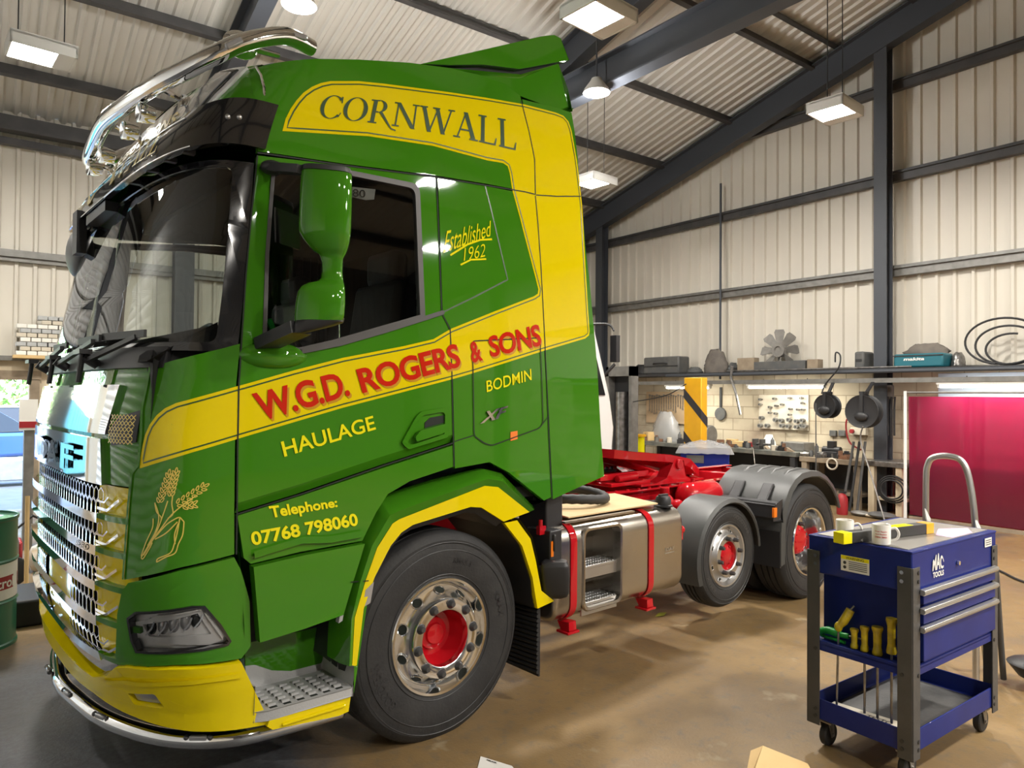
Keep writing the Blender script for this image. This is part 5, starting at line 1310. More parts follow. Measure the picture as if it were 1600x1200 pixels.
tp('bottom_tray', m, 'trolley_blue', bevel=.003)
tp('tray_mat', MB().box((.05, 0, .167), (L1-.2, L2-.06, .004)), 'post_grey')
m = MB(); m.lathe([(0, -.01), (.011, -.008), (.012, 0)], (OX+L1*.50, OY-.004, .955), 'y', 16); tp('lock', m, 'chrome')
# badge: ribbed half dome over the word TOOLS
m = MB(); bx, bz = OX+.27*L1, .955
P, F, _ = text2d('MAC', .03, .1); m.add([(bx+.118*(x-.5), OY-.004, bz-.004+.078*y*sqrt(max(.12, 1-(1.75*(x-.5))**2))) for x, y in P], F)
for k in range(0):
    a0, a1 = 8+18.4*k, 8+18.4*k+12
    m.add([(bx+.012*cos(RAD(a0)), OY-.004, bz+.0+.01*sin(RAD(a0))), (bx+.058*cos(RAD(a0)), OY-.004, bz+.066*sin(RAD(a0))), (bx+.058*cos(RAD(a1)), OY-.004, bz+.066*sin(RAD(a1))), (bx+.012*cos(RAD(a1)), OY-.004, bz+.01*sin(RAD(a1)))], [(0, 1, 2, 3)])
bd = tp('badge', m, 'white_plastic', smooth=0)
m = MB(); flattext('TOOLS', (bx-.056, OY-.005, bz-.036), (1, 0, 0), (0, 0, 1), .112, .026, .04, 0, mb=m); m.build('badge_letters', 'white_plastic', bd, smooth=0)
m = MB(); m.box((OX+.885*L1, OY-.0035, 1.015), (.085, .001, .045)); lb = tp('label', m, 'label_white')
m = MB()
for k in range(3): m.box((OX+.885*L1, OY-.0045, 1.026-.011*k), (.065, .0004, .004))
m.build('print', 'print_black', lb)
m = MB(); m.box((OX-.003, OY+.52*L2, .955), (.001, .14, .075)); lb = tp('warning_label', m, 'label_white')
m = MB(); m.box((OX-.004, OY+.52*L2, .983), (.0005, .138, .018)); m.build('warning_band', 'letter_yellow', lb)
flattext('WARNING', (OX-.0046, OY+.52*L2+.045, .9765), (0, -1, 0), (0, 0, 1), .09, .012, .02).build('print', 'print_black', lb, smooth=0)
m = MB()
for k in range(5): m.box((OX-.0046, OY+.52*L2-.015, .966-.009*k), (.0004, .09, .003))
for z in (.958, .936): m.cyl((OX-.0042, OY+.52*L2+.05, z), (OX-.005, OY+.52*L2+.05, z), .008, 12)
m.build('print', 'print_black', lb, smooth=0)
# on the lid
ZT = 1.067
def mug(u, v, rz, label, name_rows):
    p = un(u, v, 2, ZT); t = empty('mug', (p.x, p.y, ZT), rz); tag(t, label, 'mug', 'mugs on the tool trolley')
    m = MB(); m.lathe([(0, .004), (.036, .0), (.041, .004), (.0415, .09), (.040, .094), (.0375, .092), (.037, .01), (0, .008)], (0, 0, 0), 'z', 40); m.build('cup', 'mug_white', t)
    m = MB(); m.tube(smoothpath([Vector((.040, 0, .075)), Vector((.062, 0, .078)), Vector((.074, 0, .055)), Vector((.066, 0, .030)), Vector((.040, 0, .018))], 6), .006, 8); m.build('handle', 'mug_white', t, smooth=60)
    for txt, z, hh, span, a0, mt in name_rows:
        P, F, asp = text2d(txt, .02); vs = []
        for x, y in P: a = RAD(a0+span*x); vs.append((.0421*cos(a), .0421*sin(a), z+hh*y))
        MB().add(vs, F).build('print', mt, t, smooth=0)
    return t
look = lambda u, v, z: atan2(-un(u, v, 2, z).y, -un(u, v, 2, z).x)
a = look(1377, 850, ZT)
mug(1377, 850, a+RAD(95), 'white mug with three rows of red print, nearest the trolley corner', [('Truck Repairs', .060, .008, 75, -135, 'print_red'), ('And Repairs', .047, .008, 70, -132, 'print_red'), ('07856 78901', .034, .008, 75, -135, 'print_red')])
mug(1320, 842, look(1320, 842, ZT)+RAD(92), 'white mug with small black print standing behind the yellow carton end', [('Event', .030, .012, 45, -85, 'print_black')])
pL, pR = un(1322, 851, 2, ZT), un(1457, 834, 2, ZT); dd = (pR-pL); Lb = dd.length; ang = atan2(dd.y, dd.x)
t = empty('long_carton', (*((pL+pR)/2).xy, ZT), ang); tag(t, 'long black carton with yellow ends lying across the trolley lid', 'box')
MB().box((0, .03, .027), (Lb-.06, .055, .05)).build('sleeve', 'print_black', t, bevel=.002)
for s in (-1, 1): MB().box((s*(Lb/2-.015), .03, .0275), (.06, .058, .053)).build('end_cap', 'letter_yellow' if s < 0 else 'post_yellow', t, bevel=.002)
MB().box((.05, .03, .0535), (Lb*.4, .05, .001)).build('top_print', 'letter_yellow', t)
m = MB(); q = [un(u, v, 2, ZT+.001) for u, v in ((1462, 836), (1466, 826), (1512, 825), (1519, 832), (1488, 840))]; m.add(q+[p-Vector((0, 0, .0008)) for p in q], [(0, 1, 2, 3, 4), (9, 8, 7, 6, 5)]+[(i, (i+1) % 5, 5+(i+1) % 5, 5+i) for i in range(5)]); tag(m.build('paper_sheet', 'pink_paper', smooth=0), 'pink sheet of paper flat on the trolley lid', 'paper')
m = MB(); p = un(1346, 847, 2, ZT); m.tube([p+Vector((-.01, .0, .002)), p+Vector((.01, .01, .03)), p+Vector((.05, .0, .028))], [.012, .014, .010], 8); tag(m.build('crumpled_foil', 'galv'), 'scrap of silver foil between the two mugs', 'foil')
# screwdrivers hanging through the side shelf
def tl(x, y, z): return TR.location + e1*x + e2*y + Vector((0, 0, z))
for k, (u, v0, v1, r_, lab) in enumerate(((1335, 976, 1020, .018, 'yellow handled screwdriver, leftmost of the four on the trolley shelf'), (1351, 972, 1024, .019, 'yellow handled screwdriver, second from the left on the trolley shelf'), (1371, 972, 1029, .023, 'yellow handled screwdriver, third from the left on the trolley shelf'), (1393, 958, 1020, .022, 'yellow handled screwdriver standing highest, beside the front corner post'))):
    lo, hi = 0, L2
    for _ in range(40):
        mm_ = (lo+hi)/2; q = tl(OX+.06, OY+mm_, .6)-EYE['w']; uu = 800+CAMF*q.dot(BW[1])/q.dot(BW[0])
        if uu > u: lo = mm_
        else: hi = mm_
    p = tl(OX+.06, OY+lo, 0); zz = lambda v: H - (v-600-18)*(p.x*BW[0].x+p.y*BW[0].y)/CAMF
    top, bot = zz(v0), max(.533, zz(v1)); bot = .535 if k < 3 else .56; 
    t = empty('screwdriver', (p.x, p.y, .535)); tag(t, lab, 'screwdriver', 'screwdrivers on the tool trolley')
    hgt = top-bot; b0 = bot-.535
    MB().lathe([(0, b0), (r_, b0), (r_*1.05, b0+.01), (r_*.8, b0+hgt*.25), (r_*.85, b0+hgt*.75), (r_*1.15, b0+hgt*.9), (r_*1.1, b0+hgt*.97), (0, b0+hgt)], (0, 0, 0), 'z', 14).build('handle', 'yellow_handle', t, smooth=50)
    MB().cyl((0, 0, -.30 if k else -.05), (0, 0, b0), .006, 8).build('shaft', 'tool_steel', t)
p = tl(OX+.05, OY+L2*.74, .535)
t = empty('pry_tool', p); tag(t, 'long thin tool with a ribbed yellow handle leaning through the trolley shelf', 'tool')
hb_ = [Vector((0, 0, .085)), Vector((.01, -.02, .115)), Vector((.03, -.045, .175))]
MB().ball((0, 0, .085), (.02, .02, .026), 12, 8).tube([hb_[0], hb_[1], Vector((.02, -.033, .145)), hb_[2]], [.016, .022, .022, .021], 12).build('handle', 'yellow_handle', t, smooth=50)
MB().cyl((-.004, .008, -.32), hb_[0], .0055, 8).cyl(hb_[2], hb_[2]+Vector((.008, -.014, .02)), .005, 8).build('shaft', 'tool_steel', t)
p = tl(OX+.075, OY+L2*.84, .533)
t = empty('air_gun', p, TA); tag(t, 'green air blow gun lying on the trolley side shelf', 'air gun')
m = MB(); m.tube(smoothpath([Vector((0, .06, .03)), Vector((0, .02, .045)), Vector((0, -.05, .042)), Vector((0, -.09, .045))], 4), [.018]*4+[.02]*4+[.014]*4+[.012], 10); m.tube(smoothpath([Vector((0, .06, .03)), Vector((0, .05, .012)), Vector((0, -.01, .010)), Vector((0, -.07, .008))], 4), .009, 8); m.build('body', 'air_green', t, smooth=60)
MB().cyl((0, -.09, .045), (0, -.17, .05), .005, 8).build('nozzle', 'tool_steel', t)
t = tag(MB().box((0, 0, .012), (.10, .40, .024), TA+.12).build('sign_board', 'board_white', loc=tl(OX+.13, 0, .172)), 'white printed board lying in the trolley bottom tray', 'board')
m = MB(); flattext('TESTO', (-.02, .02, .0245), (sin(TA+.12)*1, -cos(TA+.12), 0), (cos(TA+.12), sin(TA+.12), 0), .12, .035, .02, mb=m); m.build('print', 'print_black', t, smooth=0)
# ------------------------------------------------------------------ beyond the trolley
pb = floor_pt(1525, 1072); t = empty('platform_step', pb); tag(t, 'aluminium platform step with a tall hoop handle behind the tool trolley', 'step ladder')
pw = un(1447, 900, 0, pb.x-.05); dl_ = Vector((pw.x-pb.x, pw.y-pb.y, 0)); zt = un(1485, 713, 0, pb.x-.02).z
A_, B_ = Vector((0, 0, 0)), dl_
hoop = [A_, A_+Vector((0, 0, .6)), A_+Vector((-.01, .0, zt-.40)), A_+dl_*.12+Vector((0, 0, zt-.14)), A_+dl_*.26+Vector((0, 0, zt-.03)), A_+dl_*.5+Vector((0, 0, zt)), A_+dl_*.82+Vector((0, 0, zt-.01)), A_+dl_*.96+Vector((0, 0, zt-.06)), B_+Vector((0, 0, zt-.2)), B_+Vector((0, 0, .6)), B_]
m = MB(); m.tube(smoothpath(hoop, 5), .019, 12); m.build('hoop_handle', 'satin_alloy', t, smooth=60)
fw_ = Vector((.35, .06, 0))
m = MB(); m.bar(A_+fw_, A_+Vector((.05, 0, .52)), .04, .02); m.bar(B_+fw_, B_+Vector((.05, 0, .52)), .04, .02); m.build('back_leg', 'satin_alloy', t)
m = MB(); m.box(dl_/2+Vector((.10, 0, .53)), (.30, dl_.length, .03), atan2(dl_.y, dl_.x)-pi/2); m.build('platform', 'satin_alloy', t)
for q, z in ((A_, un(1527, 820, 0, pb.x).z), (B_, un(1442, 805, 0, pb.x-.05).z)):
    m = MB(); m.loft([[q+Vector((-.03, -.03, z-.04))+Vector((.012*cos(a), .012*sin(a), 0)) for a in (0, 1.6, 3.1, 4.7)], [q+Vector((-.028, -.024, z-.01))+Vector((.016*cos(a), .016*sin(a), 0)) for a in (0, 1.6, 3.1, 4.7)], [q+Vector((-.015, -.0, z+.05))+Vector((.004*cos(a), .004*sin(a), 0)) for a in (0, 1.6, 3.1, 4.7)]]); m.build('hook_guard', 'white_plastic', t)
p0 = floor_pt(1568, 1066); p1 = un(1556, 890, 0, p0.x-.12)
tag(MB().tube([p0+Vector((0, 0, .02)), p0+(p1-p0)*.5, p1], .017, 10).build('pry_bar', 'post_grey', loc=None), 'dark steel bar leaning against the back of the tool trolley', 'bar')
pj = floor_pt(1610, 1084)+Vector((.10, 0, 0)); t = empty('trolley_jack', pj); tag(t, 'low black jack with a red wheel at the right edge', 'jack')
m = MB(); m.lathe([(0, .17), (.06, .165), (.13, .15), (.15, .135), (.13, .11), (.09, .06), (.07, .05), (0, .05)], (.05, .02, 0), 'z', 20); m.tube([Vector((.0, 0, .16)), Vector((.05, -.02, .22))], .02, 8); m.build('body', 'black_plastic', t, smooth=40)
MB().lathe([(0, -.02), (.05, -.02), (.055, 0), (.05, .02), (0, .02)], (-.0, -.01, .055), 'y', 20).build('wheel', 'red_box', t)
P = [Vector((*floor_pt(u, v).xy, .012)) for u, v in ((1540, 886), (1565, 895), (1600, 911), (1680, 930))]; tag(MB().tube(smoothpath(P, 6), .011, 8).build('floor_cable', 'black_rubber'), 'black cable running across the floor right of the tool trolley', 'cable')
# front of the picture: carton and paper on the floor
q = [un(u, v, 2, .16) for u, v in ((1192, 1165), (1262, 1193), (1300, 1260), (1170, 1230))]; c = sum(q, Vector())/4
m = MB(); m.add(q+[Vector((p.x, p.y, .0)) for p in q], [(0, 1, 2, 3), (7, 6, 5, 4), (0, 4, 5, 1), (1, 5, 6, 2), (2, 6, 7, 3), (3, 7, 4, 0)]); m.add([q[0], q[0]+Vector((-.05, .03, -.02)), q[3]+Vector((-.05, .0, -.03)), q[3]], [(0, 1, 2, 3)])
tag(m.build('cardboard_box', 'card', smooth=0), 'open brown cardboard box at the bottom edge of the floor', 'box')
q = [Vector((*floor_pt(u, v).xy, .004)) for u, v in ((751, 1183), (800, 1198), (830, 1235), (740, 1225))]; m = MB(); m.add(q+[p-Vector((0, 0, .003)) for p in q], [(0, 1, 2, 3), (7, 6, 5, 4), (0, 4, 5, 1), (1, 5, 6, 2), (2, 6, 7, 3), (3, 7, 4, 0)])
lf = m.build('leaflet', 'paper_white', smooth=0); tag(lf, 'white printed leaflet lying on the floor near the front wheel', 'leaflet')
e_ = (q[1]-q[0]).normalized(); flattext('TRUCK', q[0]+e_*.035+Vector((0, 0, .0015))+(q[3]-q[0])*.10, -e_*-1, -(q[3]-q[0]), .06, .014, .04).build('print', 'print_black', lf, smooth=0)
p = floor_pt(1033, 962); m = MB(); m.add([p+Vector((-.07, 0, .004)), p+Vector((0, -.03, .01)), p+Vector((.08, .01, .012)), p+Vector((.02, .05, .006))], [(0, 1, 2, 3)]); tag(m.build('fallen_leaf', 'skin_leaf', smooth=0), 'single yellowish leaf on the floor under the lorry', 'leaf')

# ------------------------------------------------------------------ far end: shelf, benches, boards
SX = 11.0                                # front of the shelf and of the benches
X = lambda u, v, x=11.0: un(u, v, 0, x)
struct(MB().box((11.36, 4.2, 2.19), (.68, 16.6, .05)).build('trim_4', 'bench_dark', smooth=0)); struct(MB().box((11.02, 4.2, 2.03), (.05, 16.6, .07)).build('trim_5', 'galv', smooth=0))
for z, x, y0, y1, r_, mt in ((2.232, 11.035, 4.95, 8.2, .014, 'tool_steel'), (2.17, 10.99, .5, 9.6, .03, 'steel_frame'), (2.236, 11.62, 1.0, 9.0, .02, 'galv')):
    tag(MB().cyl((x, y0, z), (x, y1, z), r_, 10).build('pipe_length', mt), {.014: 'thin bright steel rod lying along the front of the high shelf', .03: 'thick dark steel pipe along the edge of the high shelf', .02: 'thin grey conduit lying at the back of the high shelf'}[r_], 'pipe', 'pipes stored on the high shelf')
for y0, y1, lab in ((8.62, 9.62, 'fluorescent tube left of the yellow post'), (6.34, 7.72, 'fluorescent tube above the white socket board'), (2.9, 4.55, 'fluorescent tube above the red curtain')):
    t = empty('tube_light', (11.05, (y0+y1)/2, 1.93)); tag(t, 'bright '+lab, 'lamp', 'fluorescent tubes under the shelf')
    MB().cyl((0, -(y1-y0)/2, 0), (0, (y1-y0)/2, 0), .019, 12).build('tube', 'tube_glow', t)
    m = MB(); m.box((.0, 0, .055), (.09, y1-y0+.1, .05)); m.build('batten', 'lamp_body', t)
    for s in (-1, 1): MB().box((0, s*((y1-y0)/2+.03), .02), (.05, .03, .07)).build('end_cap', 'lamp_body', t); MB().cyl((0, s*(y1-y0)*.3, .08), (0, s*(y1-y0)*.3, .15), .008, 6).build('hanger', 'cable', t)
    o = area(t, (0, 0, -.03), .06, y1-y0, TUBE_W*(y1-y0), (0, RAD(-25), 0), (1, .96, .84))
def bench(name, y0, y1, z, label, top='bench_top', legs='bench_dark', x0=11.0, x1=11.66, solid=False):
    t = empty(name, ((x0+x1)/2, (y0+y1)/2, 0)); tag(t, label, 'bench'); w, d = y1-y0, x1-x0
    MB().box((0, 0, z-.04), (d, w, .08)).build('worktop', top, t, bevel=.006)
    for sx in (-1, 1):
        for k in range(max(2, int(w/1.4)+1)): MB().box((sx*(d/2-.06), -w/2+.08+(w-.16)*k/max(1, int(w/1.4)), (z-.08)/2), (.09, .09, z-.08)).build('leg', legs, t)
    MB().box((.05, 0, .22), (d-.15, w-.1, .04)).build('undershelf', legs, t)
    if solid: MB().box((d/2-.06, 0, z/2), (.03, w-.02, z-.1)).build('back_board', 'bench_dark', t)
    return t
YA = lambda u, x=11.0: un(u, 690, 0, x).y
bench('workbench', YA(1244), YA(996), .84, 'long cluttered workbench with a worn green grey top against the block wall', solid=True)
bench('wooden_bench', YA(1345), YA(1246)-.03, .78, 'brown wooden bench with an open front, right of the long workbench', 'wood_grey', 'wood_grey', solid=True)
bench('side_bench', YA(1412), YA(1352), .80, 'small dark bench between the steel column and the red curtain', 'tool_steel', 'block_paint')
bench('welding_bench', 1.2, YA(1425, 11.25), .75, 'dark bench seen through the red curtain', 'bench_dark', 'bench_dark', 11.2)
# peg boards
def board(name, u0, u1, v0, v1, mt, label):
    a, b = un(u0, v0, 0, 11.66), un(u1, v1, 0, 11.66); t = MB().box((0, 0, 0), (.02, abs(a.y-b.y), abs(a.z-b.z))).build(name, mt, loc=((11.67), (a.y+b.y)/2, (a.z+b.z)/2)); return tag(t, label, 'board')
board('tool_board', 1010, 1076, 612, 663, 'pegboard', 'brown wooden board hung with rows of spanners, left of the yellow post')
sb = board('socket_board', 1186, 1263, 617, 673, 'board_white', 'pale board holding rows of sockets and fittings under the right tube')
for k in range(16):
    u = 1014+3.7*k; p = un(u, 618+(k % 3), 0, 11.62); L_ = .30+.08*((k*5) % 4)/3 - .008*k
    t = empty('spanner', (11.64, p.y, p.z)); tag(t, 'steel spanner hanging in the row on the brown tool board', 'spanner', 'spanners on the brown tool board')
    MB().bar((0, 0, 0), (0, 0, -L_), .014, .007).build('shank', 'tool_steel', t); MB().box((0, 0, .01), (.01, .04, .03), bevel if False else None).build('jaw', 'galv', t); MB().tube([Vector((0, .016*cos(2*pi*j/10), -L_-.016+.016*sin(2*pi*j/10))) for j in range(10)], .005, 6, closed=True).build('ring', 'galv', t)
SB = [(1188, 624), (1188, 632), (1203, 636), (1210, 623), (1213, 634), (1222, 632), (1234, 622), (1235, 639), (1247, 640), (1254, 630), (1255, 640), (1203, 645), (1212, 646), (1234, 648), (1252, 622), (1190, 653), (1188, 665), (1199, 665), (1212, 656), (1221, 657), (1222, 665), (1233, 656), (1232, 666), (1245, 658), (1245, 667), (1254, 657), (1253, 665), (1258, 666)]
for k, (u, v) in enumerate(SB):
    p = un(u, v, 0, 11.6); r_ = .022 if v < 650 else .038; t = empty('socket', (11.655, p.y, p.z)); small = v < 650
    tag(t, 'small dark socket on a peg in the upper rows of the pale board' if small else 'large pale pipe fitting in the bottom rows of the pale board', 'socket' if small else 'fitting', 'sockets on the pale board' if small else 'fittings on the pale board')
    MB().lathe([(r_*.5, -.10), (r_, -.10), (r_, -.04), (r_*.75, -.03), (r_*.75, 0)], (0, 0, 0), 'x', 14).build('body', 'tool_steel' if small else 'galv', t, smooth=40); MB().lathe([(0, -.098), (r_*.52, -.098)], (0, 0, 0), 'x', 12).build('bore', 'print_black', t)
# hose reels
def reel(u, v, x, r_, rz, label, hose='black_rubber'):
    p = un(u, v, 0, x); t = empty('hose_reel', p, rz); tag(t, label, 'hose reel', 'hose reels hanging under the shelf')
    for s in (-1, 1): MB().lathe([(0, s*.07), (r_*.9, s*.07), (r_, s*.085), (r_*.98, s*.09), (r_*.85, s*.078), (0, s*.076)], (0, 0, 0), 'x', 32).build('flange', 'black_plastic', t)
    MB().cyl((-.065, 0, 0), (.065, 0, 0), r_*.72, 24).build('wound_hose', hose, t); m = MB(); m.box((0, 0, r_*.55), (.20, .05, r_*1.3)); m.box((.0, 0, r_*1.15), (.12, .1, .03)); m.build('arm', 'black_plastic', t); MB().bar((0, 0, r_*.9), (11.0-x, 0, 2.0-p.z), .05, .02).build('hanger', 'black_plastic', t); MB().ball((-.1, 0, -r_*.3), (.04, .10, .07), 12, 8).build('drum_guard', 'black_plastic', t)
    return p
r1 = reel(1293, 635, 10.85, .19, -.05, 'black cable reel hanging right of the socket board'); r2 = reel(1350, 643, 10.7, .25, .05, 'large black hose reel hanging in front of the steel column')
m = MB(); m.tube(smoothpath([Vector((r1.x, r1.y+.1, r1.z+.2)), X(1290, 600, 10.9), X(1310, 575, 10.9), X(1313, 556, 10.95), X(1306, 551, 10.95), X(1305, 566, 10.95)], 6), .012, 8); tag(m.build('power_lead', 'black_rubber'), 'black lead looping up from the cable reel over the shelf', 'cable')
tag(MB().cyl(Vector((r1.x-.17, r1.y+.10, r1.z+.05)), un(1275, 742, 0, r1.x-.3), .009, 8).build('hanging_lead', 'post_grey'), 'thin grey lead hanging straight down from the cable reel', 'cable')
tag(MB().tube(smoothpath([Vector((r2.x-.13, r2.y-.05, r2.z-.22)), X(1345, 690, 10.6), X(1362, 745, 10.4), Vector((10.1, un(1384, 782, 0, 10.1).y, .014))], 6), .012, 8).build('air_hose', 'galv'), 'grey air hose trailing from the large reel to the floor', 'hose')
tag(MB().tube(smoothpath([X(1333, 642, 10.95), X(1322, 660, 10.95), X(1327, 690, 10.95), X(1345, 703, 10.95)], 6), .014, 8).build('red_hose', 'red_box'), 'red hose curving down beside the large reel', 'hose')
# welding curtain on a pole
def curtain_mat():
    m = bpy.data.materials.new('welding_curtain'); m.use_nodes = True; nt = m.node_tree; nt.nodes.clear(); N = nt.nodes.new
    o = N('ShaderNodeOutputMaterial'); a = N('ShaderNodeMixShader'); b = N('ShaderNodeMixShader'); d = N('ShaderNodeBsdfDiffuse'); tr_ = N('ShaderNodeBsdfTranslucent'); tp_ = N('ShaderNodeBsdfTransparent'); g = N('ShaderNodeBsdfGlossy'); c = N('ShaderNodeMixShader')
    d.inputs[0].default_value = (.22, .008, .04, 1); tr_.inputs[0].default_value = (.55, .02, .12, 1); tp_.inputs[0].default_value = (.66, .03, .13, 1); g.inputs['Roughness'].default_value = .25
    L = nt.links.new; a.inputs[0].default_value = .5; L(d.outputs[0], a.inputs[1]); L(tr_.outputs[0], a.inputs[2]); b.inputs[0].default_value = .38; L(a.outputs[0], b.inputs[1]); L(tp_.outputs[0], b.inputs[2]); c.inputs[0].default_value = .06; L(b.outputs[0], c.inputs[1]); L(g.outputs[0], c.inputs[2]); L(c.outputs[0], o.inputs[0]); MATS['welding_curtain'] = m
curtain_mat()
t = empty('welding_curtain', (10.9, 3.5, 0)); tag(t, 'red see-through welding curtain hung on a rail in front of the right bench', 'curtain')
cy0, cy1 = 1.2, un(1421, 640, 0, 10.9).y; cz0 = un(1600, 830, 0, 10.9).z+.02; cz1 = un(1500, 620, 0, 10.9).z
vs = []; fs = []; NY_, NZ_ = 140, 14
for j in range(NZ_+1):
    for i in range(NY_+1):
        f = i/NY_; z = cz0+(cz1-cz0)*j/NZ_; y = cy0+(cy1-cy0)*f
        pl = abs(sin(f*pi*4.5))**18*.05*(j/NZ_)+.02*sin(f*23)*(.3+.7*j/NZ_)
        vs.append((-pl, y-3.5, z))
for j in range(NZ_):
    for i in range(NY_): k = j*(NY_+1)+i; fs.append((k, k+1, k+NY_+2, k+NY_+1))
MB().add(vs, fs).build('cloth', 'welding_curtain', t, smooth=80, fix=False)
MB().cyl((.02, cy0-3.5, cz1+.06), (.02, cy1-3.5+.08, cz1+.06), .014, 8).build('rail', 'galv', t); MB().cyl((0, cy1-3.5+.06, 0), (0, cy1-3.5+.06, cz1+.08), .022, 10).build('pole', 'white_plastic', t); MB().box((.0, (cy0+cy1)/2-3.5, cz0-.045), (.04, cy1-cy0, .05)).build('bottom_rail', 'wood_grey', t)
struct(MB().box((11.685, 2.9, 1.93), (.02, 3.9, .42)).build('trim_6', 'pale_blue', smooth=0))
# yellow post with black tape
pa, pb_ = un(1070, 640, 0, 8.5), un(1097, 640, 0, 8.5); yw = pa.y-pb_.y; zt = un(1085, 590, 0, 8.5).z; yc = (pa.y+pb_.y)/2
t = empty('lift_post', (8.55, yc, 0)); tag(t, 'yellow steel post with slanting black stripes in front of the workbench', 'post')
MB().box((0, 0, zt/2), (.14, yw, zt)).build('column', 'post_yellow', t, bevel=.01); MB().box((0, 0, .02), (.5, .7, .04)).build('foot', 'post_grey', t)
for z in (zt-.36, zt-1.0, zt-1.62):
    m = MB(); h2 = .15; s_ = .42; w2 = yw/2+.003
    m.add([(-.073, w2, z+s_/2), (-.073, w2, z+s_/2-h2), (-.073, -w2, z-s_/2-h2+.1), (-.073, -w2, z-s_/2+.1)], [(0, 1, 2, 3)]); m.add([(-.073, -w2, z-s_/2+.1), (-.073, -w2, z-s_/2-h2+.1), (.073, -w2, z-s_/2-h2-.02), (.073, -w2, z-s_/2-.02)], [(0, 1, 2, 3)]); m.build('black_stripe', 'tape_black', t, smooth=0)
# grey lift mast behind the cab
a, b = un(952, 600, 0, 8.6), un(992, 600, 0, 8.6); zt = un(970, 573, 0, 8.6).z; yc = (a.y+b.y)/2; w_ = a.y-b.y
t = empty('lift_mast', (8.6, yc, 0)); tag(t, 'open grey steel lift mast with a ram inside, just behind the green cab', 'mast')
for s in (-1, 1): MB().box((0, s*(w_/2-.03), zt/2), (.16, .06, zt)).build('channel', 'galv', t)
MB().box((.08, 0, zt/2), (.02, w_-.06, zt)).build('back_plate', 'bench_dark', t); MB().box((0, 0, zt-.08), (.16, w_, .16)).build('head', 'galv', t); MB().cyl((-.0, 0, .1), (0, 0, zt-.42), .10, 18).build('ram', 'tool_steel', t)
# blue chest under plastic
cx_ = 7.7; a, c_, b = un(1053, 722, 0, cx_), un(1099, 735, 0, cx_-.25), None
zt = un(1100, 706, 0, cx_-.1).z; ang = RAD(-52)
ctr = un(1101, 720, 0, cx_+.1); t = empty('tool_chest', (ctr.x, ctr.y, 0), RAD(38)); tag(t, 'blue metal tool chest under clear plastic, standing behind the red coupling', 'chest')
MB().box((0, 0, zt/2+.15), (.42, .62, zt-.3)).build('body', 'trolley_blue', t, bevel=.01)
for sx in (-1, 1):
    for sy in (-1, 1): MB().lathe([(0, -.02), (.06, -.02), (.06, .02), (0, .02)], (sx*.15, sy*.22, .06), 'y', 16).box((sx*.15, sy*.22, .2), (.04, .05, .2)).build('castor', 'black_rubber', t)
MB().box((-.212, .12, zt-.10), (.005, .22, .10)).build('vent', 'case_grey', t); MB().box((-.0, -.3125, zt-.09), (.06, .004, .05)).build('label', 'label_white', t)
m = MB(); m.tube([Vector((.08+.06*cos(2*pi*k/20), -.313, zt-.16+.018*sin(2*pi*k/20))) for k in range(20)], .004, 5, closed=True); m.build('emblem', 'label_white', t)
random.seed(3); vs = []; fs = []; N_ = 18
for j in range(N_+1):
    for i in range(N_+1):
        x, y = (i/N_-.5), (j/N_-.5); e_ = max(abs(x), abs(y))*2; z = zt+.02+.10*(1-e_)**.6*(1 if e_ < .98 else 0)+.03*random.random()*(1-e_)-.05*(e_ > .95)
        vs.append((x*.52, y*.74, z+.012*random.random()))
for j in range(N_):
    for i in range(N_): k = j*(N_+1)+i; fs.append((k, k+1, k+N_+2, k+N_+1))
MB().add(vs, fs).build('plastic_cover', 'bag_plastic', t, smooth=20, fix=False)
# white lorry parked behind
cr = un(960, 560, 0, 6.6); t = empty('white_lorry', (6.6, cr.y+1.15, 0)); t.scale = (1, 1, 1.18); tag(t, 'white lorry cab mostly hidden behind the green cab, its mirror showing', 'lorry')
m = MB(); m.prism([(-1.9, .5), (.0, .5), (.06, 1.15), (-.02, 1.5), (-.42, 2.55), (-1.9, 2.62)], 1, -1.1, 1.1); m.build('cab', 'white_paint', t, bevel=.04)
m = MB(); m.prism([(-.0, 1.52), (.012, 1.52), (-.36, 2.46), (-.40, 2.46)], 1, -1.0, 1.0); m.build('windscreen', 'tinted', t)
m = MB(); m.prism([(-.12, 1.5), (-.46, 2.35), (-1.3, 2.35), (-1.3, 1.5)], 1, -1.112, -1.09); m.build('side_window', 'tinted', t)
mp = un(961, 545, 0, 6.75)-t.location; mp.z /= 1.18; m = MB(); m.box(mp, (.07, .12, .30)); m.tube(smoothpath([mp+Vector((0, .02, .2)), mp+Vector((-.05, .1, .28)), mp+Vector((-.3, .35, .27))], 5), .014, 8); m.cyl(mp+Vector((0, 0, -.17)), mp+Vector((-.1, .1, -.3)), .02, 8); m.build('mirror', 'black_plastic', t, bevel=.03)
for sy in (-1, 1): MB().lathe([(0, -.14), (.3, -.14), (.45, -.12), (.48, -.05), (.48, .05), (.45, .12), (0, .12)], (-.9, sy*.9, .48), 'y', 32).build('wheel', 'tyre', t)
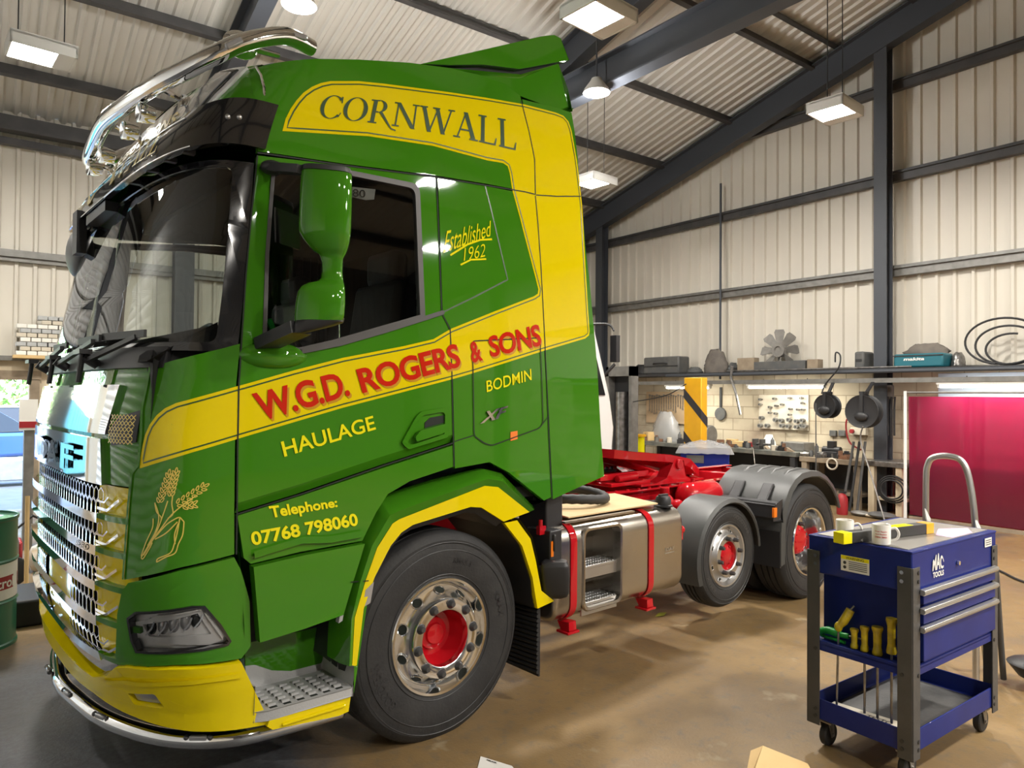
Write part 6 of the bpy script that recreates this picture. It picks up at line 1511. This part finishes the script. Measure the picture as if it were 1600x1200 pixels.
# ------------------------------------------------------------------ things on the shelf
def on(u, v, x=11.3): p = un(u, v, 0, x); return Vector((x, p.y, 2.216))
def crate(name, u0, u1, vt, mt, label, cat='case', dx=.34, x=11.3, bev=.03):
    a, b = un(u0, 575, 0, x), un(u1, 575, 0, x); zt = un((u0+u1)/2, vt, 0, x).z; w = a.y-b.y
    t = empty(name, (x, (a.y+b.y)/2, 2.216)); tag(t, label, cat)
    MB().box((0, 0, (zt-2.216)/2), (dx, w, zt-2.216)).build('shell', mt, t, bevel=bev); return t, w, zt-2.216
t, w, h = crate('tool_case', 1014, 1069, 558, 'case_grey', 'dusty grey tool case on the shelf left of the cloth bundle'); MB().tube([Vector((-.18, w*.2, h*.6)), Vector((-.22, w*.15, h*.62)), Vector((-.22, -w*.15, h*.62)), Vector((-.18, -w*.2, h*.6))], .014, 8).build('handle', 'black_plastic', t); MB().box((-.172, 0, h*.45), (.012, w*.96, .02)).build('seam', 'black_plastic', t)
t, w, h = crate('small_case', 1343, 1358, 550, 'case_grey', 'small dark case on the shelf beside the steel column'); MB().box((-.172, 0, h*.5), (.012, w*.6, .04)).build('latch', 'black_plastic', t)
t, w, h = crate('power_tool_case', 1404, 1482, 553, 'makita_teal', 'teal power tool case with white lettering on the shelf', x=11.21); case_top = 2.22+h; a_ = .0
flattext('makita', (-.178, w*.28, h*.50), (0, -1, 0), (0, 0, 1), w*.42, h*.22, .03, .15).build('lettering', 'label_white', t, smooth=0); MB().box((-.172, 0, h*.86), (.02, w, .015)).build('lid_seam', 'black_plastic', t)
def heap(name, u0, u1, vt, mt, label, cat, seed, x=11.35, z0=2.216, n=9, dx=.3, lay=0):
    """folded or lumpy cloth-like bundle"""
    random.seed(seed); a, b = un(u0, 575, 0, x), un(u1, 575, 0, x); zt = un((u0+u1)/2, vt, 0, x).z; w = a.y-b.y; hh = zt-z0; rings = []
    for j in range(n+1):
        f = j/n; s = (1-.55*f**2)*(1 if j else .9); rings.append([Vector((dx/2*s*cos(2*pi*k/18)*(1+.15*random.uniform(-1, 1)), w/2*s*sin(2*pi*k/18)*(1+.12*random.uniform(-1, 1)), hh*f*(1-.12*random.random()))) for k in range(18)])
    return tag(MB().loft(rings).build(name, mt, loc=(x, (a.y+b.y)/2, z0), smooth=50), label, cat)
heap('cloth_bundle', 1101, 1137, 545, 'dust_cloth', 'brown grey cloth bag slumped on the shelf left of the big fan', 'bag', 4); heap('folded_cover', 1412, 1486, 536, 'dust_cloth', 'folded dark cover lying on the teal case', 'cover', 8, z0=case_top, x=11.42, n=4); heap('dark_rag', 1140, 1152, 566, 'case_grey', 'dark rag beside the cloth bag on the shelf', 'rag', 9); heap('cable_bundle', 990, 1016, 569, 'black_rubber', 'dark bundle of straps at the left end of the shelf', 'straps', 10); heap('rag_roll', 1075, 1097, 573, 'case_grey', 'low grey roll between the tool case and the cloth bag', 'roll', 12); heap('engine_part', 1488, 1508, 549, 'tool_steel', 'lumpy metal engine part on the shelf right of the teal case', 'engine part', 13)
for u0, u1, v, lab in ((1156, 1182, 560, 'short pale timber block on the shelf under the fan'), (1182, 1262, 566, 'long dark board on the shelf under the fan'), (1265, 1282, 562, 'little wooden offcut on the shelf right of the fan')):
    a, b = un(u0, 570, 0, 11.2), un(u1, 570, 0, 11.2); z = un(u0, v, 0, 11.2).z; tag(MB().box((0, 0, (z-2.216)/2), (.16, a.y-b.y, z-2.216)).build('timber_offcut', 'wood_grey' if u0 != 1182 else 'case_grey', loc=(11.2, (a.y+b.y)/2, 2.216), bevel=.004), lab, 'wood')
# radiator fan
fc = un(1218, 539, 0, 11.45); fc.z = 2.222+.378; t = empty('radiator_fan', fc, 0); tag(t, 'large grey radiator fan with eight blades propped on the shelf', 'fan')
MB().lathe([(0, -.03), (.06, -.035), (.07, -.06), (.125, -.06), (.13, -.02), (.13, .05), (.10, .05), (.0, .03)], (0, 0, 0), 'x', 28).build('hub', 'fan_grey', t)
for k in range(8):
    a = 2*pi*k/8; er = Vector((0, cos(a), sin(a))); et = Vector((0, -sin(a), cos(a))); ax_ = Vector((1, 0, 0)); rings = []
    for rr, w_ in ((.115, .05), (.22, .07), (.32, .09), (.37, .07)):
        tw_ = .75-.9*rr; c = er*rr; d1 = et*cos(tw_)+ax_*sin(tw_); n1 = ax_*cos(tw_)-et*sin(tw_); rings.append([c+d1*w_+n1*.004, c+n1*.012, c-d1*w_+n1*.004, c-d1*w_-n1*.004, c-n1*.002, c+d1*w_-n1*.004])
    MB().loft(rings).build('blade', 'fan_grey', t)
# coil of hose
hc = un(1560, 540, 0, 11.25)
P = []
for j in range(101):
    a = 2*pi*j/40-1.4; f = j/100; r_ = .44-.17*f; P.append(Vector((11.3+.10*f, hc.y-.03-.10*f+r_*1.12*cos(a), 2.235+r_*.80+r_*.78*sin(a))))
tag(MB().tube(P, .015, 8).build('hose_coil', 'black_rubber'), 'loose coil of dark hose standing on the shelf at the right', 'hose')
# ------------------------------------------------------------------ clutter on the benches
random.seed(21)
BT = .842
def put(name, u, mk, label, cat, x=11.2, z=BT, rz=0, group=None):
    p = un(u, 690, 0, x); o = mk(); o.location = (x, p.y, z); o.rotation_euler = (0, 0, rz); return tag(o, label, cat, group)
bx_ = lambda n, s, mt, b=.006: (lambda: MB().box((0, 0, s[2]/2), s).build(n, mt, bevel=b))
put('parts_box', 1158, bx_('parts_box', (.14, .26, .10), 'card'), 'open brown parts box in the middle of the workbench', 'box', 11.33)
put('red_carton', 1176, bx_('red_carton', (.12, .42, .08), 'red_box'), 'long red carton lying behind the clutter on the workbench', 'box', 11.56, BT, .05)
put('wood_box', 1144, bx_('wood_box', (.12, .2, .12), 'card'), 'light wooden box left of the parts box on the workbench', 'box', 11.5, BT)
put('steel_tray', 1246, bx_('steel_tray', (.34, .44, .14), 'galv'), 'grey steel tray standing on the right end of the workbench', 'tray', 11.42, .845)
put('cardboard_carton', 1014, bx_('cardboard_carton', (.2, .14, .18), 'card'), 'small brown carton at the left of the workbench beside the plastic bag', 'box', 11.2, BT)
heap('plastic_bag', 1020, 1062, 612, 'bag_plastic', 'crumpled clear plastic bag on the workbench left of the yellow post', 'bag', 31, 11.42, BT, 8, .36).scale = (1, 1, .62)
heap('white_cloth', 1192, 1212, 676, 'mug_white', 'white cloth heaped on the workbench under the socket board', 'cloth', 32, 11.46, BT, 6, .2).scale = (1, 1, .9)
def machine(n):
    def f():
        m = MB(); m.box((0, 0, .05), (.2, .26, .1)); m.cyl((0, -.15, .12), (0, .15, .12), .06, 16); m.box((0, 0, .2), (.1, .12, .14)); return m.build(n, 'black_plastic', bevel=.008)
    return f
put('bench_grinder', 1300, machine('bench_grinder'), 'black bench grinder on the brown wooden bench', 'grinder', 11.25, .782)
def vice():
    m = MB(); m.box((0, 0, .03), (.16, .12, .06)); m.box((0, .06, .12), (.12, .06, .12)); m.box((0, -.08, .12), (.12, .05, .12)); m.cyl((0, -.24, .09), (0, .1, .09), .02, 10); m.cyl((-.08, -.25, .09), (.08, -.25, .09), .008, 8); return m.build('vice', 'post_grey', bevel=.006)
put('vice', 1185, vice, 'dark steel vice on the front edge of the workbench', 'vice', 11.1)
put('lever_bar', 1178, lambda: MB().tube([Vector((.12, .02, .012)), Vector((-.02, 0, .014)), Vector((-.07, -.05, -.10)), Vector((-.10, -.1, -.30))], .010, 8).build('lever_bar', 'brushed_steel'), 'bright steel lever hanging over the workbench edge', 'lever', 11.0, BT)
def drum_():
    m = MB()
    for k in range(6): m.lathe([(.17, k*.03), (.19, k*.03+.015), (.17, k*.03+.03)], (0, 0, .19), 'y', 24)
    m.lathe([(0, .0), (.17, .0)], (0, 0, .19), 'y', 24); m.lathe([(0, .18), (.17, .18)], (0, 0, .19), 'y', 24); return m.build('filter_drum', 'galv', smooth=30)
put('filter_drum', 1112, drum_, 'ribbed grey steel drum on the workbench right of the yellow post', 'drum', 11.15)
cl = [(k, u) for k, u in enumerate((1003, 1008, 1030, 1042, 1062, 1128, 1136, 1143, 1168, 1207, 1214, 1222, 1229, 1268, 1276, 1284, 1310, 1318))]
kinds = [('small_motor', 'tool_steel'), ('oil_can', 'black_plastic'), ('metal_bracket', 'rust'), ('jar', 'case_grey'), ('spray_can', 'case_grey')]
near = {1003: 'at the left end of the workbench', 1008: 'near the left end of the workbench', 1030: 'in front of the plastic bag', 1042: 'beside the plastic bag', 1050: 'right of the plastic bag', 1062: 'just left of the yellow post', 1120: 'right of the ribbed drum', 1128: 'left of the light wooden box', 1136: 'in front of the light wooden box', 1143: 'left of the brown parts box', 1168: 'left of the vice', 1190: 'right of the vice', 1200: 'under the middle of the socket board', 1207: 'behind the white cloth', 1214: 'right of the white cloth', 1222: 'left of the steel tray', 1229: 'touching the steel tray', 1268: 'at the left end of the brown bench', 1276: 'under the cable reel', 1284: 'left of the bench grinder', 1310: 'right of the bench grinder', 1318: 'at the right end of the brown bench'}
for k, u in cl:
    nm, mt = kinds[k % 5]; z = BT if u < 1260 else .782; s = random.uniform(.5, .8)
    def mk(nm=nm, mt=mt, s=s):
        m = MB()
        if nm == 'small_motor': m.cyl((0, -.09*s, .06*s), (0, .09*s, .06*s), .06*s, 14); m.box((0, 0, .02), (.10, .10, .04)); m.cyl((0, -.13*s, .06*s), (0, -.09*s, .06*s), .015, 8)
        elif nm == 'oil_can': m.lathe([(0, 0), (.05*s, 0), (.05*s, .10*s), (.015, .14*s), (.008, .22*s), (0, .22*s)], (0, 0, 0), 'z', 14)
        elif nm == 'metal_bracket': m.box((0, 0, .03), (.06, .22*s, .06)); m.box((0, .08*s, .08), (.06, .04, .10))
        elif nm == 'jar': m.lathe([(0, 0), (.045*s, 0), (.045*s, .10*s), (.035*s, .115*s), (.035*s, .135*s), (0, .135*s)], (0, 0, 0), 'z', 14)
        else: m.lathe([(0, 0), (.033, 0), (.033, .17), (.022, .19), (.012, .195), (.012, .22), (0, .22)], (0, 0, 0), 'z', 14)
        return m.build(nm, mt, bevel=0)
    put(nm, u, mk, {'small_motor': 'grey metal motor', 'oil_can': 'black oil can', 'metal_bracket': 'rusty metal bracket', 'jar': 'dull grey jar', 'spray_can': 'grey spray can'}[nm]+' '+near[u], {'small_motor': 'motor', 'oil_can': 'oil can', 'metal_bracket': 'bracket', 'jar': 'jar', 'spray_can': 'spray can'}[nm], 11.07+.2*random.random()*.2, z, random.uniform(-.8, .8))
random.seed(77)
kinds2 = [('bolt_box', 'rust', 'rusty open bolt box'), ('pipe_union', 'tool_steel', 'steel pipe union'), ('black_block', 'black_plastic', 'black rubber block'), ('tin', 'galv', 'dented tin'), ('gear', 'post_grey', 'dark toothed gear'), ('wood_wedge', 'wood_grey', 'wooden wedge'), ('filter', 'board_white', 'pale round filter')]
marks = [(1005, 'at the left end of the workbench'), (1026, 'before the plastic bag'), (1046, 'near the middle of the plastic bag'), (1064, 'beside the yellow post on its left'), (1122, 'next to the ribbed drum'), (1137, 'near the light wooden box'), (1150, 'near the brown parts box'), (1164, 'between the parts box and the vice'), (1196, 'right of the vice'), (1209, 'near the white cloth'), (1221, 'under the right part of the socket board'), (1236, 'by the steel tray'), (1258, 'at the left of the brown bench'), (1279, 'by the bench grinder on its left'), (1322, 'by the bench grinder on its right')]
for j, (row, xx) in enumerate((('front', 11.06), ('back', 11.28))):
    for k, (u, where) in enumerate(marks):
        nm, mt, lab = kinds2[(k*3+j*2) % 7]; z = BT if u < 1250 else .782; s = random.uniform(.8, 1.15)
        if (j == 0 and 1160 < u < 1200) or (j == 1 and u in (1026, 1046, 1236, 1150)): continue
        def mk(nm=nm, mt=mt, s=s):
            m = MB()
            if nm == 'bolt_box': m.box((0, 0, .03*s), (.10*s, .12*s, .06*s)); m.box((.045*s, 0, .075*s), (.008, .12*s, .04*s))
            elif nm == 'pipe_union': m.cyl((0, -.06*s, .03*s), (0, .06*s, .03*s), .03*s, 12); m.cyl((0, -.02*s, .03*s), (0, .02*s, .03*s), .04*s, 6)
            elif nm == 'black_block': m.box((0, 0, .04*s), (.09*s, .13*s, .08*s)); m.box((0, .02, .09*s), (.06*s, .06*s, .03*s))
            elif nm == 'tin': m.lathe([(0, 0), (.045*s, 0), (.045*s, .09*s), (.048*s, .095*s), (.04*s, .09*s), (0, .085*s)], (0, 0, 0), 'z', 14)
            elif nm == 'gear': m.lathe([(0, 0), (.05*s, 0), (.05*s, .04*s), (.025*s, .045*s), (.025*s, .07*s), (0, .07*s)], (0, 0, 0), 'z', 10)
            elif nm == 'wood_wedge': m.prism([(-.06*s, 0), (.06*s, 0), (.06*s, .07*s)], 0, -.04*s, .04*s)
            else: m.lathe([(0, 0), (.05*s, 0), (.05*s, .10*s), (.03*s, .105*s), (.028*s, .09*s), (0, .09*s)], (0, 0, 0), 'z', 16)
            return m.build(nm, mt, bevel=0)
        put(nm, u+(3 if j else 0), mk, lab+' in the '+row+' row '+where, 'part', xx+random.uniform(-.02, .02), z, random.uniform(-.5, .5), 'loose parts on the workbenches')
# on and near the wall
p = X(1126, 645, 11.68); t = empty('hanging_sander', p); tag(t, 'dark round sanding disc hanging on the wall right of the yellow post', 'disc'); MB().lathe([(0, -.03), (.12, -.03), (.13, 0), (.12, .02), (0, .02)], (0, 0, -.02), 'x', 24).build('disc', 'case_grey', t); MB().bar((0, 0, .1), (0, 0, .5), .05, .012).build('strap', 'black_rubber', t)
tag(MB().tube([X(1144, 572, 10.95), X(1142, 590, 10.95), X(1150, 615, 10.95), X(1157, 648, 10.95)], .024, 8).build('bent_pipe', 'tool_steel'), 'bent grey pipe hooked over the front of the shelf', 'pipe')
for u, v, lab in ((1302, 677, 'small grey switch box on the wall above the brown bench'), (1316, 677, 'grey socket box right of the switch box')): p = X(u, v, 11.68); tag(MB().box((0, 0, 0), (.05, .12, .10)).build('switch_box', 'case_grey', loc=p, bevel=.008), lab, 'switch')
p = X(1341, 674, 11.63); t = empty('control_box', p); tag(t, 'pale control box with a round red button beside the steel column', 'control box'); MB().box((.05, 0, 0), (.12, .26, .12)).build('body', 'board_white', t, bevel=.008); MB().lathe([(0, -.05), (.035, -.045), (.035, 0)], (-.01, .09, 0), 'x', 16).build('red_button', 'red_box', t)
t = empty('coiled_lead', X(1300, 725, 10.975)); tag(t, 'pale ring of lead hanging on the front of the brown bench', 'lead'); MB().tube([Vector((0, .085*cos(2*pi*k/24), .085*sin(2*pi*k/24))) for k in range(24)], .014, 8, closed=True).build('ring', 'board_white', t); MB().box((.01, 0, .12), (.02, .02, .09)).build('hook', 'tool_steel', t)
for k, (ut, ub) in enumerate(((1334, 1316), (1343, 1327), (1352, 1339))): a = un(ub, 800, 0, 10.75); a.z = .02; b = X(ut, 690, 10.94); tag(MB().cyl(a, b, .02, 10).build('steel_bar', 'post_grey' if k != 1 else 'black_rubber'), ('thick grey bar leaning left of the steel column', 'black bar leaning between two grey bars', 'thin grey bar leaning closest to the steel column')[k], 'bar')
p = un(1316, 797, 0, 10.5); p.z = 0; t = empty('fire_extinguisher', p); tag(t, 'red fire extinguisher on the floor behind the rear mudguard', 'extinguisher'); MB().lathe([(0, 0), (.075, 0), (.08, .02), (.08, .24), (.05, .30), (.02, .32), (0, .32)], (0, 0, 0), 'z', 20).build('cylinder', 'red_box', t); MB().box((0, 0, .335), (.03, .10, .03)).build('valve', 'black_plastic', t)
for u, v, r_, lab, mt in ((1345, 789, .10, 'grey rag on the floor below the leaning bars', 'galv'), (1378, 795, .13, 'dark lump of scrap on the floor by the side bench', 'case_grey'), (1362, 790, .08, 'pale twist of packing on the floor by the side bench', 'board_white')): p = un(u, v, 0, 10.6); p.z = r_*.4; tag(MB().ball((0, 0, 0), (r_, r_*1.6, r_*.4), 12, 8).build('floor_scrap', mt, loc=p), lab, 'scrap')
m = MB(); c = X(1393, 765, 10.95)
for k in range(3): m.tube([c+Vector((.02*k, (.16+.03*k)*cos(2*pi*j/28), (.14+.03*k)*sin(2*pi*j/28))) for j in range(28)], .012, 7, closed=True)
tag(m.build('cable_coil', 'black_rubber'), 'coil of black cable hanging under the small side bench', 'cable')
p = un(1388, 655, 0, 11.3); t = empty('hanging_tools', p); tag(t, 'bunch of dark gas hoses hanging right of the steel column', 'hoses')
for k in range(5): MB().tube(smoothpath([Vector((0, .10-.05*k, .35)), Vector((.02, .12-.05*k, .1)), Vector((0, .09-.045*k, -.25-.04*(k % 2)))], 5), .016, 8).build('hose', 'black_rubber', t)
MB().box((.05, .06, .42), (.1, .22, .22)).build('cloth', 'dust_cloth', t, bevel=.02)
m = MB(); 
p0, p1, p2 = X(989, 628, 8.52), X(1040, 618, 8.5), X(1072, 600, 8.44); tag(m.tube(smoothpath([p0, p1, p2], 8), .008, 6).build('slack_cable', 'cable'), 'thin slack cable sagging past the yellow post', 'cable')
p = un(1000, 705, 0, 9.3); p.z = 0; t = empty('axle_stand', p); tag(t, 'small yellow stand right of the grey lift mast', 'stand'); zt = un(1000, 682, 0, 9.3).z; MB().cyl((0, 0, .1), (0, 0, zt), .08, 14).build('body', 'letter_yellow', t); MB().cyl((0, 0, zt), (0, 0, zt+.04), .11, 14).build('head', 'post_yellow', t); MB().box((0, 0, .05), (.3, .3, .1)).build('base', 'post_grey', t)

# ------------------------------------------------------------------ left side of the shed and outside
dc = floor_pt(-54, 1010); t = empty('oil_drum', (dc.x, dc.y, 0)); tag(t, 'green and white steel oil drum at the left edge', 'drum')
MB().lathe([(0, .015), (.285, .015), (.295, 0), (.295, .02), (.287, .03), (.287, .30), (.297, .31), (.287, .32), (.287, .58), (.297, .59), (.287, .60), (.287, .86), (.295, .87), (.295, .89), (.285, .89), (.285, .875), (0, .87)], (0, 0, 0), 'z', 40).build('drum', 'drum_green', t)
MB().lathe([(.2885, .33), (.2885, .575)], (0, 0, 0), 'z', 40).build('white_band', 'label_white', t)
P, F, _ = text2d('Castrol', .02); a0 = look(0, 900, .5)-dc.x*0
m = MB(); m2 = MB()
for q in range(3):
    b0 = atan2(-dc.y, -dc.x)+RAD(-70+75*q); m.add([(.2905*cos(b0+RAD(58)*x), .2905*sin(b0+RAD(58)*x), .41+.07*y) for x, y in P], F)
    m2.add([(.2895*cos(b0+RAD(s*6)-RAD(2)), .2895*sin(b0+RAD(s*6)-RAD(2)), z) for s in range(11) for z in (.40, .49)], [(2*k, 2*k+2, 2*k+3, 2*k+1) for k in range(10)])
m2.build('red_panel', 'red_box', t, fix=False); m.build('lettering', 'label_white', t, smooth=0, fix=False)
py = 9.6; a, b = un(29, 700, 1, py), un(58, 700, 1, py); w_ = b.x-a.x; t = empty('sign_cabinet', ((a.x+b.x)/2, py, 0)); tag(t, 'tall pale cabinet with a white sign panel and red strip by the open doorway', 'cabinet')
zt = un(40, 624, 1, py).z; zr = un(40, 672, 1, py).z; MB().box((.01, .1, zr/2), (w_*.55, .2, zr)).build('body', 'galv', t); MB().box((0, 0, (zt+zr)/2), (w_, .03, zt-zr)).build('panel', 'label_white', t); MB().box((0, -.017, zr+.06), (w_, .004, .07)).build('red_strip', 'red_box', t)
pd = un(42, 860, 1, 7.6); pd.z = .02; tag(MB().cyl(pd, un(43, 775, 1, 7.75), .018, 10).build('shovel_handle', 'card'), 'upright wooden handle standing left of the lorry grille', 'handle')
c = floor_pt(20, 925); 
tag(MB().box((0, 0, .15), (.30, .30, .30)).build('red_case', 'red_box', loc=(c.x-.05, c.y+.9, 0), bevel=.02), 'red plastic case on the floor behind the oil drum', 'case')
t = empty('hand_cart', (c.x+.0, c.y+.25, 0)); tag(t, 'grey hand cart wheel set beside the oil drum', 'cart'); MB().lathe([(0, -.04), (.10, -.04), (.13, -.03), (.13, .03), (.10, .04), (0, .04)], (0, 0, .13), 'y', 24).build('wheel', 'black_rubber', t); MB().box((-.1, .1, .30), (.3, .3, .3)).build('body', 'galv', t, bevel=.06); MB().tube([Vector((-.1, 0, .4)), Vector((.15, -.02, .62)), Vector((.42, 0, .45))], .012, 8).build('handle', 'black_plastic', t)
tag(MB().box((0, 0, .13), (.34, .26, .26)).build('pink_bag', 'board_white', loc=(c.x+.32, c.y+.75, 0), bevel=.08), 'pale sack on the floor behind the upright handle', 'sack')
tag(MB().box((0, 0, .10), (.5, .6, .20)).build('shadow_box', 'black_rubber', loc=(floor_pt(30, 985).x+.14, floor_pt(30, 985).y+.35, 0), bevel=.02), 'low black box standing in for the floor shadow right of the oil drum', 'tray')  # dark box added where only shadow lies on the floor
random.seed(5); n_ = 0
for j in range(9):                      # pale bricks stacked on the ledge beside the windscreen
    for i in range(6):
        for dpt in (0,):
            x = .50+.13*i+.05*(j % 2); z = 2.29+.066*j+.033
            if j > 6 and i < 2: continue
            n_ += 1; o = MB().box((0, 0, 0), (.12, .2, .06), random.uniform(-.03, .03)).build('brick', ('mug_white', 'board_white', 'concrete_block')[(i*3+j) % 3], loc=(x+random.uniform(-.002, .002), FY-.24, z), bevel=.006)
            tag(o, 'pale brick in the rough stack on the ledge left of the windscreen', 'brick', 'pale bricks on the wall ledge')
tag(MB().box((0, 0, 0), (1.1, .34, .045)).build('ledge_plank', 'card', loc=(.95, FY-.25, 2.268)), 'brown plank under the stack of pale bricks', 'plank')
# outside the doorway
sun = bpy.data.lights.new('sun', 'SUN'); sun.energy = 3.2; sun.angle = .02; so = bpy.data.objects.new('sun', sun); COL.objects.link(so); so.rotation_euler = Vector((.35, .62, -.70)).to_track_quat('-Z', 'Y').to_euler()
py = 17.5; a, b = un(-60, 755, 1, py), un(62, 755, 1, py); zt = un(20, 716, 1, py).z
tag(MB().box(((a.x+b.x)/2, py, zt/2), (b.x-a.x, .7, zt)).build('concrete_barrier', 'concrete_block', bevel=.03), 'grey concrete block outside the doorway', 'barrier')
def car(x, y, rz, mt, label):
    t = empty('car', (x, y, -.1), rz); tag(t, label, 'car', 'cars parked outside the doorway')
    m = MB(); m.prism([(-2.0, .35), (2.0, .35), (2.05, .75), (1.2, .9), (-1.9, .95), (-2.05, .7)], 1, -.85, .85); m.build('body', mt, t, bevel=.08)
    m = MB(); m.loft([[Vector((x_, y_, .9)) for x_, y_ in ((-1.8, -.8), (1.1, -.8), (1.1, .8), (-1.8, .8))], [Vector((x_, y_, 1.42)) for x_, y_ in ((-1.3, -.6), (.35, -.6), (.35, .6), (-1.3, .6))]]); m.build('cabin', 'car_glass', t, bevel=.04)
    MB().box((-.47, 0, 1.43), (1.6, 1.2, .04)).build('roof', mt, t, bevel=.02)
    for sx in (-1.25, 1.3):
        for sy in (-.8, .8): MB().lathe([(0, -.1), (.28, -.1), (.31, -.06), (.31, .06), (.28, .1), (0, .1)], (sx, sy, .31), 'y', 20).build('wheel', 'black_rubber', t)
car(-.2, 20.6, .5, 'car_blue', 'blue car with a sloping windscreen parked outside the doorway'); car(.6, 24.5, .2, 'white_paint', 'pale car parked further back outside the doorway')
def tree(x, y, h, r_, seed, label):
    random.seed(seed); t = empty('tree', (x, y, -.1)); tag(t, label, 'tree', 'trees outside the doorway')
    MB().tube([Vector((0, 0, 0)), Vector((.1, 0, h*.4)), Vector((0, .1, h*.8))], [.16, .12, .05], 8).build('trunk', 'wood_grey', t)
    m = MB(); vs = []; fs = []
    for k in range(1500):
        a, b, q = random.uniform(0, 2*pi), random.uniform(-1, 1), random.random()**.4; s = sqrt(1-b*b); c = Vector((r_*q*s*cos(a), r_*q*s*sin(a), h*.55+h*.5*q*b)); d = Vector((random.uniform(-1, 1), random.uniform(-1, 1), random.uniform(-.5, 1))).normalized(); e_ = d.orthogonal().normalized(); g_ = d.cross(e_); L_ = random.uniform(.08, .17); o_ = len(vs)
        vs += [c-e_*L_, c+g_*L_*.5, c+e_*L_, c-g_*L_*.5]; fs.append((o_, o_+1, o_+2, o_+3))
    m.add(vs, fs).build('foliage', 'leaf_green', t, smooth=0, fix=False)
for k, (x, y, h, r_, lab) in enumerate(((-.6, 28, 5.5, 2.0, 'leafy tree filling the middle of the open doorway'), (2.2, 32, 7, 2.4, 'taller tree behind, at the right of the doorway'), (-5.0, 28, 6, 2.1, 'broad tree beyond the left of the doorway'), (-9.4, 28, 6, 2.1, 'broad tree far left beyond the doorway'), (-2.6, 33.5, 8, 2.6, 'tall tree at the back, between two others beyond the doorway'))): tree(x, y, h, r_, 40+k, lab)
t = empty('container', (-6.4, 19.5, -.1), .1); tag(t, 'teal shipping container standing outside left of the doorway', 'container'); m = MB(); P = ribs(-3, 3, .28, .04, .1, .03); vs = []; fs = []
for k, (x, o) in enumerate(P):
    vs += [(x, -1.2-o, .1), (x, -1.2-o, 2.55)]
    if k: fs.append((2*k-2, 2*k, 2*k+1, 2*k-1))
m.add(vs, fs).build('side', 'teal_steel', t, smooth=0, fix=False); MB().box((0, 0, 1.3), (6, 2.3, 2.4)).build('body', 'teal_steel', t)
